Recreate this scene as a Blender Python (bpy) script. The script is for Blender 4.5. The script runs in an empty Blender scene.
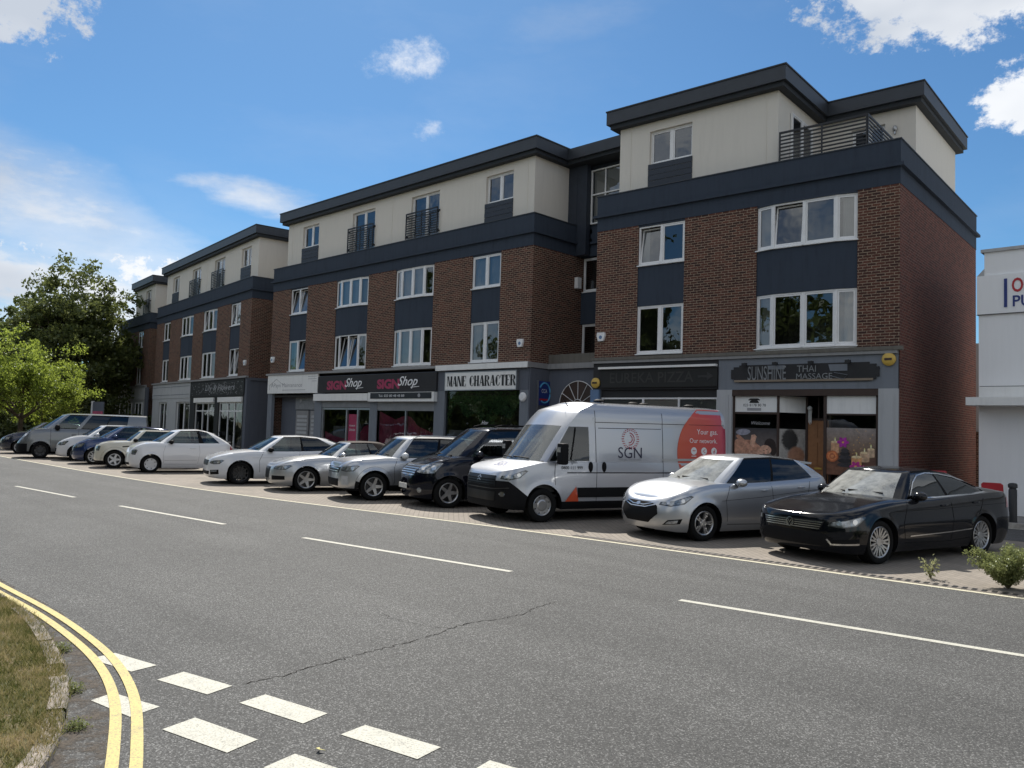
import bpy, bmesh, math, random
import numpy as np
from mathutils import Vector, Matrix
from mathutils.bvhtree import BVHTree
random.seed(7); rng = np.random.default_rng(7)
PI = math.pi; rad = math.radians
scene = bpy.context.scene
COL = scene.collection

# ------------------------------------------------------------------ tagging
def tag(o, label=None, cat=None, group=None, kind=None):
    if label: o['label'] = label
    if cat: o['category'] = cat
    if group: o['group'] = group
    if kind: o['kind'] = kind
    return o

def empty(name, M=None, label=None, cat=None, group=None):
    o = bpy.data.objects.new(name, None); COL.objects.link(o)
    o.empty_display_size = .3
    if M is not None: o.matrix_world = M
    return tag(o, label, cat, group)

def copy_tree(o, parent=None):
    c = o.copy(); COL.objects.link(c)
    if parent: c.parent = parent; c.matrix_parent_inverse = Matrix.Identity(4)
    for ch in list(o.children): copy_tree(ch, c)
    return c

# ------------------------------------------------------------------ materials
class N:
    def __init__(s, name, world=None):
        if world: s.m = world; world.use_nodes = True; s.t = world.node_tree
        else:
            s.m = bpy.data.materials.new(name); s.m.use_nodes = True; s.t = s.m.node_tree
        s.t.nodes.clear()
    def n(s, typ, ins=None, **kw):
        nd = s.t.nodes.new(typ)
        for k, v in kw.items(): setattr(nd, k, v)
        if ins:
            for k, v in ins.items():
                if isinstance(v, bpy.types.NodeSocket): s.t.links.new(v, nd.inputs[k])
                else: nd.inputs[k].default_value = v
        return nd
    def math(s, op, a, b=0.0, c=None, clamp=False):
        d = {0: a, 1: b}
        if c is not None: d[2] = c
        return s.n('ShaderNodeMath', d, operation=op, use_clamp=clamp).outputs[0]
    def vmath(s, op, a, b=(0, 0, 0)):
        nd = s.n('ShaderNodeVectorMath', {0: a, 1: b}, operation=op)
        return nd.outputs['Value'] if op in ('DOT_PRODUCT', 'LENGTH') else nd.outputs[0]
    def mix(s, f, a, b):
        nd = s.n('ShaderNodeMix', data_type='RGBA')
        for i, v in ((0, f), (6, a), (7, b)):
            if isinstance(v, bpy.types.NodeSocket): s.t.links.new(v, nd.inputs[i])
            else: nd.inputs[i].default_value = (tuple(v) + (1,))[:4] if i else v
        return nd.outputs[2]
    def ramp(s, f, stops):
        nd = s.n('ShaderNodeValToRGB', {0: f}); r = nd.color_ramp
        while len(r.elements) < len(stops): r.elements.new(.5)
        for e, (p, c) in zip(r.elements, stops):
            e.position = p; e.color = (tuple(c) + (1,))[:4] if hasattr(c, '__len__') else (c, c, c, 1)
        return nd.outputs[0]
    def noise(s, vec, scale, detail=4, rough=.55):
        return s.n('ShaderNodeTexNoise', {'Vector': vec, 'Scale': scale, 'Detail': detail, 'Roughness': rough})
    def out(s, sh):
        s.t.links.new(sh, s.n('ShaderNodeOutputMaterial').inputs[0]); return s.m
    def obj(s): return s.n('ShaderNodeTexCoord').outputs['Object']
    def bump(s, h, strength=.3, dist=.01):
        return s.n('ShaderNodeBump', {'Height': h, 'Strength': strength, 'Distance': dist}).outputs[0]

def c3(c): return (tuple(c) + (1,))[:4]
def plain(name, col, rough=.6, metal=0., var=.12, scale=3., bump=0., coat=0., spec=.5, fine=0.):
    g = N(name); v = g.obj()
    n1 = g.noise(v, scale, 5).outputs[0]
    lo = [x * (1 - var) for x in col]; hi = [min(1, x * (1 + var)) for x in col]
    c = g.ramp(n1, [(.3, lo), (.7, hi)])
    ins = {'Base Color': c, 'Roughness': rough, 'Metallic': metal, 'Coat Weight': coat, 'Coat Roughness': .04, 'Specular IOR Level': spec}
    if bump:
        n2 = g.noise(v, 60, 4).outputs[0]; ins['Normal'] = g.bump(n2, bump, .004)
    return g.out(g.n('ShaderNodeBsdfPrincipled', ins).outputs[0])

def streaky(name, col, dark=.6, rough=.85, sc=2.0):
    """painted render with rain streaks and grime"""
    g = N(name); v = g.obj()
    mp = g.n('ShaderNodeMapping', {'Vector': v, 'Scale': (7, 7, .7)}).outputs[0]
    st = g.noise(mp, 1.0, 5, .65).outputs[0]
    bl = g.noise(v, sc, 5, .6).outputs[0]
    f = g.math('MULTIPLY', g.ramp(st, [(.45, 0.), (.75, 1.)]), g.ramp(bl, [(.35, .1), (.7, .8)]))
    c = g.mix(f, col, [x * dark for x in col])
    n2 = g.noise(v, 90, 3).outputs[0]
    return g.out(g.n('ShaderNodeBsdfPrincipled', {'Base Color': c, 'Roughness': rough, 'Normal': g.bump(n2, .35, .004), 'Specular IOR Level': .3}).outputs[0])

def brick_mat(name, c1, c2, mortar, dirt=.35):
    g = N(name); tc = g.n('ShaderNodeTexCoord'); v = tc.outputs['Object']
    sx = g.n('ShaderNodeSeparateXYZ', {0: v}); nx = g.n('ShaderNodeSeparateXYZ', {0: tc.outputs['Normal']})
    side = g.math('GREATER_THAN', g.math('ABSOLUTE', nx.outputs[0]), .5)
    u = g.n('ShaderNodeMix', {0: side, 2: sx.outputs[0], 3: sx.outputs[1]}, data_type='FLOAT').outputs[0]
    vec = g.n('ShaderNodeCombineXYZ', {0: u, 1: sx.outputs[2], 2: 0.}).outputs[0]
    b = g.n('ShaderNodeTexBrick', {'Vector': vec, 'Scale': 1., 'Color1': c3(c1), 'Color2': c3(c2), 'Mortar': c3(mortar), 'Mortar Size': .0108,
            'Mortar Smooth': .25, 'Bias': 0., 'Brick Width': .225, 'Row Height': .075})
    n1 = g.noise(vec, 6, 6, .6).outputs[0]; n2 = g.noise(vec, .7, 4, .6).outputs[0]; n3 = g.noise(vec, 26, 2).outputs[0]
    f = g.math('MULTIPLY', g.ramp(n1, [(.35, .25), (.7, 1.)]), g.ramp(n2, [(.3, .35), (.7, 1.)]))
    c = g.mix(g.math('MULTIPLY', f, dirt), b.outputs[0], (.03, .025, .022))
    # burnt headers, brick-to-brick colour
    c = g.mix(g.ramp(n3, [(.52, 0.), (.62, .7)]), c, [x * .45 for x in c1])
    h = g.math('MULTIPLY', b.outputs['Fac'], -1.)
    return g.out(g.n('ShaderNodeBsdfPrincipled', {'Base Color': c, 'Roughness': .9, 'Normal': g.bump(h, .6, .008), 'Specular IOR Level': .2}).outputs[0])

def glass_mat(name, tint=(.5, .54, .55), refl=.10, rough=.0, dust_sheen=0.):
    g = N(name); v = g.obj()
    lw = g.n('ShaderNodeFresnel', {'IOR': 1.5}).outputs[0]
    f = g.math('ADD', g.math('MULTIPLY', lw, 1.0), refl, clamp=True)
    n1 = g.noise(v, 1.3, 2).outputs[0]
    gl = g.n('ShaderNodeBsdfGlossy', {'Color': (.9, .95, 1, 1), 'Roughness': rough, 'Normal': g.bump(n1, .12, .05)}).outputs[0]
    tr = g.n('ShaderNodeBsdfTransparent', {'Color': c3(tint)}).outputs[0]
    m = g.n('ShaderNodeMixShader', {0: f, 1: tr, 2: gl}).outputs[0]
    if dust_sheen:  # pale film: dust and bright sky reflection painted into the glass
        n2 = g.noise(v, 5, 6, .7).outputs[0]
        df = g.n('ShaderNodeBsdfDiffuse', {'Color': (.62, .63, .6, 1)}).outputs[0]
        m = g.n('ShaderNodeMixShader', {0: g.math('MULTIPLY', g.ramp(n2, [(.3, .4), (.65, 1.)]), dust_sheen), 1: m, 2: df}).outputs[0]
    return g.out(m)

def paint(name, col, metal=0., rough=.35, dirt=.12, coat=1., dustcol=(.33, .3, .26), topdust=1., lowdirt=1., spec=.5):
    g = N(name); v = g.obj()
    n1 = g.noise(v, 2.2, 6, .65).outputs[0]; n2 = g.noise(v, 900, 1).outputs[0]
    z = g.n('ShaderNodeSeparateXYZ', {0: v}).outputs[2]
    low = g.n('ShaderNodeMapRange', {0: z, 1: .65, 2: .15, 3: 0., 4: .35}, clamp=True).outputs[0]
    nz = g.n('ShaderNodeSeparateXYZ', {0: g.n('ShaderNodeNewGeometry').outputs['Normal']}).outputs[2]
    upw = g.math('ADD', .12, g.math('MULTIPLY', g.math('MAXIMUM', nz, 0.), topdust))
    f = g.math('ADD', g.math('MULTIPLY', g.math('MULTIPLY', g.ramp(n1, [(.3, .25), (.75, 1.)]), upw), dirt), g.math('MULTIPLY', g.math('MULTIPLY', low, n1), lowdirt), clamp=True)
    base = g.mix(g.math('MULTIPLY', n2, .25 if metal else 0.), col, [x * .8 for x in col])
    c = g.mix(f, base, dustcol)
    r = g.math('ADD', rough, g.math('MULTIPLY', f, .5))
    return g.out(g.n('ShaderNodeBsdfPrincipled', {'Base Color': c, 'Metallic': metal, 'Roughness': r, 'Specular IOR Level': spec, 'Coat Weight': coat, 'Coat Roughness': g.math('ADD', .03, g.math('MULTIPLY', f, .5))}).outputs[0])

M = {}
M['brick'] = brick_mat('brick_brown', (.168, .069, .05), (.048, .028, .026), (.37, .28, .205), .4)
M['brick_red'] = brick_mat('brick_red', (.20, .065, .047), (.10, .038, .032), (.24, .165, .13), .45)
M['navy'] = streaky('navy_render', (.040, .053, .076), .55)
M['navy_clad'] = plain('navy_cladding', (.026, .034, .05), .6, bump=.1)
M['fascia'] = plain('roof_fascia', (.032, .038, .048), .5)
M['soffit'] = plain('soffit', (.02, .024, .03), .7)
M['cream'] = streaky('cream_render', (.69, .65, .585), .9, sc=.8)
M['upvc'] = plain('white_upvc', (.8, .8, .8), .35, var=.05)
M['pane'] = glass_mat('window_glass', (.6, .62, .63), .10)
M['shopglass'] = glass_mat('shop_glass', (.7, .72, .72), .02)
M['room'] = plain('room_plaster', (.28, .26, .23), .9)
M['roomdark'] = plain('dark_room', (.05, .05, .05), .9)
M['curtain'] = plain('curtain_cloth', (.6, .6, .58), .9, scale=1.5)
M['gravel'] = plain('roof_felt', (.12, .12, .12), .95)
M['black'] = plain('black_metal', (.012, .012, .014), .45)
M['ledge'] = streaky('stained_ledge', (.16, .15, .13), .35)
M['greyledge'] = streaky('grey_ledge', (.3, .3, .3), .6)
M['white'] = streaky('white_board', (.82, .82, .80), .76)
M['grey'] = streaky('grey_shopfront', (.2, .22, .25), .7)
M['greyblue'] = streaky('grey_blue_render', (.12, .132, .16), .72)
M['pilaster'] = streaky('pale_pilaster', (.46, .47, .48), .7)
M['midgrey'] = plain('mid_grey', (.23, .24, .25), .6)
M['charcoal'] = plain('charcoal_board', (.022, .022, .024), .75)
M['blackshop'] = plain('black_shopfront', (.014, .015, .014), .7)
M['brown'] = plain('brown_timber', (.045, .025, .018), .5)
M['door'] = plain('oak_door', (.33, .15, .06), .45, scale=9)
M['pink'] = plain('pink_vinyl', (.36, .025, .085), .5)
M['pinkdim'] = plain('pink_drape', (.42, .07, .14), .8, var=.3)
M['red'] = plain('red_panel', (.45, .02, .03), .5)
M['hedge'] = plain('leaf_garland', (.07, .17, .06), .7, var=.6, scale=25)
M['gold'] = plain('yellow_disc', (.6, .4, .08), .5)
M['blue'] = plain('blue_panel', (.12, .2, .34), .5)
M['bluelet'] = plain('navy_lettering', (.02, .04, .2), .5)
M['sky_blue'] = plain('light_blue', (.1, .4, .65), .5)
M['wood'] = plain('driftwood', (.25, .2, .15), .8)
M['chrome'] = plain('chrome', (.6, .6, .6), .22, 1., var=.02)
M['steel'] = plain('steel', (.42, .43, .44), .35, .8)
M['rubber'] = plain('tyre_rubber', (.009, .009, .009), .85, bump=.1, spec=.2)
M['trim'] = plain('black_trim', (.008, .008, .009), .7, spec=.15)
M['trimgloss'] = plain('satin_black', (.006, .006, .007), .45, spec=.3)
M['rim'] = plain('alloy_rim', (.5, .5, .5), .3, .8)
M['rimdark'] = plain('dark_rim', (.05, .05, .052), .35, .6)
M['rimwhite'] = plain('pale_rim', (.62, .62, .62), .4)
M['lamp'] = plain('lamp_lens', (.26, .28, .30), .12, .4, var=.6, scale=18, coat=1.)
M['lampdark'] = plain('lamp_dark', (.07, .075, .08), .08, .3, var=.4, scale=20, coat=1.)
M['redlamp'] = plain('red_lamp', (.35, .02, .02), .1, coat=1.)
M['cabin'] = plain('cabin_plastic', (.035, .035, .037), .7)
M['dash'] = plain('dashboard_top', (.10, .10, .10), .7)
M['paper'] = plain('paper', (.7, .7, .68), .8)
M['carglass'] = glass_mat('car_glass', (.34, .41, .39), .04)
M['carglass_dark'] = glass_mat('privacy_glass', (.05, .06, .07), .02)
M['carglass_dust_sheen'] = glass_mat('dust_sheen_glass', (.6, .66, .64), .08, .02, .5)
M['carglass_dust_sheen2'] = glass_mat('dust_sheen_glass_light', (.5, .56, .54), .05, .02, .2)
M['carglass_light'] = glass_mat('windscreen_glass', (.62, .7, .68), .10, .02, .12)
M['text_white'] = plain('white_lettering', (.8, .8, .8), .5, var=.03)
M['text_black'] = plain('black_lettering', (.012, .012, .012), .5)
M['text_grey'] = plain('grey_lettering', (.35, .35, .36), .5)
M['plate'] = plain('number_plate', (.75, .75, .72), .4)
M['skin_tone'] = plain('poster_skin', (.5, .27, .18), .7, var=.2)
M['bark'] = plain('bark', (.09, .07, .05), .95, var=.35, scale=6, bump=.5)
M['concrete'] = plain('concrete_kerb', (.33, .31, .28), .9, var=.3, scale=9, bump=.4)
M['crack'] = plain('open_crack', (.03, .028, .026), 1., spec=0.)
M['drain'] = plain('drain_iron', (.07, .06, .055), .8, var=.4, scale=20)

# ------------------------------------------------------------------ mesh builder
def rotz(a): return Matrix.Rotation(a, 4, 'Z')
def frame(x, y, a, z=0): return Matrix.Translation((x, y, z)) @ rotz(a)

class MB:
    def __init__(s): s.v = []; s.f = []; s.mi = []; s.cur = 0
    def face(s, pts):
        i = len(s.v); s.v += [tuple(p) for p in pts]; s.f.append(list(range(i, i + len(pts)))); s.mi.append(s.cur)
    def box(s, x0, x1, y0, y1, z0, z1):
        i = len(s.v)
        s.v += [(x0, y0, z0), (x1, y0, z0), (x1, y1, z0), (x0, y1, z0), (x0, y0, z1), (x1, y0, z1), (x1, y1, z1), (x0, y1, z1)]
        for q in ((0, 3, 2, 1), (4, 5, 6, 7), (0, 1, 5, 4), (1, 2, 6, 5), (2, 3, 7, 6), (3, 0, 4, 7)):
            s.f.append([i + k for k in q]); s.mi.append(s.cur)
        return s
    def prism(s, poly, z0, z1):
        """vertical prism on plan polygon (ccw)"""
        n = len(poly)
        s.face([(p[0], p[1], z1) for p in poly]); s.face([(p[0], p[1], z0) for p in reversed(poly)])
        for k in range(n):
            a, b = poly[k], poly[(k + 1) % n]
            s.face([(a[0], a[1], z0), (b[0], b[1], z0), (b[0], b[1], z1), (a[0], a[1], z1)])
        return s
    def slab(s, poly, y0, y1):
        """extrude an XZ polygon along y"""
        n = len(poly)
        s.face([(p[0], y0, p[1]) for p in poly]); s.face([(p[0], y1, p[1]) for p in reversed(poly)])
        for k in range(n):
            a, b = poly[k], poly[(k + 1) % n]
            s.face([(b[0], y0, b[1]), (a[0], y0, a[1]), (a[0], y1, a[1]), (b[0], y1, b[1])])
        return s
    def tube(s, pts, rs, n=8, cap=True):
        pts = [Vector(p) for p in pts]
        if not hasattr(rs, '__len__'): rs = [rs] * len(pts)
        rings = []
        up = Vector((0, 0, 1))
        for k, p in enumerate(pts):
            d = (pts[min(k + 1, len(pts) - 1)] - pts[max(k - 1, 0)]).normalized()
            a = d.cross(up)
            if a.length < .05: a = d.cross(Vector((1, 0, 0)))
            a.normalize(); b = d.cross(a)
            i = len(s.v); rings.append(i)
            for q in range(n):
                t = 2 * PI * q / n
                s.v.append(tuple(p + (a * math.cos(t) + b * math.sin(t)) * rs[k]))
        for k in range(len(pts) - 1):
            for q in range(n):
                q2 = (q + 1) % n
                s.f.append([rings[k] + q, rings[k] + q2, rings[k + 1] + q2, rings[k + 1] + q]); s.mi.append(s.cur)
        if cap:
            s.f.append([rings[0] + q for q in range(n)]); s.mi.append(s.cur)
            s.f.append([rings[-1] + q for q in reversed(range(n))]); s.mi.append(s.cur)
        return s
    def lathe(s, prof, axis='y', n=32, c=(0, 0, 0)):
        """prof: list of (r, h)"""
        i = len(s.v)
        for r, h in prof:
            for q in range(n):
                t = 2 * PI * q / n; a, b = r * math.cos(t), r * math.sin(t)
                p = {'y': (a, h, b), 'z': (a, b, h), 'x': (h, a, b)}[axis]
                s.v.append((p[0] + c[0], p[1] + c[1], p[2] + c[2]))
        for k in range(len(prof) - 1):
            for q in range(n):
                q2 = (q + 1) % n
                s.f.append([i + k * n + q, i + k * n + q2, i + (k + 1) * n + q2, i + (k + 1) * n + q]); s.mi.append(s.cur)
        return s
    def sphere(s, c, r, n=12, m=8):
        rx, ry, rz = r if hasattr(r, '__len__') else (r, r, r)
        i = len(s.v)
        for k in range(m + 1):
            ph = PI * k / m - PI / 2
            for q in range(n):
                t = 2 * PI * q / n
                s.v.append((c[0] + rx * math.cos(ph) * math.cos(t), c[1] + ry * math.cos(ph) * math.sin(t), c[2] + rz * math.sin(ph)))
        for k in range(m):
            for q in range(n):
                q2 = (q + 1) % n
                s.f.append([i + k * n + q, i + k * n + q2, i + (k + 1) * n + q2, i + (k + 1) * n + q]); s.mi.append(s.cur)
        return s
    def build(s, name, mats, parent=None, T=None, smooth=False, bevel=0, label=None, cat=None, group=None, kind=None, angle=40, recalc=False):
        me = bpy.data.meshes.new(name); me.from_pydata(s.v, [], s.f)
        if not isinstance(mats, (list, tuple)): mats = [mats]
        for m in mats: me.materials.append(m)
        if len(mats) > 1: me.polygons.foreach_set('material_index', s.mi)
        me.validate()
        if smooth or bevel or recalc:
            bm = bmesh.new(); bm.from_mesh(me); bmesh.ops.remove_doubles(bm, verts=bm.verts, dist=1e-5)
            bmesh.ops.recalc_face_normals(bm, faces=bm.faces)
            if bevel: bmesh.ops.bevel(bm, geom=[e for e in bm.edges if e.is_manifold and e.calc_face_angle(0) > .6], offset=bevel, segments=2, affect='EDGES', profile=.6)
            if smooth:
                for f in bm.faces: f.smooth = True
                for e in bm.edges:
                    if len(e.link_faces) == 2 and e.calc_face_angle(0) > rad(angle): e.smooth = False
            bm.to_mesh(me); bm.free()
        o = bpy.data.objects.new(name, me); COL.objects.link(o)
        if parent is not None: o.parent = parent
        if T is not None: o.matrix_basis = T
        return tag(o, label, cat, group, kind)

def bx(name, mat, parent, *b, T=None, **kw):
    m = MB(); m.box(*b); return m.build(name, mat, parent, T, **kw)

def text_mesh(s, size=1., shear=0., offset=0., extrude=0., width=None, height=None, spacing=1., align='LEFT'):
    cu = bpy.data.curves.new('lettering', 'FONT'); cu.body = s; cu.size = size; cu.shear = shear; cu.offset = offset; cu.extrude = extrude
    cu.space_character = spacing; cu.align_x = 'LEFT'; cu.resolution_u = 3
    o = bpy.data.objects.new('lettering', cu); COL.objects.link(o)
    dg = bpy.context.evaluated_depsgraph_get(); dg.update()
    me = bpy.data.meshes.new_from_object(o.evaluated_get(dg)); bpy.data.objects.remove(o); bpy.data.curves.remove(cu)
    co = np.array([v.co[:] for v in me.vertices]); mn, mx = co.min(0), co.max(0)
    sx = width / (mx[0] - mn[0]) if width else 1; sy = height / (mx[1] - mn[1]) if height else (sx if width else 1)
    if height and not width: sx = sy
    for v in me.vertices: v.co = ((v.co.x - mn[0]) * sx, (v.co.y - mn[1]) * sy, v.co.z)
    return me

def text_on(s, mat, parent, x, z, y, width=None, height=None, name='lettering', **kw):
    """upright lettering facing -y in the parent's frame; (x,z) lower left"""
    me = text_mesh(s, width=width, height=height, **kw); me.materials.append(mat)
    for v in me.vertices: v.co = (v.co.x + x, y - v.co.z, v.co.y + z)
    o = bpy.data.objects.new(name, me); COL.objects.link(o)
    if parent is not None: o.parent = parent
    return o
# ------------------------------------------------------------------ building kit
def sheet(mb, u0, u1, z0, z1, fn, ops=(), rev=.2):
    us = sorted({u0, u1} | {o[0] for o in ops} | {o[1] for o in ops}); zs = sorted({z0, z1} | {o[2] for o in ops} | {o[3] for o in ops})
    for a, b in zip(us, us[1:]):
        for c, d in zip(zs, zs[1:]):
            um, zm = (a + b) / 2, (c + d) / 2
            if any(o[0] < um < o[1] and o[2] < zm < o[3] for o in ops): continue
            mb.face([fn(a, c, 0), fn(b, c, 0), fn(b, d, 0), fn(a, d, 0)])
    for a, b, c, d in ops:
        q = [(a, c), (b, c), (b, d), (a, d)]
        for k in range(4):
            p, r = q[k], q[(k + 1) % 4]
            mb.face([fn(*p, 0), fn(*p, rev), fn(*r, rev), fn(*r, 0)])

def front(y): return lambda u, z, d: (u, y + d, z)
def sideR(x): return lambda u, z, d: (x - d, u, z)      # faces +x
def sideL(x): return lambda u, z, d: (x + d, u, z)

def frame_bar(mb, P, Q, s0, s1, z0, z1, t0, t1):
    """box along plan segment P->Q between distances s0,s1; depth t0..t1 (inward)"""
    P, Q = Vector(P), Vector(Q); d = (Q - P).normalized(); n = Vector((-d.y, d.x))
    a = P + d * s0; b = P + d * s1
    mb.prism([tuple(a + n * t0), tuple(b + n * t0), tuple(b + n * t1), tuple(a + n * t1)], z0, z1)

def win(parent, plan, z0, z1, opens=(), curtains=(), sill=True, inset=.05, name='window', transom=None, blind=None):
    fr = MB(); gl = MB(); cu = MB(); w = .045
    for k, (P, Q) in enumerate(zip(plan, plan[1:])):
        L = (Vector(Q) - Vector(P)).length
        t0, t1 = inset, inset + .07
        frame_bar(fr, P, Q, 0, w, z0, z1, t0, t1); frame_bar(fr, P, Q, L - w, L, z0, z1, t0, t1)
        frame_bar(fr, P, Q, w, L - w, z0, z0 + w + .01, t0, t1); frame_bar(fr, P, Q, w, L - w, z1 - w, z1, t0, t1)
        # sash
        s = .04; a, b, c, d = w + .004, L - w - .004, z0 + w + .014, z1 - w - .004
        ms, mg = MB(), MB()
        frame_bar(ms, P, Q, a, a + s, c, d, t0 + .012, t1 - .012); frame_bar(ms, P, Q, b - s, b, c, d, t0 + .012, t1 - .012)
        frame_bar(ms, P, Q, a + s, b - s, c, c + s, t0 + .012, t1 - .012); frame_bar(ms, P, Q, a + s, b - s, d - s, d, t0 + .012, t1 - .012)
        if transom: frame_bar(ms, P, Q, a + s, b - s, transom, transom + .03, t0 + .014, t1 - .014)
        Pv, Qv = Vector(P), Vector(Q); dr = (Qv - Pv).normalized(); n = Vector((-dr.y, dr.x))
        gp = [Pv + dr * (a + s) + n * (t0 + .035), Pv + dr * (b - s) + n * (t0 + .035)]
        mg.face([(gp[0].x, gp[0].y, c + s), (gp[1].x, gp[1].y, c + s), (gp[1].x, gp[1].y, d - s), (gp[0].x, gp[0].y, d - s)])
        if k in opens:
            ang = opens[k] if isinstance(opens, dict) else 9
            piv = Vector((gp[0].x, gp[0].y, c)); R = Matrix.Translation(piv) @ Matrix.Rotation(-rad(ang), 4, Vector((dr.x, dr.y, 0))) @ Matrix.Translation(-piv)
            ms.v = [tuple(R @ Vector(p)) for p in ms.v]; mg.v = [tuple(R @ Vector(p)) for p in mg.v]
        for src, dst in ((ms, fr), (mg, gl)):
            o = len(dst.v); dst.v += src.v; dst.f += [[i + o for i in f] for f in src.f]; dst.mi += src.mi
        if k in curtains:
            m = 9; yy = n * (t1 + .12); part = curtains[k] if isinstance(curtains, dict) else (0, 1)
            for q in range(m * 2):
                u0 = L * (part[0] + (part[1] - part[0]) * q / m / 2); u1 = L * (part[0] + (part[1] - part[0]) * (q + 1) / m / 2)
                A = Pv + dr * u0 + yy + n * (.03 * (q % 2)); B = Pv + dr * u1 + yy + n * (.03 * ((q + 1) % 2))
                cu.face([(A.x, A.y, z0), (B.x, B.y, z0), (B.x, B.y, z1), (A.x, A.y, z1)])
    o = fr.build(name, M['upvc'], parent, recalc=True)
    gl.build('pane', M['pane'], o)
    if cu.f: cu.build('curtain', M['curtain'], o)
    if sill:
        sm = MB()
        for P, Q in zip(plan, plan[1:]):
            frame_bar(sm, P, Q, -.02, (Vector(Q) - Vector(P)).length + .02, z0 - .035, z0 - .002, -.04, .12)
        sm.build('sill', M['upvc'], o)
    return o

Z = dict(gb=4.29, bt=8.54, w2b=7.22, w2t=8.48, w1b=4.37, w1t=5.90, lip0=8.985, lip1=9.07, par=9.74)
BAY = .13
def bay_plan(a, b):
    c = min(.52, (b - a) * .21); m = (a + b) / 2
    return [(a, -.0), (a + c, -BAY), (m, -BAY), (b - c, -BAY), (b, 0.)]

def wing(root, x0, x1, depth, bays, opens={}, curts={}, side_red=True, mat_side=None):
    ops = [(a, b, Z['gb'], Z['bt']) for t, a, b in bays]
    f = MB(); sheet(f, x0, x1, Z['gb'] - .1, Z['bt'], front(0), ops, .15)
    f.build('brick_front', M['brick'], root)
    s = MB()
    sheet(s, 0, depth, 0, Z['bt'], sideR(x1)); sheet(s, 0, depth, 0, Z['bt'], sideL(x0))
    s.face([(x0, depth, 0), (x1, depth, 0), (x1, depth, Z['bt']), (x0, depth, Z['bt'])])
    s.build('brick_side', mat_side or M['brick'], root)
    # navy bands, drip ledge, parapet (ring walls)
    def ring(name, e, z0, z1, mat, t=.25):
        m = MB(); a, b, c, d = x0 - e, x1 + e, -e, depth + e
        m.box(a, b, c, c + t, z0, z1); m.box(a, b, d - t, d, z0, z1); m.box(a, a + t, c + t, d - t, z0, z1); m.box(b - t, b, c + t, d - t, z0, z1)
        return m.build(name, mat, root)
    ring('navy_band', .012, Z['bt'], Z['lip0'], M['navy']); ring('drip_ledge', .12, Z['lip0'], Z['lip1'], M['navy'], .35)
    ring('parapet', .018, Z['lip1'], Z['par'] - .03, M['navy']); ring('coping', .045, Z['par'] - .03, Z['par'], M['fascia'], .3)
    bx('flat_roof', M['gravel'], root, x0 + .27, x1 - .27, .27, depth - .27, 9.2, 9.3)
    r = MB(); r.box(x0 + .05, x1 - .05, 2.4, 2.5, 4.25, 9.1); r.box(x0 + .1, x1 - .1, .2, 2.4, 4.2, 4.28); r.box(x0 + .1, x1 - .1, .2, 2.4, 6.85, 7.05); r.box(x0 + .1, x1 - .1, .2, 2.4, 8.6, 8.8)
    for xx in np.arange(x0 + 1.2, x1, 4.3): r.box(xx, xx + .1, .3, 2.4, 4.28, 8.6)
    r.build('room_interior', M['room'], root)
    for t, a, b in bays:
        if t == 'small':
            plan = [(a + .01, .0), ((a + b) / 2, .0), (b - .01, .0)]
            bx('infill_panel', M['navy'], root, a, b, .03, .2, Z['w1t'] + .0, Z['w2b'] - .04)
            bx('lintel', M['navy'], root, a, b, .02, .2, Z['w2t'], Z['bt'])
        else:
            plan = bay_plan(a, b); outer = [(p[0], p[1] + .03) for p in plan]
            m = MB(); poly = outer + [(b, .22), (a, .22)]
            m.prism(poly, Z['w1t'] + .0, Z['w2b'] - .04); m.build('infill_panel', M['navy'], root)
            m = MB(); m.prism([(p[0], p[1] + .01) for p in plan] + [(b, .22), (a, .22)], Z['w2t'], Z['bt'] - .002); m.build('lintel', M['navy'], root)
            m = MB(); m.prism([(p[0], p[1] + .02) for p in plan] + [(b, .22), (a, .22)], Z['gb'] - .02, Z['w1b'] - .04); m.build('apron', M['upvc'], root)
        win(root, plan, Z['w2b'], Z['w2t'], opens.get((a, 2), ()), curts.get((a, 2), ()))
        win(root, plan, Z['w1b'], Z['w1t'], opens.get((a, 1), ()), curts.get((a, 1), ()))

def penthouse(root, x0, x1, y0, y1, wins, doors, name_pre='', strips=(), back=True, fas=(.35, .35, .35)):
    """cream storey; wins/doors = (a,b); fas = overhang front, left, right"""
    zt = 12.02; zb = 9.3
    ops = [(a, b, 10.62, 11.72) for a, b in wins] + [(a, b, 9.72, 11.72) for a, b in doors]
    m = MB(); sheet(m, x0, x1, zb, zt, front(y0), ops, .14)
    sheet(m, y0, y1, zb, zt, sideR(x1)); sheet(m, y0, y1, zb, zt, sideL(x0)); m.face([(x0, y1, zb), (x1, y1, zb), (x1, y1, zt), (x0, y1, zt)])
    m.build('cream_wall', M['cream'], root)
    bx('room_interior', M['room'], root, x0 + .1, x1 - .1, y0 + 1.8, y0 + 1.9, zb, zt)
    for a in strips: bx('render_joint', M['cream'], root, a - .012, a + .012, y0 - .012, y0 - .001, zb, zt)
    for a, b in wins:
        win(root, [(a, y0 + .06), ((a + b) / 2, y0 + .06), (b, y0 + .06)], 10.62, 11.72, sill=False)
        c = MB()
        for k in range(5): c.box(a - .03, b + .02, y0 - .03 + .006 * (k % 2), y0 - .004, 9.7 + .185 * k, 9.7 + .185 * (k + 1) - .012)
        c.build('clad_panel', M['navy_clad'], root)
    for a, b in doors:
        win(root, [(a, y0 + .06), ((a + b) / 2, y0 + .06), (b, y0 + .06)], 9.74, 11.72, sill=False, name='french_window')
        rail(root, [(a - .22, y0 - .1), (b + .02, y0 - .1)], 9.88, 10.98, ends=y0, bars=11)
    roof_edge(root, x0 - fas[1], x1 + fas[2], y0 - fas[0], y1)

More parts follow.
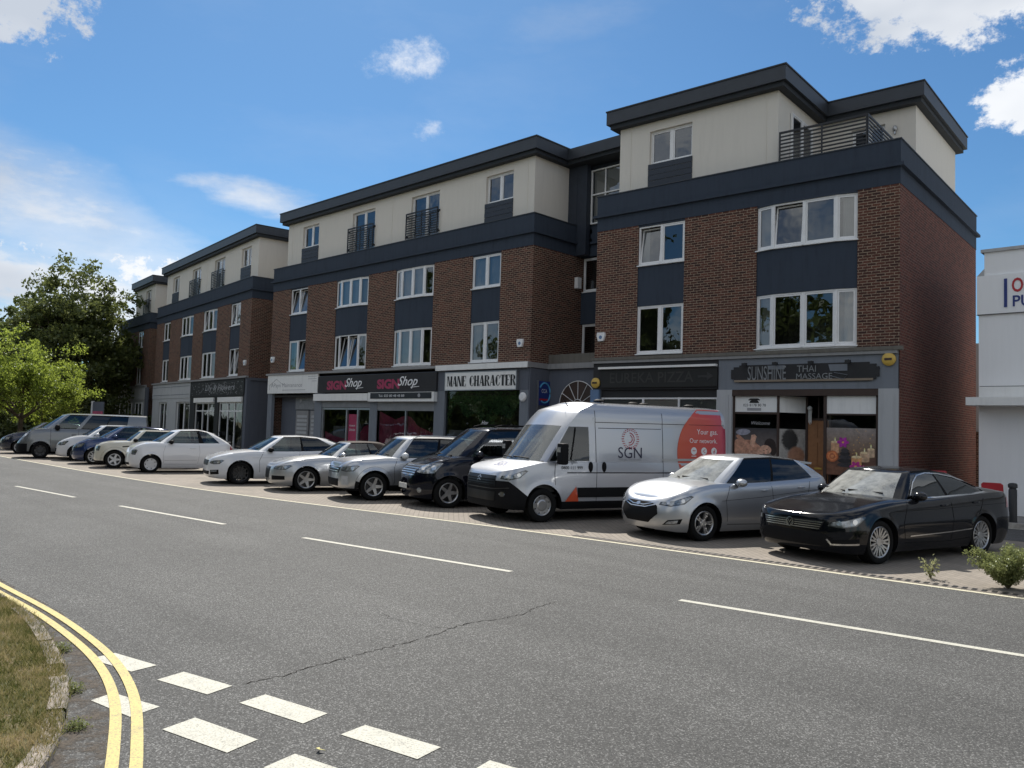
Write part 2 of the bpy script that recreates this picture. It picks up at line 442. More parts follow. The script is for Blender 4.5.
def roof_edge(root, a, b, c, d, zt=12.585):
    m = MB(); m.box(a, b, c, d, 12.16, zt); m.build('roof_fascia', M['fascia'], root)
    m = MB(); m.box(a + .1, b - .1, c + .1, d - .02, 12.02, 12.158); m.build('soffit_band', M['soffit'], root)
    m = MB(); m.box(a - .025, b + .025, c - .025, d, zt + .001, zt + .045); m.build('roof_trim', M['black'], root)

def rail(root, pts, z0, z1, ends=None, bars=9, posts=True):
    m = MB()
    for P, Q in zip(pts, pts[1:]):
        L = (Vector(Q) - Vector(P)).length
        for k in range(bars):
            z = z0 + .04 + (z1 - z0 - .06) * k / (bars - 1); frame_bar(m, P, Q, 0, L, z - .02, z + .02, -.016, .016)
        frame_bar(m, P, Q, 0, L, z1 - .012, z1 + .02, -.02, .02)
        n = max(1, round(L / 1.25))
        for k in range(n + 1):
            s = min(max(L * k / n, .02), L - .02); frame_bar(m, P, Q, s - .02, s + .02, z0, z1 - .013, -.0201, .0201)
    if ends is not None:
        for P in (pts[0], pts[-1]):
            for z in (z0 + .12, z1 - .12): m.box(P[0] - .02, P[0] + .05, P[1], ends, z - .03, z + .03)
    return m.build('railing', M['black'], root)

def prow(m, parent, pts, y, t=.02): ...

# ---- placing frames (metres; camera stands at the origin, z up)
TC = frame(-16.597, 21.2, .0572); TB = frame(-19.582, 21.287, 0); TA = frame(-40.475, 21.565, -.1306)
TZ = TA @ Matrix.Translation((-21.0, .25, 0))

# ================================================================= RIGHT BLOCK (C)
C = empty('apartment_building', TC, 'nearest brown brick block, with a railed corner terrace, above the massage shop', 'building', 'brick apartment blocks over shops')
CW = 9.47; CD = 9.2
wing(C, 0, CW, CD, [('small', 1.59, 3.26), ('wide', 5.59, 8.41)],
     opens={(1.59, 2): {0: 8}, (5.59, 2): {1: 7}}, curts={(5.59, 2): {0: (0, .6), 3: (.3, 1)}, (5.59, 1): {0: (.1, .7), 3: (.4, 1)}, (1.59, 2): {0: (.0, .35)}}, mat_side=M['brick_red'])
penthouse(C, .56, 6.02, .4, 8.6, [(1.7, 3.24)], [], strips=(.98, 5.66))
# rear part of the penthouse, set back behind the terrace
m = MB(); sheet(m, 6.02, 8.88, 9.3, 12.02, front(3.85), [(7.0, 8.0, 9.5, 11.65)], .14); sheet(m, 3.85, 8.95, 9.3, 12.02, sideR(8.88)); m.face([(6.02, 8.95, 9.3), (8.88, 8.95, 9.3), (8.88, 8.95, 12.02), (6.02, 8.95, 12.02)])
m.build('cream_wall', M['cream'], C)
m = MB(); m.box(6.372, 9.19, 3.5, 9.3, 12.162, 12.585); m.build('roof_fascia', M['fascia'], C)
bx('soffit_band', M['soffit'], C, 6.273, 9.09, 3.6, 9.2, 12.022, 12.16)
bx('roof_trim', M['black'], C, 6.4, 9.215, 3.475, 9.32, 12.587, 12.625)
win(C, [(7.0, 3.9), (7.5, 3.9), (8.0, 3.9)], 9.5, 11.65, sill=False, name='french_window')
# terrace door in the side of the front part
m = win(C, [(6.04 + .0, 1.3), (6.04, 2.12), (6.04, 2.95)], 9.5, 11.62, sill=False, inset=-.06, name='terrace_door')
bx('door_void', M['roomdark'], C, 6.022, 6.03, 1.3, 2.95, 9.5, 11.62)
rail(C, [(6.16, .16), (8.6, .16), (8.6, 3.8)], 9.3, 10.63, bars=13)
m = MB(); m.sphere((8.3, 3.8, 11.42), (.07, .07, .1)); m.box(8.28, 8.32, 3.78, 3.85, 11.25, 11.42); m.build('wall_lamp', M['steel'], C)

# ---- ground floor of C: dark shop (left) and massage shop (right)
def ledge(root, x0, x1, mat=None, y0=-.16):
    m = MB(); m.box(x0, x1, y0, .0, 4.19, 4.289); m.build('ledge', mat or M['ledge'], root)
ledge(C, -.05, CW + .1)
bx('ledge_trim', M['greyledge'], C, .0, CW - .02, -.13, -.002, 4.1, 4.188)
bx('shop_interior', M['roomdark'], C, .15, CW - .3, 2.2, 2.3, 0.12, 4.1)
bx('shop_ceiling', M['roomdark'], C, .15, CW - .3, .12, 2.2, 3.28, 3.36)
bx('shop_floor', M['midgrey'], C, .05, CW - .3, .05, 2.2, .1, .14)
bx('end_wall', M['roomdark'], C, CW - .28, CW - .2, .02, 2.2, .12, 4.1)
bx('shop_fascia', M['charcoal'], C, 0.02, 4.48, -.06, -.001, 3.23, 4.098)
bx('shop_fascia', M['grey'], C, 4.5, CW - .02, -.06, -.001, 3.2, 4.098)
bx('canopy_bar', M['white'], C, .29, 4.46, -.2, -.062, 3.9, 3.965)
for a, b in ((4.46, 4.93), (8.98, CW - .01)):
    m = MB(); m.box(a, b, -.07, .1, .1, 3.199); m.build('pilaster', M['pilaster'], C)
    m = MB(); m.box(a + .1, b - .1, -.085, -.071, .5, 3.05); m.build('pilaster_panel', M['pilaster'], C)
bx('shop_jamb', M['greyblue'], C, .02, .3, -.05, .1, .1, 3.229)
bx('meter_box', M['blue'], C, -.03, .3, -.14, -.051, 2.55, 3.24)
# dark shop front
m = MB(); m.box(.3, 4.46, .02, .08, 2.99, 3.229); m.build('shutter_head', M['charcoal'], C)
m = MB()
for a, b in ((.3, .36), (1.85, 1.92), (3.12, 3.18), (4.4, 4.46)): m.box(a, b, .03, .09, .12, 2.989)
m.box(.36, 4.4, .035, .085, 2.93, 2.985); m.build('shopfront_frame', M['upvc'], C)
bx('blind', M['cream'], C, 1.925, 3.115, .1, .11, 2.2, 2.98); bx('blind', M['midgrey'], C, .365, 1.845, .1, .11, 2.3, 2.98); bx('blind', M['midgrey'], C, 3.185, 4.395, .1, .11, 2.3, 2.98)
m = MB(); m.face([(.36, .06, .12), (4.4, .06, .12), (4.4, .06, 2.98), (.36, .06, 2.98)]); m.build('shop_window', M['shopglass'], C)
# massage shop front, door set back between two windows
fm = MB()
fm.box(4.931, 8.979, -.05, .06, 3.02, 3.199); fm.box(4.931, 4.99, .02, .1, .12, 3.019); fm.box(8.9, 8.979, .02, .1, .12, 3.019)
fm.box(6.25, 6.31, .02, .1, .12, 3.019); fm.box(7.55, 7.63, .02, .1, .12, 3.019); fm.box(6.84, 6.9, .62, .7, .12, 3.019); fm.box(7.48, 7.549, .62, .7, .12, 3.019)
fm.box(4.99, 6.25, .03, .09, 2.5, 2.56); fm.box(7.63, 8.9, .03, .09, 2.5, 2.54); fm.box(6.9, 7.48, .63, .69, 2.36, 2.42); fm.box(7.18, 7.21, .64, .68, 2.42, 3.019)
fm.build('shopfront_frame', M['brown'], C)
bx('window_header', M['white'], C, 4.992, 6.248, .04, .06, 2.562, 3.018); bx('window_header', M['white'], C, 7.632, 8.898, .04, .06, 2.542, 3.018)
m = MB(); m.face([(6.31, .07, 2.56), (6.84, .66, 2.56), (6.84, .66, 3.018), (6.31, .07, 3.018)]); m.build('window_header', M['white'], C)
m = MB(); m.box(6.9, 7.48, .65, .69, .14, 2.358); dr = m.build('shop_door', M['door'], C)
m = MB()
for a, b in ((6.95, 7.17), (7.21, 7.43)):
    for c, d in ((.3, .95), (1.1, 1.75), (1.88, 2.28)): m.box(a, b, .635, .65, c, d)
m.build('door_panel', M['door'], dr); bx('letter_plate', M['gold'], dr, 7.1, 7.3, .62, .634, 1.0, 1.05); bx('handle', M['chrome'], dr, 7.42, 7.45, .6, .634, 1.15, 1.35)

def poster_mat(name, kind):
    g = N(name); v = g.obj(); s = g.n('ShaderNodeSeparateXYZ', {0: v}); x, z = s.outputs[0], s.outputs[2]
    def blob(cx, cz, rx, rz, ns=.15, sc=6):
        n = g.noise(v, sc * 2, 5, .65).outputs[0]
        a = g.math('DIVIDE', g.math('SUBTRACT', x, cx), rx); b = g.math('DIVIDE', g.math('SUBTRACT', z, cz), rz)
        d = g.math('ADD', g.math('POWER', a, 2.), g.math('POWER', b, 2.))
        d = g.math('ADD', d, g.math('MULTIPLY', g.math('SUBTRACT', n, .5), ns * 4))
        return g.n('ShaderNodeMapRange', {0: d, 1: 1.35, 2: .65, 3: 0., 4: 1.}, clamp=True, interpolation_type='SMOOTHSTEP').outputs[0]
    if kind == 'candles':
        c = g.ramp(g.n('ShaderNodeMapRange', {0: z, 1: 1.1, 2: 2.2}, clamp=True).outputs[0], [(0, (.13, .05, .03)), (.3, (.2, .11, .07)), (.6, (.28, .2, .15)), (1, (.34, .3, .28))])
        vo = g.n('ShaderNodeTexVoronoi', {'Vector': v, 'Scale': 11.}).outputs['Distance']
        c = g.mix(g.math('MULTIPLY', g.ramp(vo, [(.05, 1.), (.22, 0.)]), blob(8.45, 1.8, .5, .35)), c, (.85, .5, .16))
    elif kind == 'sleep': c = g.ramp(g.n('ShaderNodeMapRange', {0: z, 1: 1.0, 2: 2.1}, clamp=True).outputs[0], [(0, (.3, .27, .24)), (.55, (.16, .13, .12)), (1, (.04, .04, .045))])
    else: c = g.mix(blob(6.52, 1.8, .16, .3, .3, 9), (.42, .4, .37, 1), (.02, .02, .02)); c = g.mix(blob(6.65, 1.35, .17, .25, .1), c, (.4, .2, .12))
    n9 = g.noise(v, 11, 6, .7).outputs[0]; c = g.mix(g.ramp(n9, [(.38, .3), (.6, 0.)]), c, (.03, .02, .02))
    return g.out(g.n('ShaderNodeBsdfPrincipled', {'Base Color': c, 'Roughness': .5}).outputs[0])
bx('window_poster', poster_mat('poster_resting', 'sleep'), C, 4.992, 6.248, .04, .05, .9, 2.1, label='window poster of a person lying with closed eyes')
bx('window_poster', poster_mat('poster_candles', 'candles'), C, 7.632, 8.898, .04, .05, .9, 2.16, label='window poster of candles, stones and pink flowers')
PM = {}
def pc(col):
    k_ = tuple(col)
    if k_ not in PM: PM[k_] = plain('poster_ink', col, .55, var=.35, scale=14)
    return PM[k_]
class Art:
    def __init__(s, parent, name): s.d = {}; s.p = parent; s.n = name; s.k = 0
    def el(s, cx, cz, rx, rz, rot, col, n=20, a0=0, a1=2 * PI):
        s.k += 1; t_ = rad(rot); y = .039 - .00035 * s.k; m = s.d.setdefault(tuple(col), MB())
        m.face([(cx + rx * math.cos(t) * math.cos(t_) - rz * math.sin(t) * math.sin(t_), y, cz + rx * math.cos(t) * math.sin(t_) + rz * math.sin(t) * math.cos(t_)) for t in np.linspace(a0, a1, n + 1)[:-1]])
    def poly(s, pts, col):
        s.k += 1; y = .039 - .00035 * s.k; s.d.setdefault(tuple(col), MB()).face([(p[0], y, p[1]) for p in pts])
    def done(s):
        for col, m in s.d.items(): m.build(s.n, pc(col), s.p)
a_ = Art(C, 'poster_picture')
SK, SK2, SK3, HR, TW = (.52, .27, .18), (.42, .2, .13), (.62, .36, .25), (.025, .014, .011), (.62, .64, .6)
a_.poly([(5.0, .95), (6.24, .95), (6.24, 1.22), (5.9, 1.3), (5.5, 1.26), (5.0, 1.3)], TW)
a_.el(5.35, 1.5, .38, .26, 8, SK2); a_.el(5.15, 1.55, .2, .24, 20, SK); a_.el(5.62, 1.5, .22, .15, -15, SK)
a_.el(6.06, 1.62, .17, .2, 10, HR); a_.el(6.15, 1.5, .1, .16, 0, HR); a_.el(5.93, 1.5, .17, .125, -12, SK3); a_.el(5.78, 1.44, .1, .07, -20, SK3)
a_.poly([(5.42, 1.38), (5.52, 1.36), (5.66, 1.86), (5.6, 1.92), (5.5, 1.9)], SK3); a_.poly([(5.02, 1.86), (5.1, 1.92), (5.62, 1.5), (5.6, 1.4), (5.5, 1.4)], SK)
for q_ in range(4): a_.el(5.6 + .035 * q_, 1.42 - .012 * q_, .055, .016, -35, SK3)
a_.el(5.88, 1.47, .03, .008, -10, HR); a_.el(5.97, 1.5, .03, .008, -10, HR); a_.el(5.9, 1.4, .025, .009, -15, (.45, .08, .08)); a_.el(5.8, 1.2, .42, .09, -3, (.55, .6, .6)); a_.el(5.25, 1.98, .22, .09, 4, (.3, .3, .36))
def flower(cx, cz, r, col):
    for q_ in range(6): a_.el(cx + r * .55 * math.cos(q_ * 1.047), cz + r * .5 * math.sin(q_ * 1.047), r * .5, r * .3, q_ * 60, col)
    a_.el(cx, cz, r * .2, r * .2, 0, (.7, .4, .1))
def candle(cx, z0, z1, r, col):
    a_.poly([(cx - r, z0), (cx + r, z0), (cx + r, z1), (cx - r, z1)], col); a_.el(cx, z1, r, r * .3, 0, (.85, .6, .35)); a_.el(cx, z0, r, r * .25, 0, col)
    a_.el(cx, z1 + .07, .018, .055, 0, (.95, .75, .3)); a_.el(cx, z1 + .05, .009, .03, 0, (1., .95, .8))
a_.poly([(7.64, .92), (8.89, .92), (8.89, 1.12), (7.64, 1.2)], (.16, .07, .04))
candle(7.86, 1.5, 1.78, .11, (.62, .35, .2)); candle(8.62, 1.3, 1.52, .12, (.6, .4, .25)); candle(8.78, 1.42, 1.62, .09, (.6, .42, .28))
for r_, col in ((.16, (.5, .14, .05)), (.12, (.62, .22, .08)), (.08, (.45, .12, .05)), (.045, (.65, .26, .1))): a_.el(7.79, 1.4, r_, r_ * .95, 0, col)
for k_, (zz_, rx_) in enumerate(((1.18, .2), (1.29, .18), (1.39, .155), (1.48, .13), (1.56, .1))): a_.el(8.12, zz_, rx_, .062, 0, (.022, .02, .022) if k_ % 2 else (.04, .036, .04))
candle(8.42, 1.2, 1.4, .13, (.65, .32, .14)); flower(8.07, 1.78, .15, (.42, .03, .34)); flower(8.4, 1.15, .15, (.5, .03, .26)); flower(8.56, 1.1, .1, (.55, .05, .3))
a_.done()
m = MB(); m.face([(6.31, .07, .9), (6.84, .66, .9), (6.84, .66, 2.1), (6.31, .07, 2.1)]); m.build('window_poster', poster_mat('poster_side', 'side'), C)
for a, b in ((4.99, 6.25), (7.63, 8.9)): m = MB(); m.face([(a, .055, .12), (b, .055, .12), (b, .055, 2.5), (a, .055, 2.5)]); m.build('shop_window', M['shopglass'], C)
text_on('Welcome', M['text_grey'], C, 5.5, 2.2, .03, width=.55, shear=.3)
m = MB(); m.lathe([(.0, 0), (.05, 0), (.07, .06), (.03, .1), (0, .12)], 'z', 10, (7.0, .5, 2.65))
for k in range(5): m.tube([(6.97 + .02 * k, .5, 2.66), (6.97 + .02 * k, .5, 2.3 - .03 * (k % 3))], .008, 5)
m.build('wind_chime', M['paper'], C)
# telephone graphic on the header panel
m = MB(); m.slab([(5.42, 2.82), (5.72, 2.82), (5.68, 2.89), (5.6, 2.91), (5.54, 2.91), (5.46, 2.89)], .034, .039); m.slab([(5.4, 2.92), (5.4, 2.89), (5.46, 2.9), (5.68, 2.9), (5.74, 2.89), (5.74, 2.92), (5.68, 2.95), (5.46, 2.95)], .0335, .039); m.build('lettering', M['text_black'], C)
text_on('023 8178 80 78', M['text_black'], C, 5.24, 2.72, .038, width=.68)
bx('lettering', M['text_grey'], C, 5.36, 5.78, .034, .039, 2.6, 2.68)

def sign_root(T, x, z, label, cat='shop sign', name='shop_sign', group=None):
    x += .06 if T is TC else .13 if T is TB else .2
    return empty(name, T @ Matrix.Translation((x, 0, z)), label, cat, group)
# Thai massage sign: dark shaped board with wire letters on wooden strip
s = sign_root(TC, 4.85, 3.4, 'dark shaped board with thin metal letters reading SUNSHINE THAI MASSAGE above the massage shop')
W_, H_ = 4.1, .5
poly = [(.0, .12), (.08, .12), (.08, .05), (.25, .05), (.25, 0), (W_ - .25, 0), (W_ - .25, .05), (W_ - .08, .05), (W_ - .08, .12), (W_, .12), (W_, H_ - .12), (W_ - .08, H_ - .12), (W_ - .08, H_ - .05), (W_ - .25, H_ - .05), (W_ - .25, H_), (.25, H_), (.25, H_ - .05), (.08, H_ - .05), (.08, H_ - .12), (0, H_ - .12)]
m = MB(); m.slab(poly, -.1, -.061); m.build('board', M['charcoal'], s)
bx('timber_strip', M['wood'], s, .1, W_ - .15, -.11, -.101, .015, .075)
text_on('SUNSHINE', M['midgrey'], s, .52, .06, -.115, width=1.12, height=.4)
text_on('THAI', M['midgrey'], s, 1.95, .27, -.115, width=.52, height=.18)
text_on('MASSAGE', M['midgrey'], s, 1.93, .07, -.115, width=.98, height=.16)
m = MB(); m.face([(2.85, -.108, .28), (3.3, -.108, .28), (3.3, -.108, .46), (2.8, -.108, .46)]); m.face([(1.15, -.108, .36), (1.6, -.108, .36), (1.6, -.108, .47), (1.1, -.108, .47)]); m.tube([(2.9, -.11, .14), (3.2, -.11, .05), (3.3, -.11, .17), (2.95, -.11, .24)], .008, 5); m.build('flag_motif', M['grey'], s)
for xx in (.48, 1.38, 2.38, 3.36):
    m = MB(); m.tube([(xx, -.1, .48), (xx, -.22, .56), (xx, -.26, .54)], .012, 6); m.box(xx - .07, xx + .07, -.3, -.22, .48, .55); m.build('spotlight', M['black'], s)
# dark shop sign
s = sign_root(TC, .3, 3.3, 'long black sign with barely legible dark lettering over the dark shop behind the van')
bx('board', M['blackshop'], s, 0, 4.12, -.12, -.061, 0, .58)
text_on('EUREKA PIZZA', plain('dim_lettering', (.035, .034, .032), .7), s, .35, .14, -.123, width=3.0, height=.33, offset=.01)
m = MB(); m.slab([(3.5, .27), (3.8, .27), (3.8, .18), (4.0, .31), (3.8, .44), (3.8, .34), (3.5, .34)], -.13, -.121); m.build('arrow', plain('dim_arrow', (.03, .03, .03), .7), s)
# ================================================================= MIDDLE BLOCK (B)
B = empty('apartment_building', TB, 'brown brick block with two railed french windows above the pink sign shop', 'building', 'brick apartment blocks over shops')
BW = 18.16
BAYS = [('small', -3.21, -1.63), ('wide', -7.99, -5.47), ('wide', -12.44, -9.93), ('small', -16.45, -14.89)]
wing(B, -BW, 0, CD, BAYS, opens={(-16.45, 2): {0: 9, 1: 9}, (-16.45, 1): {1: 9}, (-12.44, 1): {1: 10, 2: 10}},
     curts={(-3.21, 2): {0: (0, 1), 1: (0, 1)}, (-3.21, 1): {0: (0, .5)}, (-7.99, 2): {1: (0, 1), 2: (0, 1)}, (-7.99, 1): {1: (0, .9), 2: (0, .5), 3: (.5, 1)}, (-12.44, 2): {1: (0, 1), 2: (0, 1), 3: (0, 1)}, (-16.45, 1): {0: (.2, .5)}})
PW = [(-16.22, -14.78), (-2.98, -1.5)]; PD = [(-11.94, -10.2), (-7.6, -5.76)]
penthouse(B, -17.61, -.4, .4, 8.7, PW, PD, strips=(-17.2, -8.92, -.75))
bx('roof_vent', M['fascia'], B, -9.95, -9.1, 1.6, 2.4, 12.62, 13.12)
# ground floor
ledge(B, -BW - .1, -4.95, M['greyledge']); bx('ledge', M['white'], B, -4.94, 0.06, -.2, 0, 4.08, 4.288)
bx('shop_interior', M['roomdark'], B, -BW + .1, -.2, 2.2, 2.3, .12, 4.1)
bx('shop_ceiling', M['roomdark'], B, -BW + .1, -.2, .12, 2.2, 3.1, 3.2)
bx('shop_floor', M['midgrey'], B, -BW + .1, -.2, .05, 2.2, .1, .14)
bx('shop_fascia', M['greyblue'], B, -BW + .0, -.0, -.05, -.0015, 3.28, 4.07)
for a, b in ((-BW, -17.75), (-13.8, -13.2), (-9.4, -8.9), (-5.12, -4.5), (-.42, 0)): bx('pilaster', M['grey'], B, a, b, -.04, .12, .1, 3.279)
# salon window with leaf garland
m = MB(); m.face([(-4.5, .06, .12), (-.42, .06, .12), (-.42, .06, 3.27), (-4.5, .06, 3.27)]); m.build('shop_window', M['shopglass'], B)
v = []; f = []
for k in range(5200):
    x = rng.uniform(-4.48, -.44); dr_ = rng.random() ** 1.3; lim = 1.0 + .35 * math.sin(x * 2.1) + .25 * math.sin(x * 5.3 + 1)
    z = 3.24 - dr_ * lim; y = .1 + rng.random() * .14; a = rng.uniform(0, 6.28); s_ = rng.uniform(.03, .06)
    d = np.array([math.cos(a), .3 * rng.normal(), math.sin(a)]) * s_; e = np.array([-math.sin(a), .5 * rng.normal(), math.cos(a)]) * s_ * .4
    p = np.array([x, y, z]); i = len(v); v += [tuple(p - d), tuple(p + e), tuple(p + d), tuple(p - e)]; f.append([i, i + 1, i + 2, i + 3])
m = MB(); m.v = v; m.f = f; m.mi = [0] * len(f); m.build('leaf_garland', M['hedge'], B)
m = MB()
for x in (-3.7, -2.9, -1.3, -.75): m.sphere((x, .5, 2.02), .045, 8, 6)
m.build('light_bulb', M['text_white'], B)
bx('display_shelf', M['midgrey'], B, -4.45, -3.5, .2, .5, .9, 1.75)
text_on('Hey', M['text_white'], B, -2.45, 1.95, .055, width=.36, shear=.4)
m = MB(); m.lathe([(0, -.14), (.13, -.13), (.17, -.09), (.17, -.05)], 'y', 20, (-.24, 0, 3.02)); m.build('bulkhead_lamp', M['upvc'], B, smooth=True)
# sign shop: roller shutter boxes, door and pink windows
bx('shutter_box', M['white'], B, -13.66, -9.38, -.22, -.051, 2.9, 3.22); bx('shutter_box', M['white'], B, -9.32, -4.93, -.24, -.051, 2.86, 3.25)
bx('shutter_slats', M['midgrey'], B, -13.2, -9.42, -.02, .05, 2.6, 2.9); bx('shutter_slats', M['midgrey'], B, -8.9, -5.14, -.02, .05, 2.48, 2.86)
m = MB()
for a, b in ((-13.2, -13.1), (-11.25, -11.15), (-10.4, -10.3), (-9.48, -9.4), (-8.98, -8.9), (-7.0, -6.94), (-5.14, -5.06)): m.box(a, b, .0, .1, .12, 2.58)
m.box(-13.1, -9.48, .01, .09, 2.5, 2.58); m.build('shopfront_frame', M['steel'], B)
for a, b in ((-13.1, -11.25), (-10.3, -9.48), (-8.9, -5.14)): m = MB(); m.face([(a, .05, .12), (b, .05, .12), (b, .05, 2.5), (a, .05, 2.5)]); m.build('shop_window', M['shopglass'], B)
bx('shop_door', M['pink'], B, -11.1, -10.45, .06, .1, .12, 2.3); text_on('Artwork', M['text_white'], B, -11.02, 1.75, .055, width=.45); text_on('DESIGN', M['text_white'], B, -11.02, 1.55, .055, width=.45)
bx('poster_board', M['midgrey'], B, -12.5, -11.6, .2, .22, 1.2, 1.75)
m = MB()   # pink drapes hung in the windows
def drape(a, b, tops, z0=.3):
    n = 30
    for k in range(n):
        u0, u1 = k / n, (k + 1) / n; xa, xb = a + (b - a) * u0, a + (b - a) * u1
        ta = np.interp(u0, *zip(*tops)); tb = np.interp(u1, *zip(*tops))
        m.face([(xa, .12 + .03 * (k % 2), z0), (xb, .12 + .03 * ((k + 1) % 2), z0), (xb, .12 + .03 * ((k + 1) % 2), tb), (xa, .12 + .03 * (k % 2), ta)])
drape(-8.88, -5.16, [(0, 2.45), (.12, 2.3), (.3, 2.1), (.42, 2.25), (.5, 2.3), (.58, 2.2), (.7, 1.85), (.85, 1.7), (1, 1.55)])
drape(-10.28, -9.5, [(0, 1.5), (.3, 1.75), (.7, 1.85), (1, 1.8)]); drape(-13.05, -11.3, [(0, 1.5), (.4, 1.3), (.8, 1.2), (1, 1.2)])
m.build('pink_drape', M['pinkdim'], B)
# closed office at the left end
bx('door_recess', M['greyblue'], B, -17.75, -13.8, .55, .6, .12, 3.27)
m = MB()
for a in (-16.25, -14.95): m.box(a, a + 1.12, .48, .549, .12, 2.45)
m.build('shop_door', M['greyledge'], B)
m = MB()
for a in (-16.2, -14.9, -13.9):
    if a > -14: continue
    for z in np.arange(.9, 2.3, .2): m.box(a + .08, a + .98, .46, .479, z, z + .12)
m.build('notice_strip', M['pilaster'], B)
bx('window_header', M['midgrey'], B, -16.3, -13.82, .46, .549, 2.5, 3.1)
for a in (-15.95, -14.75): text_on('LETS', M['text_grey'], B, a, 2.6, .455, width=.42)
m = MB()
for a in (-15.8, -14.6): m.lathe([(0, .44), (.1, .44), (.1, .459)], 'y', 14, (a, 0, 2.93))
m.build('lettering', M['text_grey'], B)
# signs of B
s = sign_root(TB, -18.22, 3.28, 'faded white fascia sign of a property maintenance office with a thin roof outline logo')
bx('board', M['white'], s, 0, 4.6, -.12, -.051, 0, .93)
text_on('APayn Maintenance', M['text_grey'], s, .35, .24, -.123, width=2.9, height=.27)
m = MB(); m.tube([(.22, -.123, .18), (.22, -.123, .42), (.85, -.123, .72), (1.5, -.123, .42)], .012, 4); m.tube([(1.45, -.123, .16), (3.55, -.123, .16)], .012, 4)
for k in range(3): m.box(3.75 + .35 * (k == 2), 4.5, -.125, -.121, .78 - .11 * k, .8 - .11 * k)
m.build('roof_logo', M['text_grey'], s)
s = sign_root(TB, -13.55, 3.28, 'long charcoal fascia sign reading SIGN Shop twice in pink and white')
bx('board', M['charcoal'], s, 0, 8.5, -.14, -.051, 0, .76)
for k in (0, 1):
    x = .75 + k * 3.85
    text_on('SIGN', M['pink'], s, x, .12, -.145, width=1.55, height=.42, offset=.05, spacing=.98)
    text_on('Shop', M['text_white'], s, x + 1.45, .12, -.15, width=1.3, height=.52, shear=.45, offset=.012)
    m = MB(); m.tube([(x + 2.3, -.15, .17), (x + 2.85, -.15, .2)], .014, 4); m.build('underline', M['text_white'], s)
s = sign_root(TB, -9.25, 2.98, 'narrow black strip sign with a telephone number on the right-hand shutter box')
bx('board', M['black'], s, 0, 4.05, -.26, -.241, 0, .25)
text_on('Tel. 023 80 48 48 88', M['text_white'], s, .6, .07, -.263, width=1.75, height=.1); m = MB(); m.lathe([(0, -.27), (.08, -.27), (.08, -.262)], 'y', 14, (3.3, 0, .125)); m.build('round_logo', M['text_grey'], s)
s = sign_root(TB, -4.52, 3.28, 'white sign reading MANE CHARACTER in tall black didone capitals')
bx('board', M['white'], s, 0.03, 3.87, -.16, -.051, .03, .69); m = MB()
m.box(0, 3.9, -.17, -.05, 0, .029); m.box(0, 3.9, -.17, -.05, .691, .72); m.box(0, .029, -.17, -.05, .029, .691); m.box(3.871, 3.9, -.17, -.05, .029, .691); m.build('sign_frame', M['steel'], s)
def didone(word, x, z, h, y, mat, parent, w=.235):
    T_, t = .1, .022       # thick and thin strokes
    for ch in word:
        if ch == ' ': x += .17; continue
        m = MB(); q = lambda *p: m.slab(p, y - .006, y)
        def R(a, b, c, d): q((x + a, z + c), (x + b, z + c), (x + b, z + d), (x + a, z + d))
        def arc(cx, cz, rx, rz, a0, a1, thick, n=10):
            for k in range(n):
                p0, p1 = rad(a0 + (a1 - a0) * k / n), rad(a0 + (a1 - a0) * (k + 1) / n)
                o = lambda p, e: (x + cx + (rx - e * thick * abs(math.cos(p)) - e * t) * math.cos(p), z + cz + (rz - e * t) * math.sin(p))
                q(o(p0, 1), o(p0, 0), o(p1, 0), o(p1, 1))
        if ch == 'M': R(0, t, 0, h); q((x + t, z + h), (x + .1, z + h), (x + .17, z + .06), (x + .13, z)); q((x + .15, z), (x + .17, z + .05), (x + .24, z + h), (x + .22, z + h)); R(.2, .29, 0, h); adv = .32
        elif ch == 'A': q((x, z), (x + t, z), (x + .12, z + h), (x + .1, z + h)); q((x + .15, z), (x + .26, z), (x + .17, z + h), (x + .09, z + h)); R(.04, .17, h * .3, h * .3 + t); adv = .28
        elif ch == 'N': R(0, t, 0, h); R(.21, .21 + t, 0, h); q((x, z + h), (x + .09, z + h), (x + .23, z), (x + .14, z)); adv = .26
        elif ch == 'E': R(0, T_, 0, h); R(T_, .21, 0, t); R(T_, .21, h - t, h); R(T_, .17, h * .5, h * .5 + t); R(.19, .21, 0, .1); R(.19, .21, h - .1, h); adv = .25
        elif ch == 'C': arc(.13, h / 2, .13, h / 2, 60, 300, .08, 16); R(.19, .215, h - .14, h - .04); R(.19, .215, .04, .12); adv = .26
        elif ch == 'H': R(0, .09, 0, h); R(.16, .25, 0, h); R(.09, .16, h * .5, h * .5 + t); adv = .29
        elif ch == 'R': R(0, .09, 0, h); arc(.1, h * .74, .14, h * .26, -90, 90, .07, 10); q((x + .12, z + h * .48), (x + .18, z + h * .48), (x + .27, z), (x + .18, z)); adv = .29
        else: R(.07, .17, 0, h); R(0, .24, h - t, h); R(0, .02, h - .1, h); R(.22, .24, h - .1, h); adv = .26
        m.build('lettering', mat, parent); x += adv
didone('MANE CHARACTER', .15, .16, .4, -.163, M['text_black'], s)
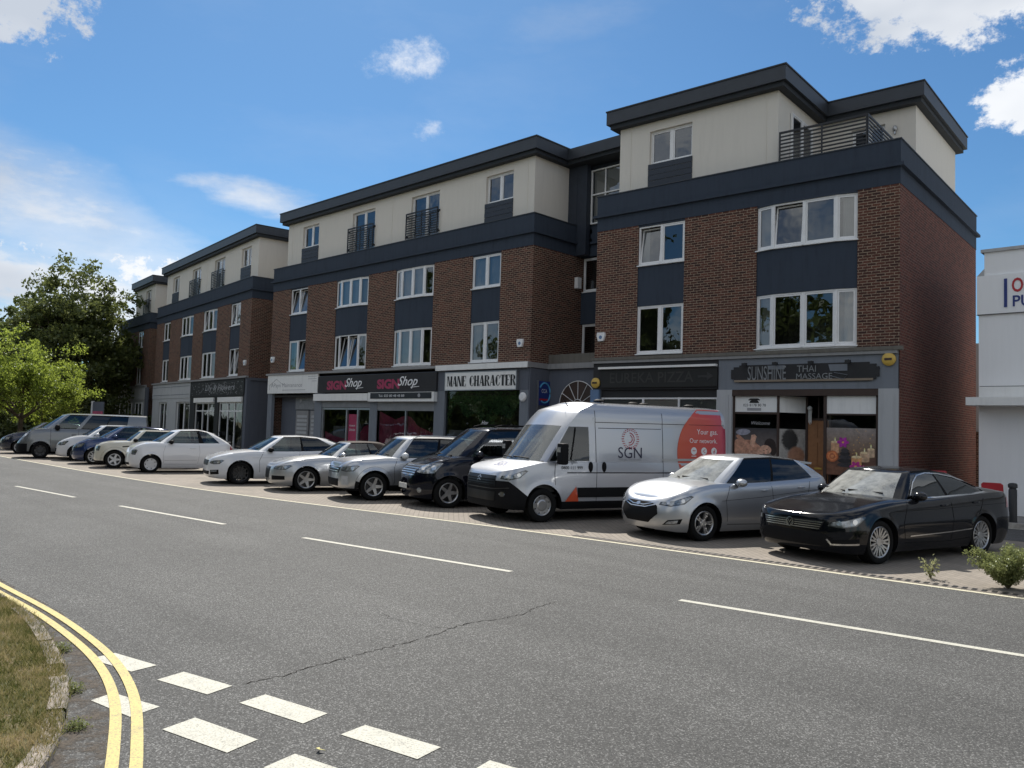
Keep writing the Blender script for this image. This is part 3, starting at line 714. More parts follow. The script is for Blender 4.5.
# ---------------- link between B and C (belongs to the middle block)
Lx = 2.98
m = MB(); m.face([(0, 2.75, 9.0), (Lx + .3, 2.75, 9.0), (Lx + .3, 2.75, 12.1), (0, 2.75, 12.1)])
for k in range(17): m.box(0.001, .52, 2.72 + .006 * (k % 2), 2.749, 9.05 + .18 * k, 9.05 + .18 * k + .168)
m.build('link_cladding', M['navy_clad'], B)
bx('link_return', M['navy_clad'], B, -.395, .03, 2.35, 2.9, 9.745, 12.02); bx('link_return', M['navy_clad'], B, .0305, .5, 2.36, 2.6, 8.55, 12.02)
for nm, e, z0, z1 in (('navy_band', .0, Z['bt'], Z['lip0']), ('drip_ledge', .1, Z['lip0'], Z['lip1']), ('parapet', .01, Z['lip1'], Z['par'])):
    bx(nm, M['navy'], B, .02 if e < .05 else .125, Lx - .02 if e < .05 else Lx - .125, 2.73 - e, 2.95, z0 + .001, z1 - .001)
bx('roof_fascia', M['fascia'], B, -.045, Lx + .3, 1.85, 5, 12.158, 12.58); bx('soffit_band', M['soffit'], B, -.145, Lx + .3, 1.97, 5, 12.022, 12.157)
fr = MB()
for a, b in ((.5, .56), (1.15, 1.2), (2.2, 2.26), (2.8, 2.86)): fr.box(a, b, 2.62, 2.7, 9.78, 11.78)
for z in (9.74, 10.84, 11.78): fr.box(.5, 2.86, 2.61, 2.71, z, z + .05)
w = fr.build('stair_window', M['upvc'], B); m = MB(); m.face([(.5, 2.66, 9.78), (2.86, 2.66, 9.78), (2.86, 2.66, 11.8), (.5, 2.66, 11.8)]); m.build('pane', M['pane'], w)
m = MB(); m.box(.6, 2.8, 2.715, 2.74, 9.76, 11.8); m.build('stair_wall', M['cream'], B)
for z0, z1 in ((7.2, 8.5), (4.75, 5.95)): win(B, [(.06, 2.8), (1.0, 2.8), (1.9, 2.8), (2.9, 2.8)], z0, z1, sill=True)
m = MB(); m.box(0.002, Lx - .002, 2.79, 2.95, 5.96, 7.16); m.box(0.002, Lx - .002, 2.79, 2.95, 4.2, 4.7); m.build('infill_panel', M['navy'], B)
bx('link_void', M['roomdark'], B, .02, Lx, 3.4, 3.5, 4.3, 9)
bx('link_shop_wall', M['greyblue'], B, .002, Lx - .02, 1.0, 1.2, 0, 4.08)
bx('link_cornice', M['greyledge'], B, .065, Lx - .1, .86, 1.2, 4.08, 4.27); bx('cornice', M['greyledge'], B, .002, .1, -.19, .859, 4.09, 4.28)
bx('link_roof', M['ledge'], B, .003, Lx - .01, 1.0, 2.72, 4.271, 4.62)
bx('shop_side', M['greyblue'], B, .0, .06, -.03, .999, .1, 4.075)
m = MB(); cx, cz, r_ = 1.45, 2.78, .86    # fanlight
m.slab([(cx + r_ * math.cos(t), cz + r_ * math.sin(t)) for t in np.linspace(0, PI, 25)], .985, .999); fan = m.build('fanlight', M['brown'], B)
m = MB()
for t in np.linspace(0, PI, 7): m.tube([(cx + .2 * math.cos(t), .975, cz + .2 * math.sin(t)), (cx + r_ * math.cos(t), .975, cz + r_ * math.sin(t))], .013, 5)
for rr in (.2, .85): m.tube([(cx + rr * math.cos(t), .975, cz + rr * math.sin(t)) for t in np.linspace(0, PI, 25)], .015, 5)
m.build('glazing_bar', M['upvc'], fan)
bx('link_door', M['brown'], B, .65, 2.25, .97, .999, .1, 2.74)
s = empty('hanging_sign', TB @ Matrix.Translation((.06, .35, 2.0)), 'dark upright sign with a light blue ring on the grey wall beside the fanlight', 'shop sign')
bx('board', M['bluelet'], s, .001, .05, 0.03, .72, .75, 1.62); bx('sign_frame', M['steel'], s, .0, .06, -.0, .029, 0, 1.65)
m = MB(); m.tube([(.055, .36 + .3 * math.cos(t), 1.2 + .36 * math.sin(t)) for t in np.linspace(-2.2, 2.6, 24)], .03, 6); m.build('ring_logo', M['sky_blue'], s)
me = text_mesh('CCA', width=.3, height=.14); me.materials.append(M['text_white'])
for v_ in me.vertices: v_.co = (.052, .2 + v_.co.x, 1.2 + v_.co.y)
o = bpy.data.objects.new('lettering', me); COL.objects.link(o); o.parent = s
bx('red_strip', M['red'], s, .051, .054, .1, .6, .92, .99)

# ================================================================= LEFT BLOCK (A)
A = empty('apartment_building', TA, 'brick block angled away above the black-fronted shop, third block from the right', 'building', 'brick apartment blocks over shops')
wing(A, -BW, 0, CD, BAYS, opens={(-3.21, 1): {0: 9, 1: 9}, (-7.99, 2): {1: 8}, (-3.21, 2): {0: 6}}, curts={(-12.44, 1): {1: (0, .6), 2: (.3, 1)}, (-16.45, 1): {0: (0, 1)}, (-7.99, 1): {1: (.2, .9)}, (-12.44, 2): {1: (0, 1)}})
penthouse(A, -17.61, -.4, .4, 8.7, PW, PD, strips=(-17.2, -8.92))
bx('roof_vent', M['fascia'], A, -10.7, -9.5, 1.6, 2.4, 12.62, 13.1)
ledge(A, -BW - .05, 0.06, M['greyledge'])
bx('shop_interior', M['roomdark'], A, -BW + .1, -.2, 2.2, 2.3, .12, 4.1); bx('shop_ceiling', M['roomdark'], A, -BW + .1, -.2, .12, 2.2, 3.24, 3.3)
bx('shop_fascia', M['pilaster'], A, -BW + .0, -9.6, -.06, -.0015, 3.2, 4.18)
bx('ground_wall', M['pilaster'], A, -BW, -16.6, -.03, .1, .1, 3.199); bx('ground_wall', M['pilaster'], A, -14.65, -12.6, -.03, .1, .1, 3.199); bx('ground_wall', M['pilaster'], A, -9.75, -9.6, -.03, .1, .1, 3.199)
for a, b in ((-16.6, -14.65), (-12.6, -9.75)):
    win(A, [(a, .02), ((a + b) / 2, .02), (b, .02)], .3, 2.95, sill=False, curtains={0: (.5, 1), 1: (0, .6)}); bx('ground_wall', M['pilaster'], A, a, b, -.03, .1, 2.951, 3.199)
m = MB()
for a, b in ((-17.9, -14.0), (-13.7, -9.8)): m.box(a, b, -.075, -.061, 3.42, 3.45); m.box(a, b, -.075, -.061, 3.95, 3.98)
m.build('fascia_moulding', M['grey'], A)
bx('shop_fascia', M['blackshop'], A, -9.58, -.36, -.08, -.0015, 3.18, 4.185)
for a, b in ((-9.58, -8.6), (-5.0, -4.28), (-.5, -.36)): bx('pilaster', M['blackshop'], A, a, b, -.06, .1, .1, 3.179)
for a, b in ((-8.6, -5.0), (-4.28, -.5)):
    bx('blind_box', M['white'], A, a, b, -.15, -.061, 2.88, 3.16)
    fr = MB()
    for u in (0, .36, .64, .96): fr.box(a + (b - a) * u, a + (b - a) * u + .07, .0, .08, .3, 2.88)
    fr.box(a, b, .01, .07, 2.34, 2.41); fr.box(a, b, .01, .07, 2.8, 2.879); fr.box(a, b, .01, .07, .25, .3)
    w = fr.build('shop_window', M['upvc'], A); m = MB(); m.face([(a, .04, .3), (b, .04, .3), (b, .04, 2.85), (a, .04, 2.85)]); m.build('pane', M['shopglass'], w)
bx('stall_riser', M['blackshop'], A, -8.6, -.5, 0, .1, .1, .249)
m = MB(); m.box(-.34, .03, -.06, .2, .1, 4.18); m.box(.03, .05, .2, 3.0, .1, 4.18); m.box(.0505, .14, .1, 3.0, 4.05, 4.19); m.build('end_wall', M['greyblue'], A)
m = MB(); m.box(.051, .06, 1.95, 2.2, 1.9, 2.35); m.box(.051, .06, 1.98, 2.17, 1.6, 1.78); m.build('wall_plaque', M['pilaster'], A)
s = sign_root(TA, -9.4, 3.25, 'black fascia sign of the black-fronted shop, covered in pale scattered script lettering')
bx('board', M['blackshop'], s, 0, 8.95, -.12, -.081, 0, .85)
text_on('Lily & Flowers', M['text_grey'], s, 2.6, .22, -.123, width=5.0, height=.42, shear=.3)
v = []; f = []
for k in range(260):
    p = np.array([rng.normal(4.6, 2.2), -.123, rng.uniform(.08, .78)])
    if not .1 < p[0] < 8.8: continue
    a = rng.uniform(0, 6.28); L = rng.uniform(.03, .1); d = np.array([math.cos(a) * L, 0, math.sin(a) * L * .6]); e = np.array([-math.sin(a) * .018, 0, math.cos(a) * .018]); i = len(v)
    v += [tuple(p - d), tuple(p + e), tuple(p + d), tuple(p - e)]; f.append([i, i + 1, i + 2, i + 3])
m = MB(); m.v = v; m.f = f; m.mi = [0] * len(f); m.build('leaf_motif', M['text_grey'], s)

# link walls between A and B, and A and Z
def link(root, x0, x1, y):
    bx('link_wall', M['brick'], root, x0, x1, y, y + .2, 0, 8.53); bx('navy_band', M['navy'], root, x0, x1, y - .01, y + .2, 8.541, 9.74)
    bx('link_cladding', M['navy_clad'], root, x0, x1, y + .05, y + .25, 9.741, 12.15); bx('roof_fascia', M['fascia'], root, x0, x1, y - .3, y + 3, 12.16, 12.61)
link(B, -BW - 3.6, -BW - .002, 3.4)
link(A, -BW - 2.83, -BW - .002, 3.0)

# ================================================================= FAR BLOCK (Z)
Zb = empty('apartment_building', TZ, 'farthest brick block at the left end of the row beside the tall tree', 'building', 'brick apartment blocks over shops')
ZB = [('small', -3.2, -1.75), ('wide', -8.41, -5.75)]
wing(Zb, -CW, 0, CD, ZB)
penthouse(Zb, -6.0, -.56, .4, 8.6, [], [(-3.2, -1.75)])
m = MB(); sheet(m, -8.8, -6.0, 9.3, 12.02, front(3.85), [], .1); sheet(m, 3.85, 8.7, 9.3, 12.02, sideL(-8.8)); m.build('cream_wall', M['cream'], Zb)
bx('roof_fascia', M['fascia'], Zb, -9.1, -6.36, 3.5, 9, 12.162, 12.61)
ledge(Zb, -CW, 0, M['greyledge']); bx('shop_fascia', M['pilaster'], Zb, -CW, -.02, -.06, -.0015, 3.2, 4.18); bx('ground_wall', M['pilaster'], Zb, -CW, 0, .02, .1, .1, 3.199)
bx('pilaster', M['greyblue'], Zb, -.1, .6, -.08, -.061 + .08, .1, 4.1)
for a, b in ((-2.9, -1.0), (-5.9, -4.0), (-8.6, -6.8)): win(Zb, [(a, -.09), ((a + b) / 2, -.09), (b, -.09)], .5, 3.0, sill=False); bx('window_void', M['roomdark'], Zb, a, b, .005, .019, .5, 3.0)

# ================================================================= WHITE BUILDING at right
TW = frame(-5.64, 23.0, 0)
Wb = empty('white_building', TW, 'plain white painted two storey building cut off by the right edge of the photo', 'building')
WHT = streaky('white_paint_wall', (.87, .88, .89), .9, sc=.6)
m = MB(); m.box(0, 14, 0, 12, 0, 2.75); m.box(0, 14, .002, 12, 2.75, 5.12); m.box(-.03, 14, -.05, 12, 5.12, 6.12); m.box(.13, 14, 0, 12, 6.12, 6.72)
m.build('wall', WHT, Wb)
m = MB(); m.box(-.12, 14, -.7, .0, 2.80, 3.0); m.build('canopy', M['white'], Wb)
m = MB(); m.box(.06, 14, -.06, 12, 6.721, 6.8); m.slab([(-.03, 6.12), (.13, 6.3), (.13, 6.12)], -.04, 1); m.build('coping', M['pilaster'], Wb)
bx('panel_joint', M['charcoal'], Wb, -.035, 14, -.056, -.0505, 5.115, 5.135); bx('crack', M['charcoal'], Wb, .02, 1.2, -.004, .001, 3.3, 3.312)
bx('stained_band', M['white'], Wb, .01, 14, -.03, -.001, 2.99, 3.29)
s = empty('wall_sign', TW @ Matrix.Translation((.58, -.055, 5.28)), 'wall sign with red OP over navy PU beside a navy bar at the photo edge', 'sign')
bx('bar', M['bluelet'], s, 0, .07, -.01, 0, 0, .72)
text_on('OP', M['red'], s, .17, .36, -.006, width=.42, height=.36, offset=.02); text_on('PU', M['bluelet'], s, .19, .0, -.006, width=.4, height=.28, offset=.015)

# alarm boxes and small wall fittings
def alarm(T, x, z, label, kind='white'):
    if kind == 'white':
        r = empty('alarm_box', T @ Matrix.Translation((x, -.001, z)), label, 'alarm box', 'burglar alarm boxes on the facades')
        m = MB(); m.slab([(-.16, .05), (-.1, -.13), (.1, -.13), (.16, .05), (.14, .16), (-.14, .16)], -.09, 0); m.build('cover', M['upvc'], r, bevel=.012)
        m = MB(); m.lathe([(0, -.096), (.06, -.096), (.06, -.09)], 'y', 14); m.build('badge', M['blue'], r)
    else:
        r = empty('alarm_box', T @ Matrix.Translation((x, -.07, z)), label, 'alarm box', 'round yellow alarm boxes')
        m = MB(); m.lathe([(0, -.09), (.13, -.085), (.17, -.05), (.17, 0)], 'y', 20); m.build('cover', M['gold'], r, smooth=True)
        m = MB(); m.box(-.09, .09, -.1, -.088, -.03, .03); m.build('badge', M['brown'], r)
alarm(TC, .28, 4.97, 'white alarm box on the brick at the left edge of the nearest block')
alarm(TB, -.47, 4.97, 'white alarm box on the brick above the right end of the MANE CHARACTER sign')
alarm(TB, -17.85, 5.0, 'white alarm box on the brick above the left end of the property office sign')
alarm(TA, -.5, 5.0, 'white alarm box above the right end of the black fascia sign of the third block')
alarm(TC, 9.24, 3.95, 'round yellow alarm box at the right end of the massage shop fascia', 'y')
alarm(TC, .14, 3.46, 'round yellow alarm box at the left end of the dark shop above the blue box', 'y')
r = empty('wall_vent', TB @ Matrix.Translation((0, 2.5, 7.5)), 'small white flue box on the brick side wall beside the recessed stair windows', 'vent')
bx('cover', M['upvc'], r, .0, .16, -.12, .1, -.2, .22)
# ------------------------------------------------------------------ vehicles
def curve(pts):
    """smooth monotone-ish interpolation through (x, v) knots"""
    xs = np.array([p[0] for p in pts], float); ys = np.array([p[1] for p in pts], float)
    h = np.diff(xs); dlt = np.diff(ys) / h; m = np.zeros(len(xs))
    m[0], m[-1] = dlt[0], dlt[-1]
    for k in range(1, len(xs) - 1):
        m[k] = 0 if dlt[k - 1] * dlt[k] <= 0 else 3 * (h[k - 1] + h[k]) / ((2 * h[k] + h[k - 1]) / dlt[k - 1] + (h[k] + 2 * h[k - 1]) / dlt[k])
    def f(x):
        x = min(max(x, xs[0]), xs[-1]); k = min(int(np.searchsorted(xs, x, side='right')) - 1, len(xs) - 2)
        t = (x - xs[k]) / h[k]
        return ((1 + 2 * t) * (1 - t) ** 2) * ys[k] + t * (1 - t) ** 2 * h[k] * m[k] + t * t * (3 - 2 * t) * ys[k + 1] + t * t * (t - 1) * h[k] * m[k + 1]
    return f

FS_DEF = [(0, .07), (.12, .02), (.35, .0), (.6, .008), (.82, .02), (.94, .045), (1, .10)]
RS_DEF = [(0, .12), (.2, .02), (.45, .0), (.8, .03), (1, .08)]
IN_DEF = [(0, .075), (.1, .035), (.3, .008), (.55, .0), (.7, .012), (.8, .02), (.93, .045), (1, .085)]

class Car:
    def __init__(s, P, theta, sp, label, cat='car', name='parked_car'):
        s.sp = sp; W = sp['W']; L = sp['L']
        a = rad(90 - theta); R = rotz(a)
        off = R @ Vector((sp['ov'], -(W / 2 - .02), 0))
        s.root = empty(name, Matrix.Translation((P[0] - off.x, P[1] - off.y, 0)) @ R, label, cat, 'vehicles parked nose out in the bays')
        s.body()
    # plan half width
    def w(s, x):
        sp = s.sp; W, L, af, ar, n = sp['W'], sp['L'], sp.get('af', .75), sp.get('ar', .6), sp.get('n', 2.7)
        if x < af: return W / 2 * (1 - (1 - x / af) ** n) ** (1 / n) * 1.0
        if x > L - ar: return W / 2 * max(0, 1 - (1 - (L - x) / ar) ** n) ** (1 / n)
        return W / 2
    def body(s):
        sp = s.sp; L, W, Rt = sp['L'], sp['W'], sp['R']; ov, wb = sp['ov'], sp['wb']; Ra = Rt + sp.get('gap', .05)
        af, ar, n = sp.get('af', .75), sp.get('ar', .6), sp.get('n', 2.7)
        zt = curve(sp['top']); gc = sp.get('gc', .165)
        fs = curve(sp.get('fs', FS_DEF)); rs = curve(sp.get('rs', RS_DEF)); ins = curve(sp.get('ins', IN_DEF))
        s.zt = zt
        xs = set(np.round(af * (1 - np.cos(np.linspace(0, PI / 2, 15)) ** (2 / n)), 5)) | set(np.round(L - ar * (1 - np.cos(np.linspace(0, PI / 2, 13)) ** (2 / n)), 5))
        axles = (ov, ov + wb)
        for c in axles: xs |= set(np.round(c + Ra * np.sin(np.linspace(-PI / 2, PI / 2, 17)), 5))
        xs |= set(np.round(np.linspace(af, L - ar, 24), 5)); xs = sorted(x for x in xs if 0 <= x <= L)
        xs = [x for k, x in enumerate(xs) if k == 0 or x - xs[k - 1] > .008 or any(abs(x - c - q) < 1e-4 for c in axles for q in (-Ra, Ra))]
        base = lambda x: gc + .03 * max(0, 1 - x / .3) + sp.get('rg', .1) * max(0, 1 - (L - x) / .5)
        cols = []
        for x in xs:
            hit = [c for c in axles if abs(x - c) <= Ra + 1e-6]
            if hit:
                c = hit[0]; dz = math.sqrt(max(0, Ra * Ra - (x - c) ** 2)); za = max(Rt + dz, base(x))
                if abs(abs(x - c) - Ra) < 1e-4:
                    cols += [(x, base(x)), (x, max(za, base(x)))] if x < c else [(x, max(za, base(x))), (x, base(x))]
                else: cols.append((x, za))
            else: cols.append((x, base(x)))
        NR = [0, .04, .1, .18, .28, .38, .48, .58, .68, .76, .83, .89, .94, .975, 1]
        def P(x, z, top):
            b = base(x); g = min(max((z - b) / (top - b), 0), 1); y = s.w(x); k = y / (W / 2)
            for c in axles:                                     # soft wheel-arch lips
                d = math.hypot(x - c, z - Rt); y += sp.get('flare', .012) * math.exp(-((d - Ra) / .05) ** 2) * k
            y -= ins(g) * k
            sh = 0
            if x < af: sh = fs(g) * (1 - x / af) ** 1.3
            elif x > L - ar: sh = -rs(g) * (1 - (L - x) / ar) ** 1.3
            return (x + sh, max(y, 0), z)
        m = MB(); nc = len(cols); nr = len(NR); idx = {}
        for sg in (-1, 1):
            for j, (x, zb) in enumerate(cols):
                t = zt(x)
                for i, f in enumerate(NR):
                    p = P(x, zb + (t - zb) * f, t); idx[sg, j, i] = len(m.v); m.v.append((p[0], sg * p[1], p[2]))
                idx[sg, j, -1] = len(m.v); p = P(x, zb, t); m.v.append((p[0] + (.04 if x < .01 else 0), sg * max(p[1] - .13, 0), zb + .01))
        def add(q, mi):
            if len(set(q)) >= 3: m.f.append(q); m.mi.append(mi)
        for sg in (-1, 1):
            for j in range(nc - 1):
                q = [idx[sg, j, -1], idx[sg, j + 1, -1], idx[sg, j + 1, 0], idx[sg, j, 0]]; add(q, 1)
                for i in range(nr - 1):
                    q = [idx[sg, j, i], idx[sg, j + 1, i], idx[sg, j + 1, i + 1], idx[sg, j, i + 1]]; bf = sp.get('black')
                    add(q, 1 if bf and bf(sum(m.v[t_][0] for t_ in q) / 4, sum(m.v[t_][2] for t_ in q) / 4) else 0)
        # top skin (bonnet, deck)
        cr = sp.get('crown', .06); NY = 10; tops = {}
        for j, (x, zb) in enumerate(cols):
            a, b = m.v[idx[-1, j, nr - 1]], m.v[idx[1, j, nr - 1]]; yj = abs(b[1])
            for k in range(NY + 1):
                if k == 0: tops[j, k] = idx[-1, j, nr - 1]; continue
                if k == NY: tops[j, k] = idx[1, j, nr - 1]; continue
                u = -1 + 2 * k / NY; tops[j, k] = len(m.v); cf = min(1, x / .7, (L - x) / .5); cf = cf * cf * (3 - 2 * cf); m.v.append((a[0], u * yj, a[2] + cr * (1 - abs(u) ** 2.4) * cf))
        for j in range(nc - 1):
            for k in range(NY): add([tops[j, k], tops[j + 1, k], tops[j + 1, k + 1], tops[j, k + 1]], 0)
        # greenhouse
        lv = sp['levels']; colsdef = []
        for q in (0, .22, .45, .68, .86, .94): colsdef.append(('f', q))
        for fr, ty in sp['side']: colsdef.append(('s', fr))
        for q in (.94, .86, .6, .3, 0): colsdef.append(('r', q))
        types = ['g'] * 4 + ['b'] + ['b'] + [t for _, t in sp['side'][:-1]] + ['b', 'b'] + ['g'] * 3
        grp = []; gi = 0
        for j in range(len(types)):
            if types[j] not in 'gp' or (j and types[j] != types[j - 1]): gi += 1
            grp.append(gi)
        def lp(l, col):
            kind, q = col; zf = l['zf']
            if isinstance(q, tuple): q = q[min([id(a) for a in lv].index(id(l)), len(q) - 1)]
            if kind == 's':
                x = l['fs'] + (l['rs'] - l['fs']) * q; y = l['hw'] * (1 - l.get('taper', .04) * q * q - l.get('ftaper', .04) * (1 - q) ** 3); return Vector((x, y, zf(x)))
            if kind == 'f':
                y = l['hw'] * (1 - l.get('ftaper', .04)) * q; x = l['fc'] + (l['fs'] - l['fc']) * q ** 2.4; z = zf(x) + l.get('zc', 0) * (1 - q * q); return Vector((x, y, z))
            y = l['hw'] * (1 - l.get('taper', .04)) * q; x = l['rc'] + (l['rs'] - l['rc']) * q ** 3; return Vector((x, y, zf(x) + l.get('zcr', l.get('zc', 0)) * (1 - q * q)))
        for l in lv: l['zf'] = curve(l['z']) if isinstance(l['z'], list) else (lambda x, z=l['z']: z)
        parts = {}
        first = None
        for li, (A, Bv) in enumerate(zip(lv, lv[1:])):
            glass = A.get('glass', True)
            rows = [0, .045, .2, .4, .6, .8, .93, 1] if glass else [0, .25, .5, .75, 1]
            for sg in (-1, 1):
                ids = {}
                for j, col in enumerate(colsdef):
                    p0, p1 = lp(A, col), lp(Bv, col)
                    for i, f in enumerate(rows):
                        p = p0.lerp(p1, f); bl = A.get('bulge', .02) * math.sin(PI * f)
                        out = Vector((p.x - (lv[0]['fs'] + lv[0]['rs']) / 2 if col[0] != 's' else 0, p.y if col[0] == 's' else 0, 0)); 
                        if out.length > 0: p = p + out.normalized() * bl
                        ids[j, i] = len(m.v); m.v.append((p.x, sg * p.y, p.z))
                for j in range(len(colsdef) - 1):
                    for i in range(len(rows) - 1):
                        q = [ids[j, i], ids[j + 1, i], ids[j + 1, i + 1], ids[j, i + 1]]; ty = types[j]
                        zone = colsdef[j][0] if colsdef[j][0] == colsdef[j + 1][0] else 'x'
                        rlo, rhi = 1, len(rows) - 3
                        if zone == 'r': rlo, rhi = 1, len(rows) - 3
                        if glass and ty in 'gp' and rlo <= i <= rhi:
                            if zone == 'r' and sp.get('solid_rear'): add(q, 0); continue
                            key = ('windscreen' if zone == 'f' else 'rear_window' if zone == 'r' else 'side_window', 0 if zone != 's' else (sg, grp[j]))
                            parts.setdefault(key, []).append((q, ty))
                        elif glass and zone == 's' and (ty == 'k' or (ty in 'gpk' and sp.get('blackframe', True) and i in (0, len(rows) - 2))) and i <= len(rows) - 2: add(q, 1)
                        elif glass and zone == 'f' and i == 0: add(q, 1)
                        elif sp.get('cloth') and m.v[q[0]][0] > A['fs'] + .45: add(q, 2)
                        else: add(q, 0)
                if li == len(lv) - 2:
                    if sg == -1: topl = [ids[j, len(rows) - 1] for j in range(len(colsdef))]
                    else: topr = [ids[j, len(rows) - 1] for j in range(len(colsdef))]
        rc = sp.get('roofcrown', .05); NR2 = 10; g2 = {}
        for j in range(len(colsdef)):
            a, b = m.v[topl[j]], m.v[topr[j]]; yj = abs(b[1])
            for k in range(NR2 + 1):
                if k in (0, NR2): g2[j, k] = topl[j] if k == 0 else topr[j]; continue
                u = -1 + 2 * k / NR2; g2[j, k] = len(m.v); m.v.append((a[0], u * yj, a[2] + rc * (1 - abs(u) ** 2.2) * min(1, (yj / lv[-1]['hw']))))
        rmi = 2 if sp.get('roofmat') else 0
        for j in range(len(colsdef) - 1):
            for k in range(NR2): add([g2[j, k], g2[j + 1, k], g2[j + 1, k + 1], g2[j, k + 1]], rmi)
        mats = [sp['paint'], M['trim']] + ([sp['roofmat']] if sp.get('roofmat') else [])
        allv = list(m.v)
        if sp.get('roofmat_all'):   # fabric hood: every greenhouse panel is cloth
            pass
        s.bodyo = m.build('body', mats, s.root, smooth=True, angle=42)
        if sp.get('cuts'):
            bm = bmesh.new(); bm.from_mesh(s.bodyo.data)
            for co, no in sp['cuts']: bmesh.ops.bisect_plane(bm, geom=bm.verts[:] + bm.edges[:] + bm.faces[:], plane_co=co, plane_no=no)
            for fc_ in bm.faces:
                if fc_.material_index == 0:
                    cm = fc_.calc_center_median()
                    if sp['blackc'](cm.x, cm.z): fc_.material_index = 1
            bm.to_mesh(s.bodyo.data); bm.free()
        if sp.get('arches'):
            for c in axles:
                for sg in (-1, 1):
                    am = MB(); k_ = 26
                    for k in range(k_):
                        a0, a1 = PI * 1.06 * k / k_ - .09, PI * 1.06 * (k + 1) / k_ - .09; s.bvh = None
                        am.face([(c + q * math.cos(t), sg, Rt + q * math.sin(t)) for q, t in ((Ra - .005, a0), (Ra + .085, a0), (Ra + .085, a1), (Ra - .005, a1))])
                    s._arch = getattr(s, '_arch', []) + [(sg, am)]
        # glass
        for key, lst in parts.items():
            gm = MB(); mp = {}
            for q, ty in lst:
                ff = []
                for i in q:
                    if i not in mp: mp[i] = len(gm.v); gm.v.append(allv[i])
                    ff.append(mp[i])
                gm.f.append(ff); gm.mi.append(0)
            mat = sp.get('wsglass', M['carglass']) if key[0] == 'windscreen' else (M['carglass_dark'] if lst[0][1] == 'p' or key[0] == 'rear_window' else sp.get('sideglass', M['carglass']))
            gm.build(key[0], mat, s.root, smooth=True, angle=60)
        bm = bmesh.new(); bm.from_mesh(s.bodyo.data)
        full = MB(); full.v = allv; full.f = list(m.f) + [q for l in parts.values() for q, _ in l]
        s.bvh = BVHTree.FromPolygons([Vector(v) for v in full.v], [f if len(set(f)) == len(f) else list(dict.fromkeys(f)) for f in full.f])
        bm.free()
        for sg, am in getattr(s, '_arch', []):
            am.v = [tuple(s.proj(v[0], v[2], 'side', sg, .012)) for v in am.v]; am.build('arch_trim', M['trim'], s.root)
        # underbody and cabin
        ub = MB(); ub.box(.35, L - .35, -(W / 2 - .27), W / 2 - .27, gc + .0, .52); ub.build('underbody', M['trim'], s.root)
        zb_ = lv[0]['zf'](lv[0]['fs'] + .5); xm = lv[1]['fs'] + .15 if not sp.get('seatx') else sp['seatx']
        cb = MB(); cb.box(lv[0]['fc'] + .25, lv[0]['rc'] - .25, -(W / 2 - .16), W / 2 - .16, .5, .55); cb.build('cabin_floor', M['cabin'], s.root)
        d = MB(); x0 = lv[0]['fc'] + .1; d.slab([(x0, zb_ - .14), (x0 + .75, zb_ - .12), (x0 + .82, zb_ - .2), (x0 + .8, .6), (x0, .6)], -(W / 2 - .2), W / 2 - .2); d.build('dashboard', sp.get('dashmat', M['dash']), s.root, bevel=.02)
        for yy in (-.36, .36):
            t = MB(); zs = zb_ - .38
            t.box(xm, xm + .5, yy - .24, yy + .24, zs - .1, zs + .08); t.slab([(xm + .42, zs), (xm + .56, zs), (xm + .78, zs + .58), (xm + .66, zs + .6)], yy - .23, yy + .23); t.box(xm + .7, xm + .8, yy - .12, yy + .12, zs + .6, zs + .78)
            t.build('seat', M['cabin'], s.root, bevel=.035)
        if not sp.get('van'):
            t = MB(); xr = xm + 1.0; zs = zb_ - .36; hw_ = W / 2 - .25; t.box(xr, xr + .4, -hw_, hw_, zs - .1, zs + .06); t.slab([(xr + .36, zs), (xr + .5, zs), (xr + .64, zs + .42), (xr + .54, zs + .44)], -hw_, hw_)
            t.build('rear_seat', M['cabin'], s.root, bevel=.03)
        t = MB(); cx = x0 + .72; cz = zb_ - .05; t.tube([(cx + .07 * math.sin(q), .36 + .185 * math.cos(q), cz + .17 * math.sin(q)) for q in np.linspace(0, 2 * PI, 21)], .015, 6, cap=False); t.tube([(cx, .18, cz), (cx, .54, cz)], .016, 5); t.tube([(cx, .36, cz), (cx - .2, .36, cz - .1)], .03, 6)
        t.build('steering_wheel', M['trim'], s.root)
        s.wheels()
    # --- shapes laid on the body skin
    def dirs(s, mode, sg=-1):
        if mode == 'side': return Vector((0, -sg, 0)), lambda a, b: Vector((a, sg * 3, b))
        if mode == 'front': return Vector((1, 0, 0)), lambda a, b: Vector((-3, a, b))
        if mode == 'rear': return Vector((-1, 0, 0)), lambda a, b: Vector((9, a, b))
        if mode == 'top': return Vector((0, 0, -1)), lambda a, b: Vector((a, b, 5))
        al = rad(mode); d = Vector((math.cos(al), -sg * math.sin(al), 0)); e = Vector((math.sin(al), sg * math.cos(al), 0))
        return d, lambda a, b: e * a - d * 4 + Vector((0, 0, b))
    def u(s, x, y, al): return x * math.sin(rad(al)) + y * math.cos(rad(al))
    def proj(s, a, b, mode, sg, off):
        d, o = s.dirs(mode, sg); h = s.bvh.ray_cast(o(a, b), d)
        if h[0] is None:
            h = s.bvh.find_nearest(o(a, b) + d * 3.2)
        return h[0] - d * off
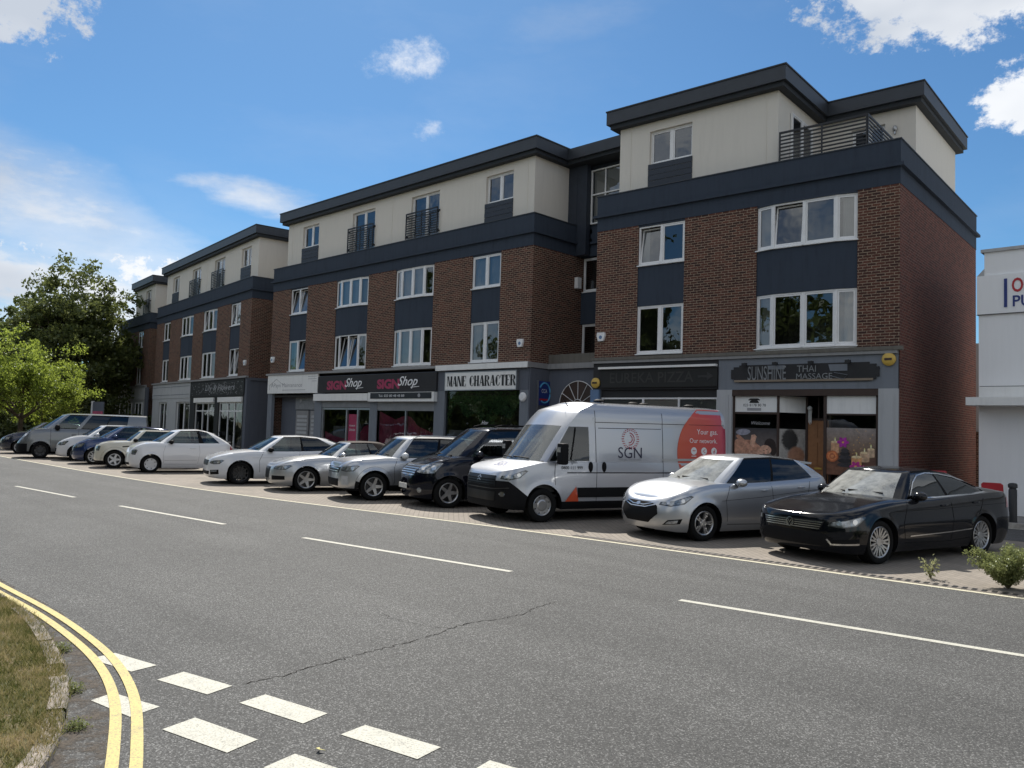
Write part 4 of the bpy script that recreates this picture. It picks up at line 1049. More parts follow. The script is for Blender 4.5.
    def decal(s, name, poly, mat, mode='side', sg=-1, off=.004, parent=None, step=.05, thick=.0):
        bm = bmesh.new(); vs = [bm.verts.new((p[0], p[1], 0)) for p in poly]; bm.faces.new(vs)
        for ax in (0, 1):
            lo = min(p[ax] for p in poly); hi = max(p[ax] for p in poly)
            for c in np.arange(lo + step, hi, step):
                co = [0, 0, 0]; no = [0, 0, 0]; co[ax] = c; no[ax] = 1
                bmesh.ops.bisect_plane(bm, geom=bm.verts[:] + bm.edges[:] + bm.faces[:], plane_co=co, plane_no=no)
        bmesh.ops.triangulate(bm, faces=[f for f in bm.faces if len(f.verts) > 4])
        for v in bm.verts: v.co = s.proj(v.co.x, v.co.y, mode, sg, off)
        bmesh.ops.recalc_face_normals(bm, faces=bm.faces)
        for f in bm.faces: f.smooth = True
        me = bpy.data.meshes.new(name); bm.to_mesh(me); bm.free(); me.materials.append(mat)
        o = bpy.data.objects.new(name, me); COL.objects.link(o); o.parent = parent or s.root
        return o
    def both(s, *a, **k):
        r = [s.decal(*a, sg=sg, **k) for sg in (-1, 1)]; return r[0]
    def line(s, name, pts, mat, w=.008, mode='side', sg=-1, off=.003):
        m = MB(); P = []
        for (a, b), (c, d) in zip(pts, pts[1:]):
            n = max(1, int(math.hypot(c - a, d - b) / .06))
            for k in range(n): P.append((a + (c - a) * k / n, b + (d - b) * k / n))
        P.append(pts[-1]); L_ = []
        for k, p in enumerate(P):
            q0, q1 = P[max(k - 1, 0)], P[min(k + 1, len(P) - 1)]; dx, dz = q1[0] - q0[0], q1[1] - q0[1]; l = math.hypot(dx, dz) or 1
            nx, nz = -dz / l * w / 2, dx / l * w / 2
            L_.append((s.proj(p[0] + nx, p[1] + nz, mode, sg, off), s.proj(p[0] - nx, p[1] - nz, mode, sg, off)))
        for A_, B_ in zip(L_, L_[1:]): m.face([A_[0], A_[1], B_[1], B_[0]])
        return m
    def lines(s, name, plist, mat, w=.008, mode='side', off=.003, sides=(-1, 1)):
        t = MB()
        for sg in sides:
            for pts in plist:
                m = s.line(name, pts, mat, w, mode, sg, off); o = len(t.v); t.v += m.v; t.f += [[i + o for i in f] for f in m.f]; t.mi += m.mi
        return t.build(name, mat, s.root)
    def text(s, st, a, b, mat, width=None, height=None, mode='side', sg=-1, off=.006, **kw):
        me = text_mesh(st, width=width, height=height, **kw); me.materials.append(mat)
        for v in me.vertices: v.co = s.proj(a + v.co.x, b + v.co.y, mode, sg, off)
        o = bpy.data.objects.new('lettering', me); COL.objects.link(o); o.parent = s.root; return o
    def wheels(s):
        sp = s.sp; R, W = sp['R'], sp['W']; rr = sp.get('rimr', R * .68)
        for c in (sp['ov'], sp['ov'] + sp['wb']):
            for sg in (-1, 1):
                wo = empty('wheel'); wo.parent = s.root; wo.location = (c, sg * (W / 2 - .05), R)
                if sg > 0: wo.rotation_euler = (0, 0, PI)
                t = MB(); t.lathe([(rr, .0), (rr + .012, -.012), (R * .86, -.02), (R * .955, -.005), (R * .99, .03), (R, .06), (R, .17), (R * .97, .21), (rr, .215), (rr, .0)], 'y', 36)
                t.build('tyre', M['rubber'], wo, smooth=True)
                kind, ns, mat = sp.get('wheel', ('star', 5, M['rim']))
                r = MB(); r.lathe([(rr, .005), (rr - .012, -.004), (rr - .028, .008), (rr - .035, .06), (rr - .04, .2)], 'y', 36)
                r.lathe([(.0, .012), (.055, .012), (.07, .03), (.07, .08)], 'y', 16)
                if kind == 'cover':
                    r.lathe([(.0, .0), (.09, .0), (rr * .55, .012), (rr * .62, .03)], 'y', 24)
                for k in range(ns):
                    a = 2 * PI * k / ns; ca, sa = math.cos(a), math.sin(a)
                    wi, wo_ = {'star': (.042, .028), 'multi': (.02, .014), 'twin': (.02, .012), 'cover': (.06, .05)}[kind]
                    for dlt in ((-.16, .16) if kind == 'twin' else (0,)):
                        ce, se = math.cos(a + dlt), math.sin(a + dlt)
                        def pt(rad_, off, y): return (rad_ * (ca if rad_ < .1 else ce) - off * sa, y, rad_ * (sa if rad_ < .1 else se) + off * ca)
                        q = [pt(.045, -wi, .018), pt(.045, wi, .018), pt(rr - .02, wo_, .004), pt(rr - .02, -wo_, .004)]; q2 = [(p[0], p[1] + .03, p[2]) for p in q]
                        r.face(q); 
                        for i in range(4): r.face([q[i], q[(i + 1) % 4], q2[(i + 1) % 4], q2[i]])
                r.build('rim', mat, wo)
                b = MB(); b.lathe([(0, .085), (rr * .78, .085), (rr * .78, .1)], 'y', 24); b.build('brake_disc', M['rimdark'] if kind != 'cover' else M['trim'], wo)
    # --- common trim
    def mirror(s, x, z, mat, size=(.09, .1, .075), out=.1):
        for sg in (-1, 1):
            p = s.proj(x, z, 'side', sg, 0); m = MB(); c = (x + .02, p.y + sg * (out + .02), z + .02)
            m.sphere(c, (size[0], size[1], size[2]), 14, 8); o = m.build('wing_mirror', mat, s.root, smooth=True)
            m = MB(); m.tube([(x, p.y - sg * .02, z - .02), (c[0], c[1] - sg * .03, c[2] - .03)], .02, 6); m.build('mirror_arm', M['trim'], o)
    def handles(s, pts, mat, w=.17):
        for x, z in pts:
            for sg in (-1, 1):
                p = s.proj(x, z, 'side', sg, 0); m = MB(); m.tube([(x - w / 2, p.y, z), (x - w / 2 + .03, p.y + sg * .03, z + .002), (x + w / 2 - .03, p.y + sg * .03, z + .004), (x + w / 2, p.y, z + .004)], .013, 6); m.build('door_handle', mat, s.root, smooth=True)
    def wipers(s):
        l0, l1 = s.sp['levels'][0], s.sp['levels'][1]; m = MB()
        for y0, y1 in ((-.52, .0), (.05, .6)):
            xb = l0['fc'] + .1; p0 = s.bvh.ray_cast(Vector((-3, y0, l0['zf'](l0['fc']) + .1)), Vector((1, 0, 0)))[0]; p1 = s.bvh.ray_cast(Vector((-3, y1, l0['zf'](l0['fc']) + .12)), Vector((1, 0, 0)))[0]
            if p0 and p1: m.tube([p0 + Vector((-.02, 0, .0)), p1 + Vector((-.02, 0, .0))], .013, 5)
        if m.f: m.build('wiper', M['trim'], s.root)
    def lamps(s, x0, x1, y0, y1, z0, z1, al=38, mat=None, slant=.06, rim=True):
        """headlamp: almond between plan points (x0,y0) inner and (x1,y1) outer"""
        u0, u1 = s.u(x0, y0, al), s.u(x1, y1, al)
        P = [(u0, z0 + .02), (u0 + (u1 - u0) * .35, z0), (u0 + (u1 - u0) * .75, z0 + slant * .5), (u1, z1 + slant - .02), (u1 - .05, z1 + slant + .0), (u0 + (u1 - u0) * .45, z1), (u0 + .03, z1 - .03)]
        for sg in (-1, 1):
            o = s.decal('headlight', P, M['lampdark'] if rim else (mat or M['lamp']), al, sg, .005)
            cx = sum(p[0] for p in P) / 7; cz = sum(p[1] for p in P) / 7
            s.decal('lens', [(cx + (p[0] - cx) * .86, cz + (p[1] - cz) * .78) for p in P], mat or M['lamp'], al, sg, .009, parent=o)
            for fx in (-.22, .2):
                cc = (cx + fx * (u1 - u0), cz + fx * slant * .8); r = min(.055, (z1 - z0) * .33)
                s.decal('lamp_bowl', [(cc[0] + r * math.cos(t), cc[1] + r * math.sin(t)) for t in np.linspace(0, 2 * PI, 13)[:-1]], M['chrome'], al, sg, .012, parent=o)

def zone_is_s(cd, j): return cd[j][0] == 's' and cd[j + 1][0] == 's'
# ------------------------------------------------------------------ the vehicles in the row
PT = dict(
    cc=paint('paint_black', (.002, .003, .006), 0., .1, .16, dustcol=(.11, .105, .10), topdust=1.2, lowdirt=.08, coat=.5, spec=.15), silver=paint('paint_silver', (.5, .52, .55), .75, .3, .05),
    silver2=paint('paint_silver_warm', (.5, .51, .52), .7, .32, .06), van=paint('paint_van_silver', (.47, .49, .53), .55, .32, .08), navy=paint('paint_navy', (.004, .005, .013), .3, .15, .04, dustcol=(.06, .06, .06), lowdirt=.3, coat=.6, spec=.2),
    white=paint('paint_white', (.74, .75, .77), 0, .3, .06), cream=paint('paint_cream', (.6, .57, .47), 0, .3, .1), blue=paint('paint_blue', (.008, .03, .12), .3, .2, .04), grey=paint('paint_grey', (.19, .2, .21), .6, .32, .1),
    dnavy=paint('paint_dark_blue', (.01, .015, .04), .3, .25, .1), roofw=paint('paint_roof_white', (.75, .76, .76), 0, .3, .05))
M['cloth'] = plain('brown_hood_cloth', (.06, .047, .04), .95, bump=.2)
M['orange'] = None
def orange_mat():
    g = N('orange_livery'); v = g.obj(); x = g.n('ShaderNodeSeparateXYZ', {0: v}).outputs[0]
    f = g.n('ShaderNodeMapRange', {0: x, 1: 4.4, 2: 5.95}, clamp=True).outputs[0]
    c = g.ramp(f, [(0, (.62, .085, .03)), (.6, (.58, .06, .05)), (1, (.5, .05, .12))])
    return g.out(g.n('ShaderNodeBsdfPrincipled', {'Base Color': c, 'Roughness': .35, 'Coat Weight': .6}).outputs[0])
M['orange'] = orange_mat()

def five_door(c, b, s_, cr, hz=.82, sill=.3, fx=None):
    """door shut lines for a car: bonnet edge x c, B pillar x b, rear door end x s_"""

# 1 ---- black four-door coupe (nearest)
cc = Car((-4.40, 12.67), 15.3, dict(L=4.80, W=1.855, R=.33, ov=.94, wb=2.711, paint=PT['cc'], gap=.045,
    fs=[(0, .07), (.12, .02), (.35, .0), (.6, .006), (.82, .014), (.94, .026), (1, .05)], top=[(0, .725), (.1, .745), (.5, .81), (1.0, .885), (1.45, .925), (2.2, .95), (3.2, .99), (4.0, 1.03), (4.5, 1.035), (4.8, .98)],
    levels=[dict(fc=1.25, fs=1.66, rs=4.02, rc=4.36, hw=.815, z=[(1.2, .925), (1.7, .935), (2.5, .95), (3.4, .985), (4.36, 1.03)], zc=.03),
            dict(fc=1.98, fs=2.14, rs=3.22, rc=3.5, hw=.575, z=[(1.95, 1.33), (2.3, 1.385), (2.7, 1.395), (3.1, 1.355), (3.5, 1.27)], zc=.035)],
    side=[(0, 'b'), (.035, 'g'), (.47, 'k'), (.505, 'g'), (.9, 'b'), (1, 'b')], roofcrown=.03, wsglass=M['carglass_dust_sheen'], wheel=('twin', 9, M['rim']), rimr=.24, af=.75, n=2.9, crown=.075),
    'black four-door coupe nearest the camera, with horizontal chrome grille bars')
c = cc
c.both('grille_surround', [(-.47, .50), (.47, .50), (.5, .60), (.44, .665), (-.44, .665), (-.5, .60)], M['trimgloss'], 'front')if 0 else c.decal('grille', [(-.50, .505), (.50, .505), (.56, .64), (-.56, .64)], M['trimgloss'], 'front', off=.006)
for z in (.52, .552, .584, .616): c.decal('grille_bar', [(-.5 - (z - .54) * .5, z - .006), (.5 + (z - .54) * .5, z - .006), (.5 + (z - .54) * .5, z + .008), (-.5 - (z - .54) * .5, z + .008)], M['chrome'], 'front', off=.014)
o = c.decal('badge', [(.07 * math.cos(t), .58 + .07 * math.sin(t)) for t in np.linspace(0, 2 * PI, 25)[:-1]], M['trimgloss'], 'front', off=.02)
def ring_decal(c, cx, cz, r, w, mat, mode, off, sg=-1, n=24):
    m = MB()
    for k in range(n):
        a, b = 2 * PI * k / n, 2 * PI * (k + 1) / n
        m.face([c.proj(cx + q * math.cos(t), cz + q * math.sin(t), mode, sg, off) for q, t in ((r, a), (r, b), (r - w, b), (r - w, a))])
    return m.build('emblem_ring', mat, c.root)
ring_decal(c, 0, .58, .07, .012, M['chrome'], 'front', .024)
c.lines('emblem', [[(-.042, .622), (0, .572), (.042, .622)], [(-.056, .598), (-.023, .532), (0, .575), (.023, .532), (.056, .598)]], M['chrome'], .012, 'front', .026, sides=(-1,))
c.decal('lower_intake', [(-.62, .27), (.62, .27), (.68, .40), (.5, .47), (-.5, .47), (-.68, .40)], M['trim'], 'front', off=.005)
c.lamps(.14, .62, .56, .86, .55, .66, 42, slant=.07)
for sg in (-1, 1):
    c.decal('fog_surround', [(c.u(.1, .62, 40), .30), (c.u(.45, .88, 40), .33), (c.u(.45, .88, 40), .40), (c.u(.1, .62, 40), .37)], M['trim'], 40, sg, .006)
c.lines('fog_trim', [[(c.u(.05, .62, 40), .38), (c.u(.1, .66, 40), .305), (c.u(.45, .88, 40), .32)]], M['chrome'], .025, 40, .012)
c.lines('door_gap', [[(1.5, .36), (1.46, .6), (1.62, .93)], [(2.72, .3), (2.78, .6), (2.75, .95)], [(3.42, .62), (3.6, .8), (3.72, 1.0)], [(1.5, .30), (2.7, .28), (3.25, .32)]], M['trim'], .009)
c.lines('side_trim', [[(1.62, .40), (2.7, .43), (3.3, .46)]], M['chrome'], .018, off=.008)
c.lines('window_trim', [[(1.80, .962), (2.5, .975), (3.4, 1.01), (3.95, 1.05), (3.8, 1.12), (3.5, 1.22), (3.2, 1.29), (2.85, 1.335), (2.5, 1.35), (2.25, 1.31), (2.05, 1.2), (1.83, .99)]], M['chrome'], .018, off=.012)
c.lines('crease_shade', [[(1.3, .78), (2.4, .80), (3.8, .84), (4.5, .86)]], M['trim'], .006)  # dark line paints the shade along the flank crease
c.handles([(2.55, .85), (3.45, .88)], PT['cc']); c.mirror(1.9, .98, PT['cc'], (.1, .11, .075), .1); c.wipers()
c.lines('bonnet_gap', [[(.2, .5), (.8, .68), (1.25, .74)]], M['trim'], .008, 'top', .002)
for sg in (-1, 1): c.decal('tail_light', [(4.35, .78), (4.72, .80), (4.75, .92), (4.4, .95)], M['redlamp'], 'side', sg, .006)

# 2 ---- silver hatchback
c = hb = Car((-7.33, 12.60), 17.5, dict(L=4.26, W=1.78, R=.318, ov=.84, wb=2.65, paint=PT['silver'],
    top=[(0, .71), (.08, .765), (.4, .87), (.8, .95), (1.1, .99), (2, 1.01), (3.2, 1.07), (3.95, 1.12), (4.26, 1.03)],
    levels=[dict(fc=.90, fs=1.30, rs=3.95, rc=4.12, hw=.785, z=[(.9, .965), (1.3, .985), (2.5, 1.02), (3.4, 1.07), (4.1, 1.11)], zc=.03),
            dict(fc=1.80, fs=1.98, rs=3.50, rc=3.74, hw=.57, z=[(1.8, 1.41), (2.2, 1.47), (2.7, 1.475), (3.2, 1.45), (3.74, 1.37)], zc=.03)],
    side=[(0, 'b'), (.035, 'g'), (.45, 'k'), (.475, 'g'), (.88, 'b'), (1, 'b')], roofcrown=.045, wsglass=M['carglass_dust_sheen'], sideglass=M['carglass_dark'], wheel=('twin', 5, M['rim']), af=.8, n=2.6,
    fs=[(0, .07), (.2, .02), (.4, 0), (.6, .02), (.8, .06), (.93, .11), (1, .18)]),
    'silver five-door hatchback with a dark hexagonal grille between the gas van and the coupe')
c.decal('grille', [(-.3, .30), (.3, .30), (.5, .46), (.46, .60), (.3, .655), (-.3, .655), (-.46, .60), (-.5, .46)], M['trim'], 'front', off=.006)
c.lines('grille_bar', [[(-.42, .62), (-.2, .565), (.2, .565), (.42, .62)], [(-.36, .65), (-.15, .60), (.15, .60), (.36, .65)]], M['chrome'], .016, 'front', .014, sides=(-1,))
m = c.decal('badge', [(.055 * math.cos(t), .615 + .03 * math.sin(t)) for t in np.linspace(0, 2 * PI, 17)[:-1]], M['chrome'], 'front', off=.02)
c.lamps(.10, .60, .50, .84, .60, .70, 46, slant=.10)
for sg in (-1, 1):
    f_ = c.decal('fog_surround', [(c.u(.06, .62, 40), .28), (c.u(.30, .82, 40), .31), (c.u(.34, .84, 40), .40), (c.u(.12, .7, 40), .37)], M['trim'], 40, sg, .006)
    c.decal('fog_light', [(c.u(.10, .66, 40), .30), (c.u(.26, .79, 40), .32), (c.u(.28, .8, 40), .375), (c.u(.14, .7, 40), .355)], M['lamp'], 40, sg, .012, parent=f_)
c.lines('door_gap', [[(1.34, .34), (1.3, .7), (1.42, .96)], [(2.42, .3), (2.46, .6), (2.44, 1.0)], [(3.0, .5), (3.35, .75), (3.45, 1.04)], [(1.34, .29), (2.4, .27), (3.0, .3)]], M['trim'], .009)
c.lines('crease_shade', [[(1.2, .70), (2.2, .76), (3.3, .86), (4.0, .9)]], M['trim'], .006)  # shade of the body crease drawn as a thin black strip
c.handles([(2.25, .88), (3.2, .93)], PT['silver']); c.mirror(1.6, 1.0, PT['silver'], (.1, .11, .075), .1); c.wipers()
m = MB(); m.slab([(3.5, 1.415), (3.86, 1.385), (3.84, 1.35), (3.5, 1.36)], -.53, .53); m.build('spoiler', PT['silver'], c.root)
for sg in (-1, 1): c.decal('tail_light', [(3.95, .85), (4.22, .83), (4.2, .99), (4.02, 1.02)], M['redlamp'], 'side', sg, .006)

# 3 ---- gas network panel van
vb = lambda x, z: (x < .66 and z < .82 and z + .8 * x < .99) or z < .42
c = vn = Car((-10.77, 12.22), 17.2, dict(L=5.99, W=2.05, R=.345, rimr=.21, ov=.95, wb=4.035, paint=PT['van'], gap=.08, gc=.26, van=True, solid_rear=True, blackframe=False,
    top=[(0, .95), (.08, 1.0), (.3, 1.07), (.62, 1.14), (1.0, 1.20), (2, 1.21), (5.99, 1.22)], af=.7, ar=.25, n=3.0, crown=.05,
    fs=[(0, .02), (.3, 0), (.55, .0), (.8, .02), (1, .08)], rs=[(0, .02), (1, .0)], ins=[(0, .04), (.12, .0), (.3, .0), (.5, .008), (.8, .015), (1, .03)], blackc=vb, cuts=[((0, 0, .99), (.8, 0, 1)), ((0, 0, .82), (0, 0, 1)), ((.66, 0, 0), (1, 0, 0)), ((0, 0, .42), (0, 0, 1))], wsglass=M['carglass_light'],
    levels=[dict(fc=.72, fs=1.04, rs=5.86, rc=5.97, hw=.995, z=[(.6, 1.16), (1.05, 1.195), (2, 1.205), (6, 1.215)], taper=.012, ftaper=.07, bulge=.01),
            dict(fc=1.40, fs=1.60, rs=5.84, rc=5.95, hw=.965, z=[(1.3, 2.0), (6, 2.02)], glass=False, taper=.012, ftaper=.09, bulge=.015, zc=.03),
            dict(fc=1.66, fs=1.88, rs=5.82, rc=5.93, hw=.935, z=2.29, glass=False, taper=.012, ftaper=.08, bulge=.012, zc=.03),
            dict(fc=2.08, fs=2.28, rs=5.78, rc=5.88, hw=.82, z=2.44, taper=.012, ftaper=.04)],
    side=[(0, 'b'), ((.012, .006), 'g'), ((.215, .108), 'b'), ((.24, .13, .08, .02), 'b'), (.5, 'b'), (.75, 'b'), (1, 'b')], roofcrown=.06, wheel=('cover', 8, M['rim']), dashmat=M['dash']),
    'silver gas network van with an orange rear panel and the letters SGN on its side', 'van', 'parked_van')
c.decal('grille', [(-.62, .72), (.62, .72), (.6, .92), (-.6, .92)], M['trimgloss'], 'front', off=.01)
c.lines('grille_bar', [[(-.58, z), (.58, z)] for z in (.74, .79, .84)], M['trim'], .02, 'front', .02, sides=(-1,))
c.lines('bumper_gap', [[(-.9, .69), (-.6, .66), (.6, .66), (.9, .69)]], M['rimdark'], .018, 'front', .008, sides=(-1,))
for sg in (-1, 1): c.decal('fog_light', [(c.u(.1, .8, 40) + .07 * math.cos(t), .56 + .05 * math.sin(t)) for t in np.linspace(0, 2 * PI, 13)[:-1]], M['lampdark'], 40, sg, .008)
c.lines('badge', [[(-.075, .85), (0, .90), (.075, .85)], [(-.075, .79), (0, .84), (.075, .79)]], M['steel'], .022, 'front', .02, sides=(-1,))
c.decal('lower_intake', [(-.6, .42), (.6, .42), (.62, .6), (-.62, .6)], M['trimgloss'], 'front', off=.008)
c.lamps(.16, .62, .66, .97, .84, .95, 48, slant=.10)
c.text('SGN', -.28, 1.135, M['bluelet'], width=.42, mode='top', off=.006) if 0 else None
for st, b_, w_, mt in (('SGN', .0, .5, M['bluelet']),):
    me = text_mesh(st, width=.42); me.materials.append(mt)
    for v in me.vertices: v.co = c.proj(.56 - v.co.y * 1.2 , -.05 - .42 + v.co.x, 'top', 1, .006) if 0 else c.proj(.36 + v.co.y * 1.3, .06 - v.co.x, 'top', 1, .006)
    o = bpy.data.objects.new('lettering', me); COL.objects.link(o); o.parent = c.root
# side livery (blob, lettering) on the flank
blob = [(4.40 + 1.3 * (1 - math.sqrt(max(0, 1 - ((z - 1.45) / 1.12) ** 2))), z) for z in np.linspace(.5, 2.43, 18)] + [(5.90, 2.43), (5.94, 1.5), (5.94, .5)]
for sg in (-1, 1): c.decal('orange_panel', blob, M['orange'], 'side', sg, .004, step=.12)
m = MB(); m.box(5.3, 5.95, -.9, .9, 2.35, 2.36)
t = lambda st, a, b, w, mt: c.text(st, a, b, mt, width=w)
t('SGN', 2.80, 1.31, .62, M['text_black'] if 0 else plain('dark_lettering', (.02, .02, .05), .5)); t('Your gas.', 4.98, 1.83, .62, M['text_white']); t('Our network.', 4.76, 1.67, .82, M['text_white'])
t('Your gas. Our network.', 2.81, 1.25, .6, M['text_grey'])
t('Smell gas?', 1.36, 1.17, .40, M['text_black']); t('0800 111 999', 1.36, 1.07, .52, M['text_black'])
for k, x in enumerate((4.88, 5.18, 5.48)):
    c.decal('icon_disc', [(x + .085 * math.cos(q), 1.49 + .085 * math.sin(q)) for q in np.linspace(0, 2 * PI, 19)[:-1]], M['text_white'], 'side', -1, .008)
    m = MB()
    if k == 0: ls = [[(x - .04, 1.49), (x - .02, 1.51), (x, 1.48), (x + .02, 1.51), (x + .04, 1.49)]]
    elif k == 1: ls = [[(x + .035, 1.53), (x - .035, 1.49), (x + .035, 1.45)]]
    else: ls = [[(x + .02, 1.54), (x + .02, 1.45), (x - .02, 1.45), (x - .02, 1.49), (x + .02, 1.49)]]
    c.lines('icon', ls, M['orange'], .016, 'side', .012, sides=(-1,)); c.lines('icon_caption', [[(x - .07, 1.375), (x + .07, 1.375)]], M['text_white'], .018, 'side', .01, sides=(-1,))
for r, nd in ((.215, 26), (.18, 22), (.13, 14), (.08, 8)):
    m = MB()
    for k in range(nd):
        q = 2 * PI * k / nd if r > .15 else -1.6 + 3.2 * k / nd
        px_, pz_ = 3.12 + r * math.cos(q) - (.03 if r < .15 else 0), 1.72 + r * math.sin(q); m.face([c.proj(px_ + .014 * math.cos(a), pz_ + .014 * math.sin(a), 'side', -1, .006) for a in np.linspace(0, 2 * PI, 7)[:-1]])
    m.build('dotted_emblem', M['red'], c.root)
c.lines('panel_gap', [[(1.22, .75), (1.2, 1.0), (1.22, 1.18)], [(2.22, .42), (2.24, 1.2), (2.22, 2.3)], [(2.22, 2.05), (5.9, 2.08)], [(3.98, .42), (4.0, 1.2), (3.98, 2.3)], [(2.3, 1.93), (3.95, 1.95)]], M['trim'], .012)
c.lines('rubbing_strip', [[(1.5, 1.0), (5.9, 1.0)]], M['trim'], .022, off=.004); c.lines('slide_rail', [[(3.98, 1.28), (5.6, 1.3)]], M['steel'], .05, off=.012)
for sg in (-1, 1):
    c.decal('side_moulding', [(1.75, .50), (4.25, .50), (4.25, .70), (1.75, .70)], M['trim'], 'side', sg, .02, step=.15); c.decal('orange_flash', [(1.45, .42), (1.78, .42), (1.72, .72)], M['orange'], 'side', sg, .008)
for x in (2.08, 2.42):
    for sg in (-1, 1):
        p = c.proj(x, 1.1, 'side', sg, 0); m = MB(); m.sphere((x, p.y, 1.12), (.055, .04, .11), 12, 8); m.build('door_handle', M['trim'], c.root, smooth=True)
for sg in (-1, 1):
    p = c.proj(1.35, 1.18, 'side', sg, 0); m = MB(); m.box(1.20, 1.36, p.y + sg * .17 - .11, p.y + sg * .17 + .11, 1.17, 1.60); o = m.build('wing_mirror', M['trim'], c.root, bevel=.04, smooth=True)
    m = MB(); m.tube([(1.35, p.y, 1.3), (1.3, p.y + sg * .15, 1.3)], .045, 6); m.build('mirror_arm', M['trim'], o); m = MB(); m.box(1.185, 1.199, p.y + sg * .16 - .06, p.y + sg * .16 + .06, 1.42, 1.52); m.build('mirror_indicator', M['lamp'], o)
c.wipers()
m = MB(); m.tube([(1.95, -.3, 2.36), (1.75, -.3, 2.62)], [.012, .005], 5); m.sphere((1.96, -.3, 2.36), (.06, .03, .03)); m.build('roof_aerial', M['trim'], c.root)
for x, y in ((2.6, -.5), (3.9, 0), (4.3, .1), (5.4, -.2)): m = MB(); m.lathe([(.12, 0), (.12, .03), (.06, .06), (0, .06)], 'z', 14, (x, y, 2.5)); m.build('roof_beacon', M['trim'], c.root)
c.lines('window_divider', [[(1.62, 1.25), (1.74, 1.93)]], M['trim'], .035, off=.006)
m = MB(); m.slab([(.95, 1.14), (1.35, 1.17), (1.35, 1.14), (.95, 1.11)], -.6, .4); m.build('papers', M['paper'], c.root)

# 4 ---- dark navy people carrier
c = Car((-13.82, 12.44), 20, dict(L=4.75, W=1.80, R=.35, ov=.80, wb=2.95, paint=PT['navy'], gc=.2, crown=.05, gap=.05,
    top=[(0, .74), (.08, .86), (.35, 1.0), (.8, 1.12), (1.15, 1.17), (3, 1.2), (4.8, 1.22)], af=.95, ar=.4, n=2.5,
    levels=[dict(fc=.75, fs=1.18, rs=4.55, rc=4.72, hw=.82, z=[(.7, 1.1), (1.2, 1.155), (3, 1.19), (4.8, 1.21)], taper=.02, zc=.03),
            dict(fc=1.62, fs=1.85, rs=4.32, rc=4.5, hw=.66, z=[(1.6, 1.78), (2.2, 1.84), (3.5, 1.85), (4.5, 1.8)], taper=.03, zc=.03)],
    side=[(0, 'b'), (.04, 'g'), (.33, 'k'), (.36, 'p'), (.64, 'k'), (.66, 'p'), (.93, 'b'), (1, 'b')], roofcrown=.05, wheel=('star', 5, M['rim'])),
    'tall dark navy people carrier with a striped chrome grille standing next to the gas van', 'people carrier')
c.decal('grille', [(-.46, .72), (.46, .72), (.5, .98), (-.5, .98)], M['trimgloss'], 'front', off=.006)
c.lines('grille_bar', [[(-.46, z), (.46, z)] for z in (.74, .79, .84, .89, .94)], M['chrome'], .028, 'front', .014, sides=(-1,))
c.lamps(.12, .62, .52, .86, .78, 1.0, 42, slant=.04, rim=False)
for sg in (-1, 1): c.decal('fog_light', [(c.u(.1, .66, 40) + .06 * math.cos(t), .40 + .06 * math.sin(t)) for t in np.linspace(0, 2 * PI, 13)[:-1]], M['lamp'], 40, sg, .008)
bx('number_plate', M['plate'], c.root, -.03, -.012, -.26, .26, .42, .53)
c.lines('door_gap', [[(1.3, .4), (1.28, .8), (1.35, 1.15)], [(2.38, .35), (2.4, 1.18)], [(3.5, .5), (3.6, 1.2)]], M['trim'], .009); c.handles([(2.2, .98), (2.6, .98)], M['chrome']); c.mirror(1.5, 1.2, PT['navy'], (.1, .12, .1)); c.wipers()
m = MB(); m.tube([(2.0, -.62, 1.88), (2.2, -.64, 1.93), (4.1, -.62, 1.92), (4.3, -.6, 1.86)], .02, 6); m.tube([(2.0, .62, 1.88), (2.2, .64, 1.93), (4.1, .62, 1.92), (4.3, .6, 1.86)], .02, 6); m.build('roof_rail', M['trim'], c.root)

# 5 ---- silver small SUV, white roof
vit = lambda x, z: z < .30 or (z < .38 and 1.0 < x < 3.2)
c = Car((-16.09, 12.02), 19.5, dict(L=4.175, W=1.775, R=.345, ov=.84, wb=2.5, paint=PT['silver'], gc=.24, crown=.05, gap=.055, blackc=vit, arches=True, cuts=[((0, 0, .38), (0, 0, 1)), ((0, 0, .30), (0, 0, 1)), ((1, 0, 0), (1, 0, 0)), ((3.2, 0, 0), (1, 0, 0))], roofmat=PT['roofw'],
    top=[(0, .80), (.06, .90), (.3, .97), (.8, 1.01), (1.15, 1.04), (2, 1.05), (3.4, 1.09), (4.17, 1.06)], af=.7, ar=.45, n=3.0,
    levels=[dict(fc=1.08, fs=1.40, rs=3.78, rc=4.02, hw=.80, z=[(1.0, 1.02), (1.4, 1.03), (3.8, 1.085)], zc=.03),
            dict(fc=1.66, fs=1.84, rs=3.5, rc=3.74, hw=.63, z=[(1.6, 1.51), (2, 1.55), (3.0, 1.55), (3.74, 1.5)], zc=.03)],
    side=[(0, 'b'), (.04, 'g'), (.44, 'k'), (.475, 'p'), (.88, 'b'), (1, 'b')], roofcrown=.05, wheel=('star', 5, M['rim'])),
    'silver compact off-roader with a white roof and black wheel arches beside the navy people carrier', 'off-roader')
c.decal('grille', [(-.48, .66), (.48, .66), (.54, .80), (-.54, .80)], M['trimgloss'], 'front', off=.006); c.lines('grille_bar', [[(-.48, z), (.48, z)] for z in (.70, .76)], M['chrome'], .02, 'front', .014, sides=(-1,))
c.decal('lower_intake', [(-.45, .34), (.45, .34), (.5, .52), (-.5, .52)], M['trim'], 'front', off=.006); c.lamps(.1, .5, .56, .83, .70, .83, 42, slant=.03)
for sg in (-1, 1): c.decal('fog_surround', [(c.u(.08, .62, 40), .38), (c.u(.2, .78, 40), .38), (c.u(.2, .78, 40), .60), (c.u(.08, .62, 40), .60)], M['pilaster'], 40, sg, .006)
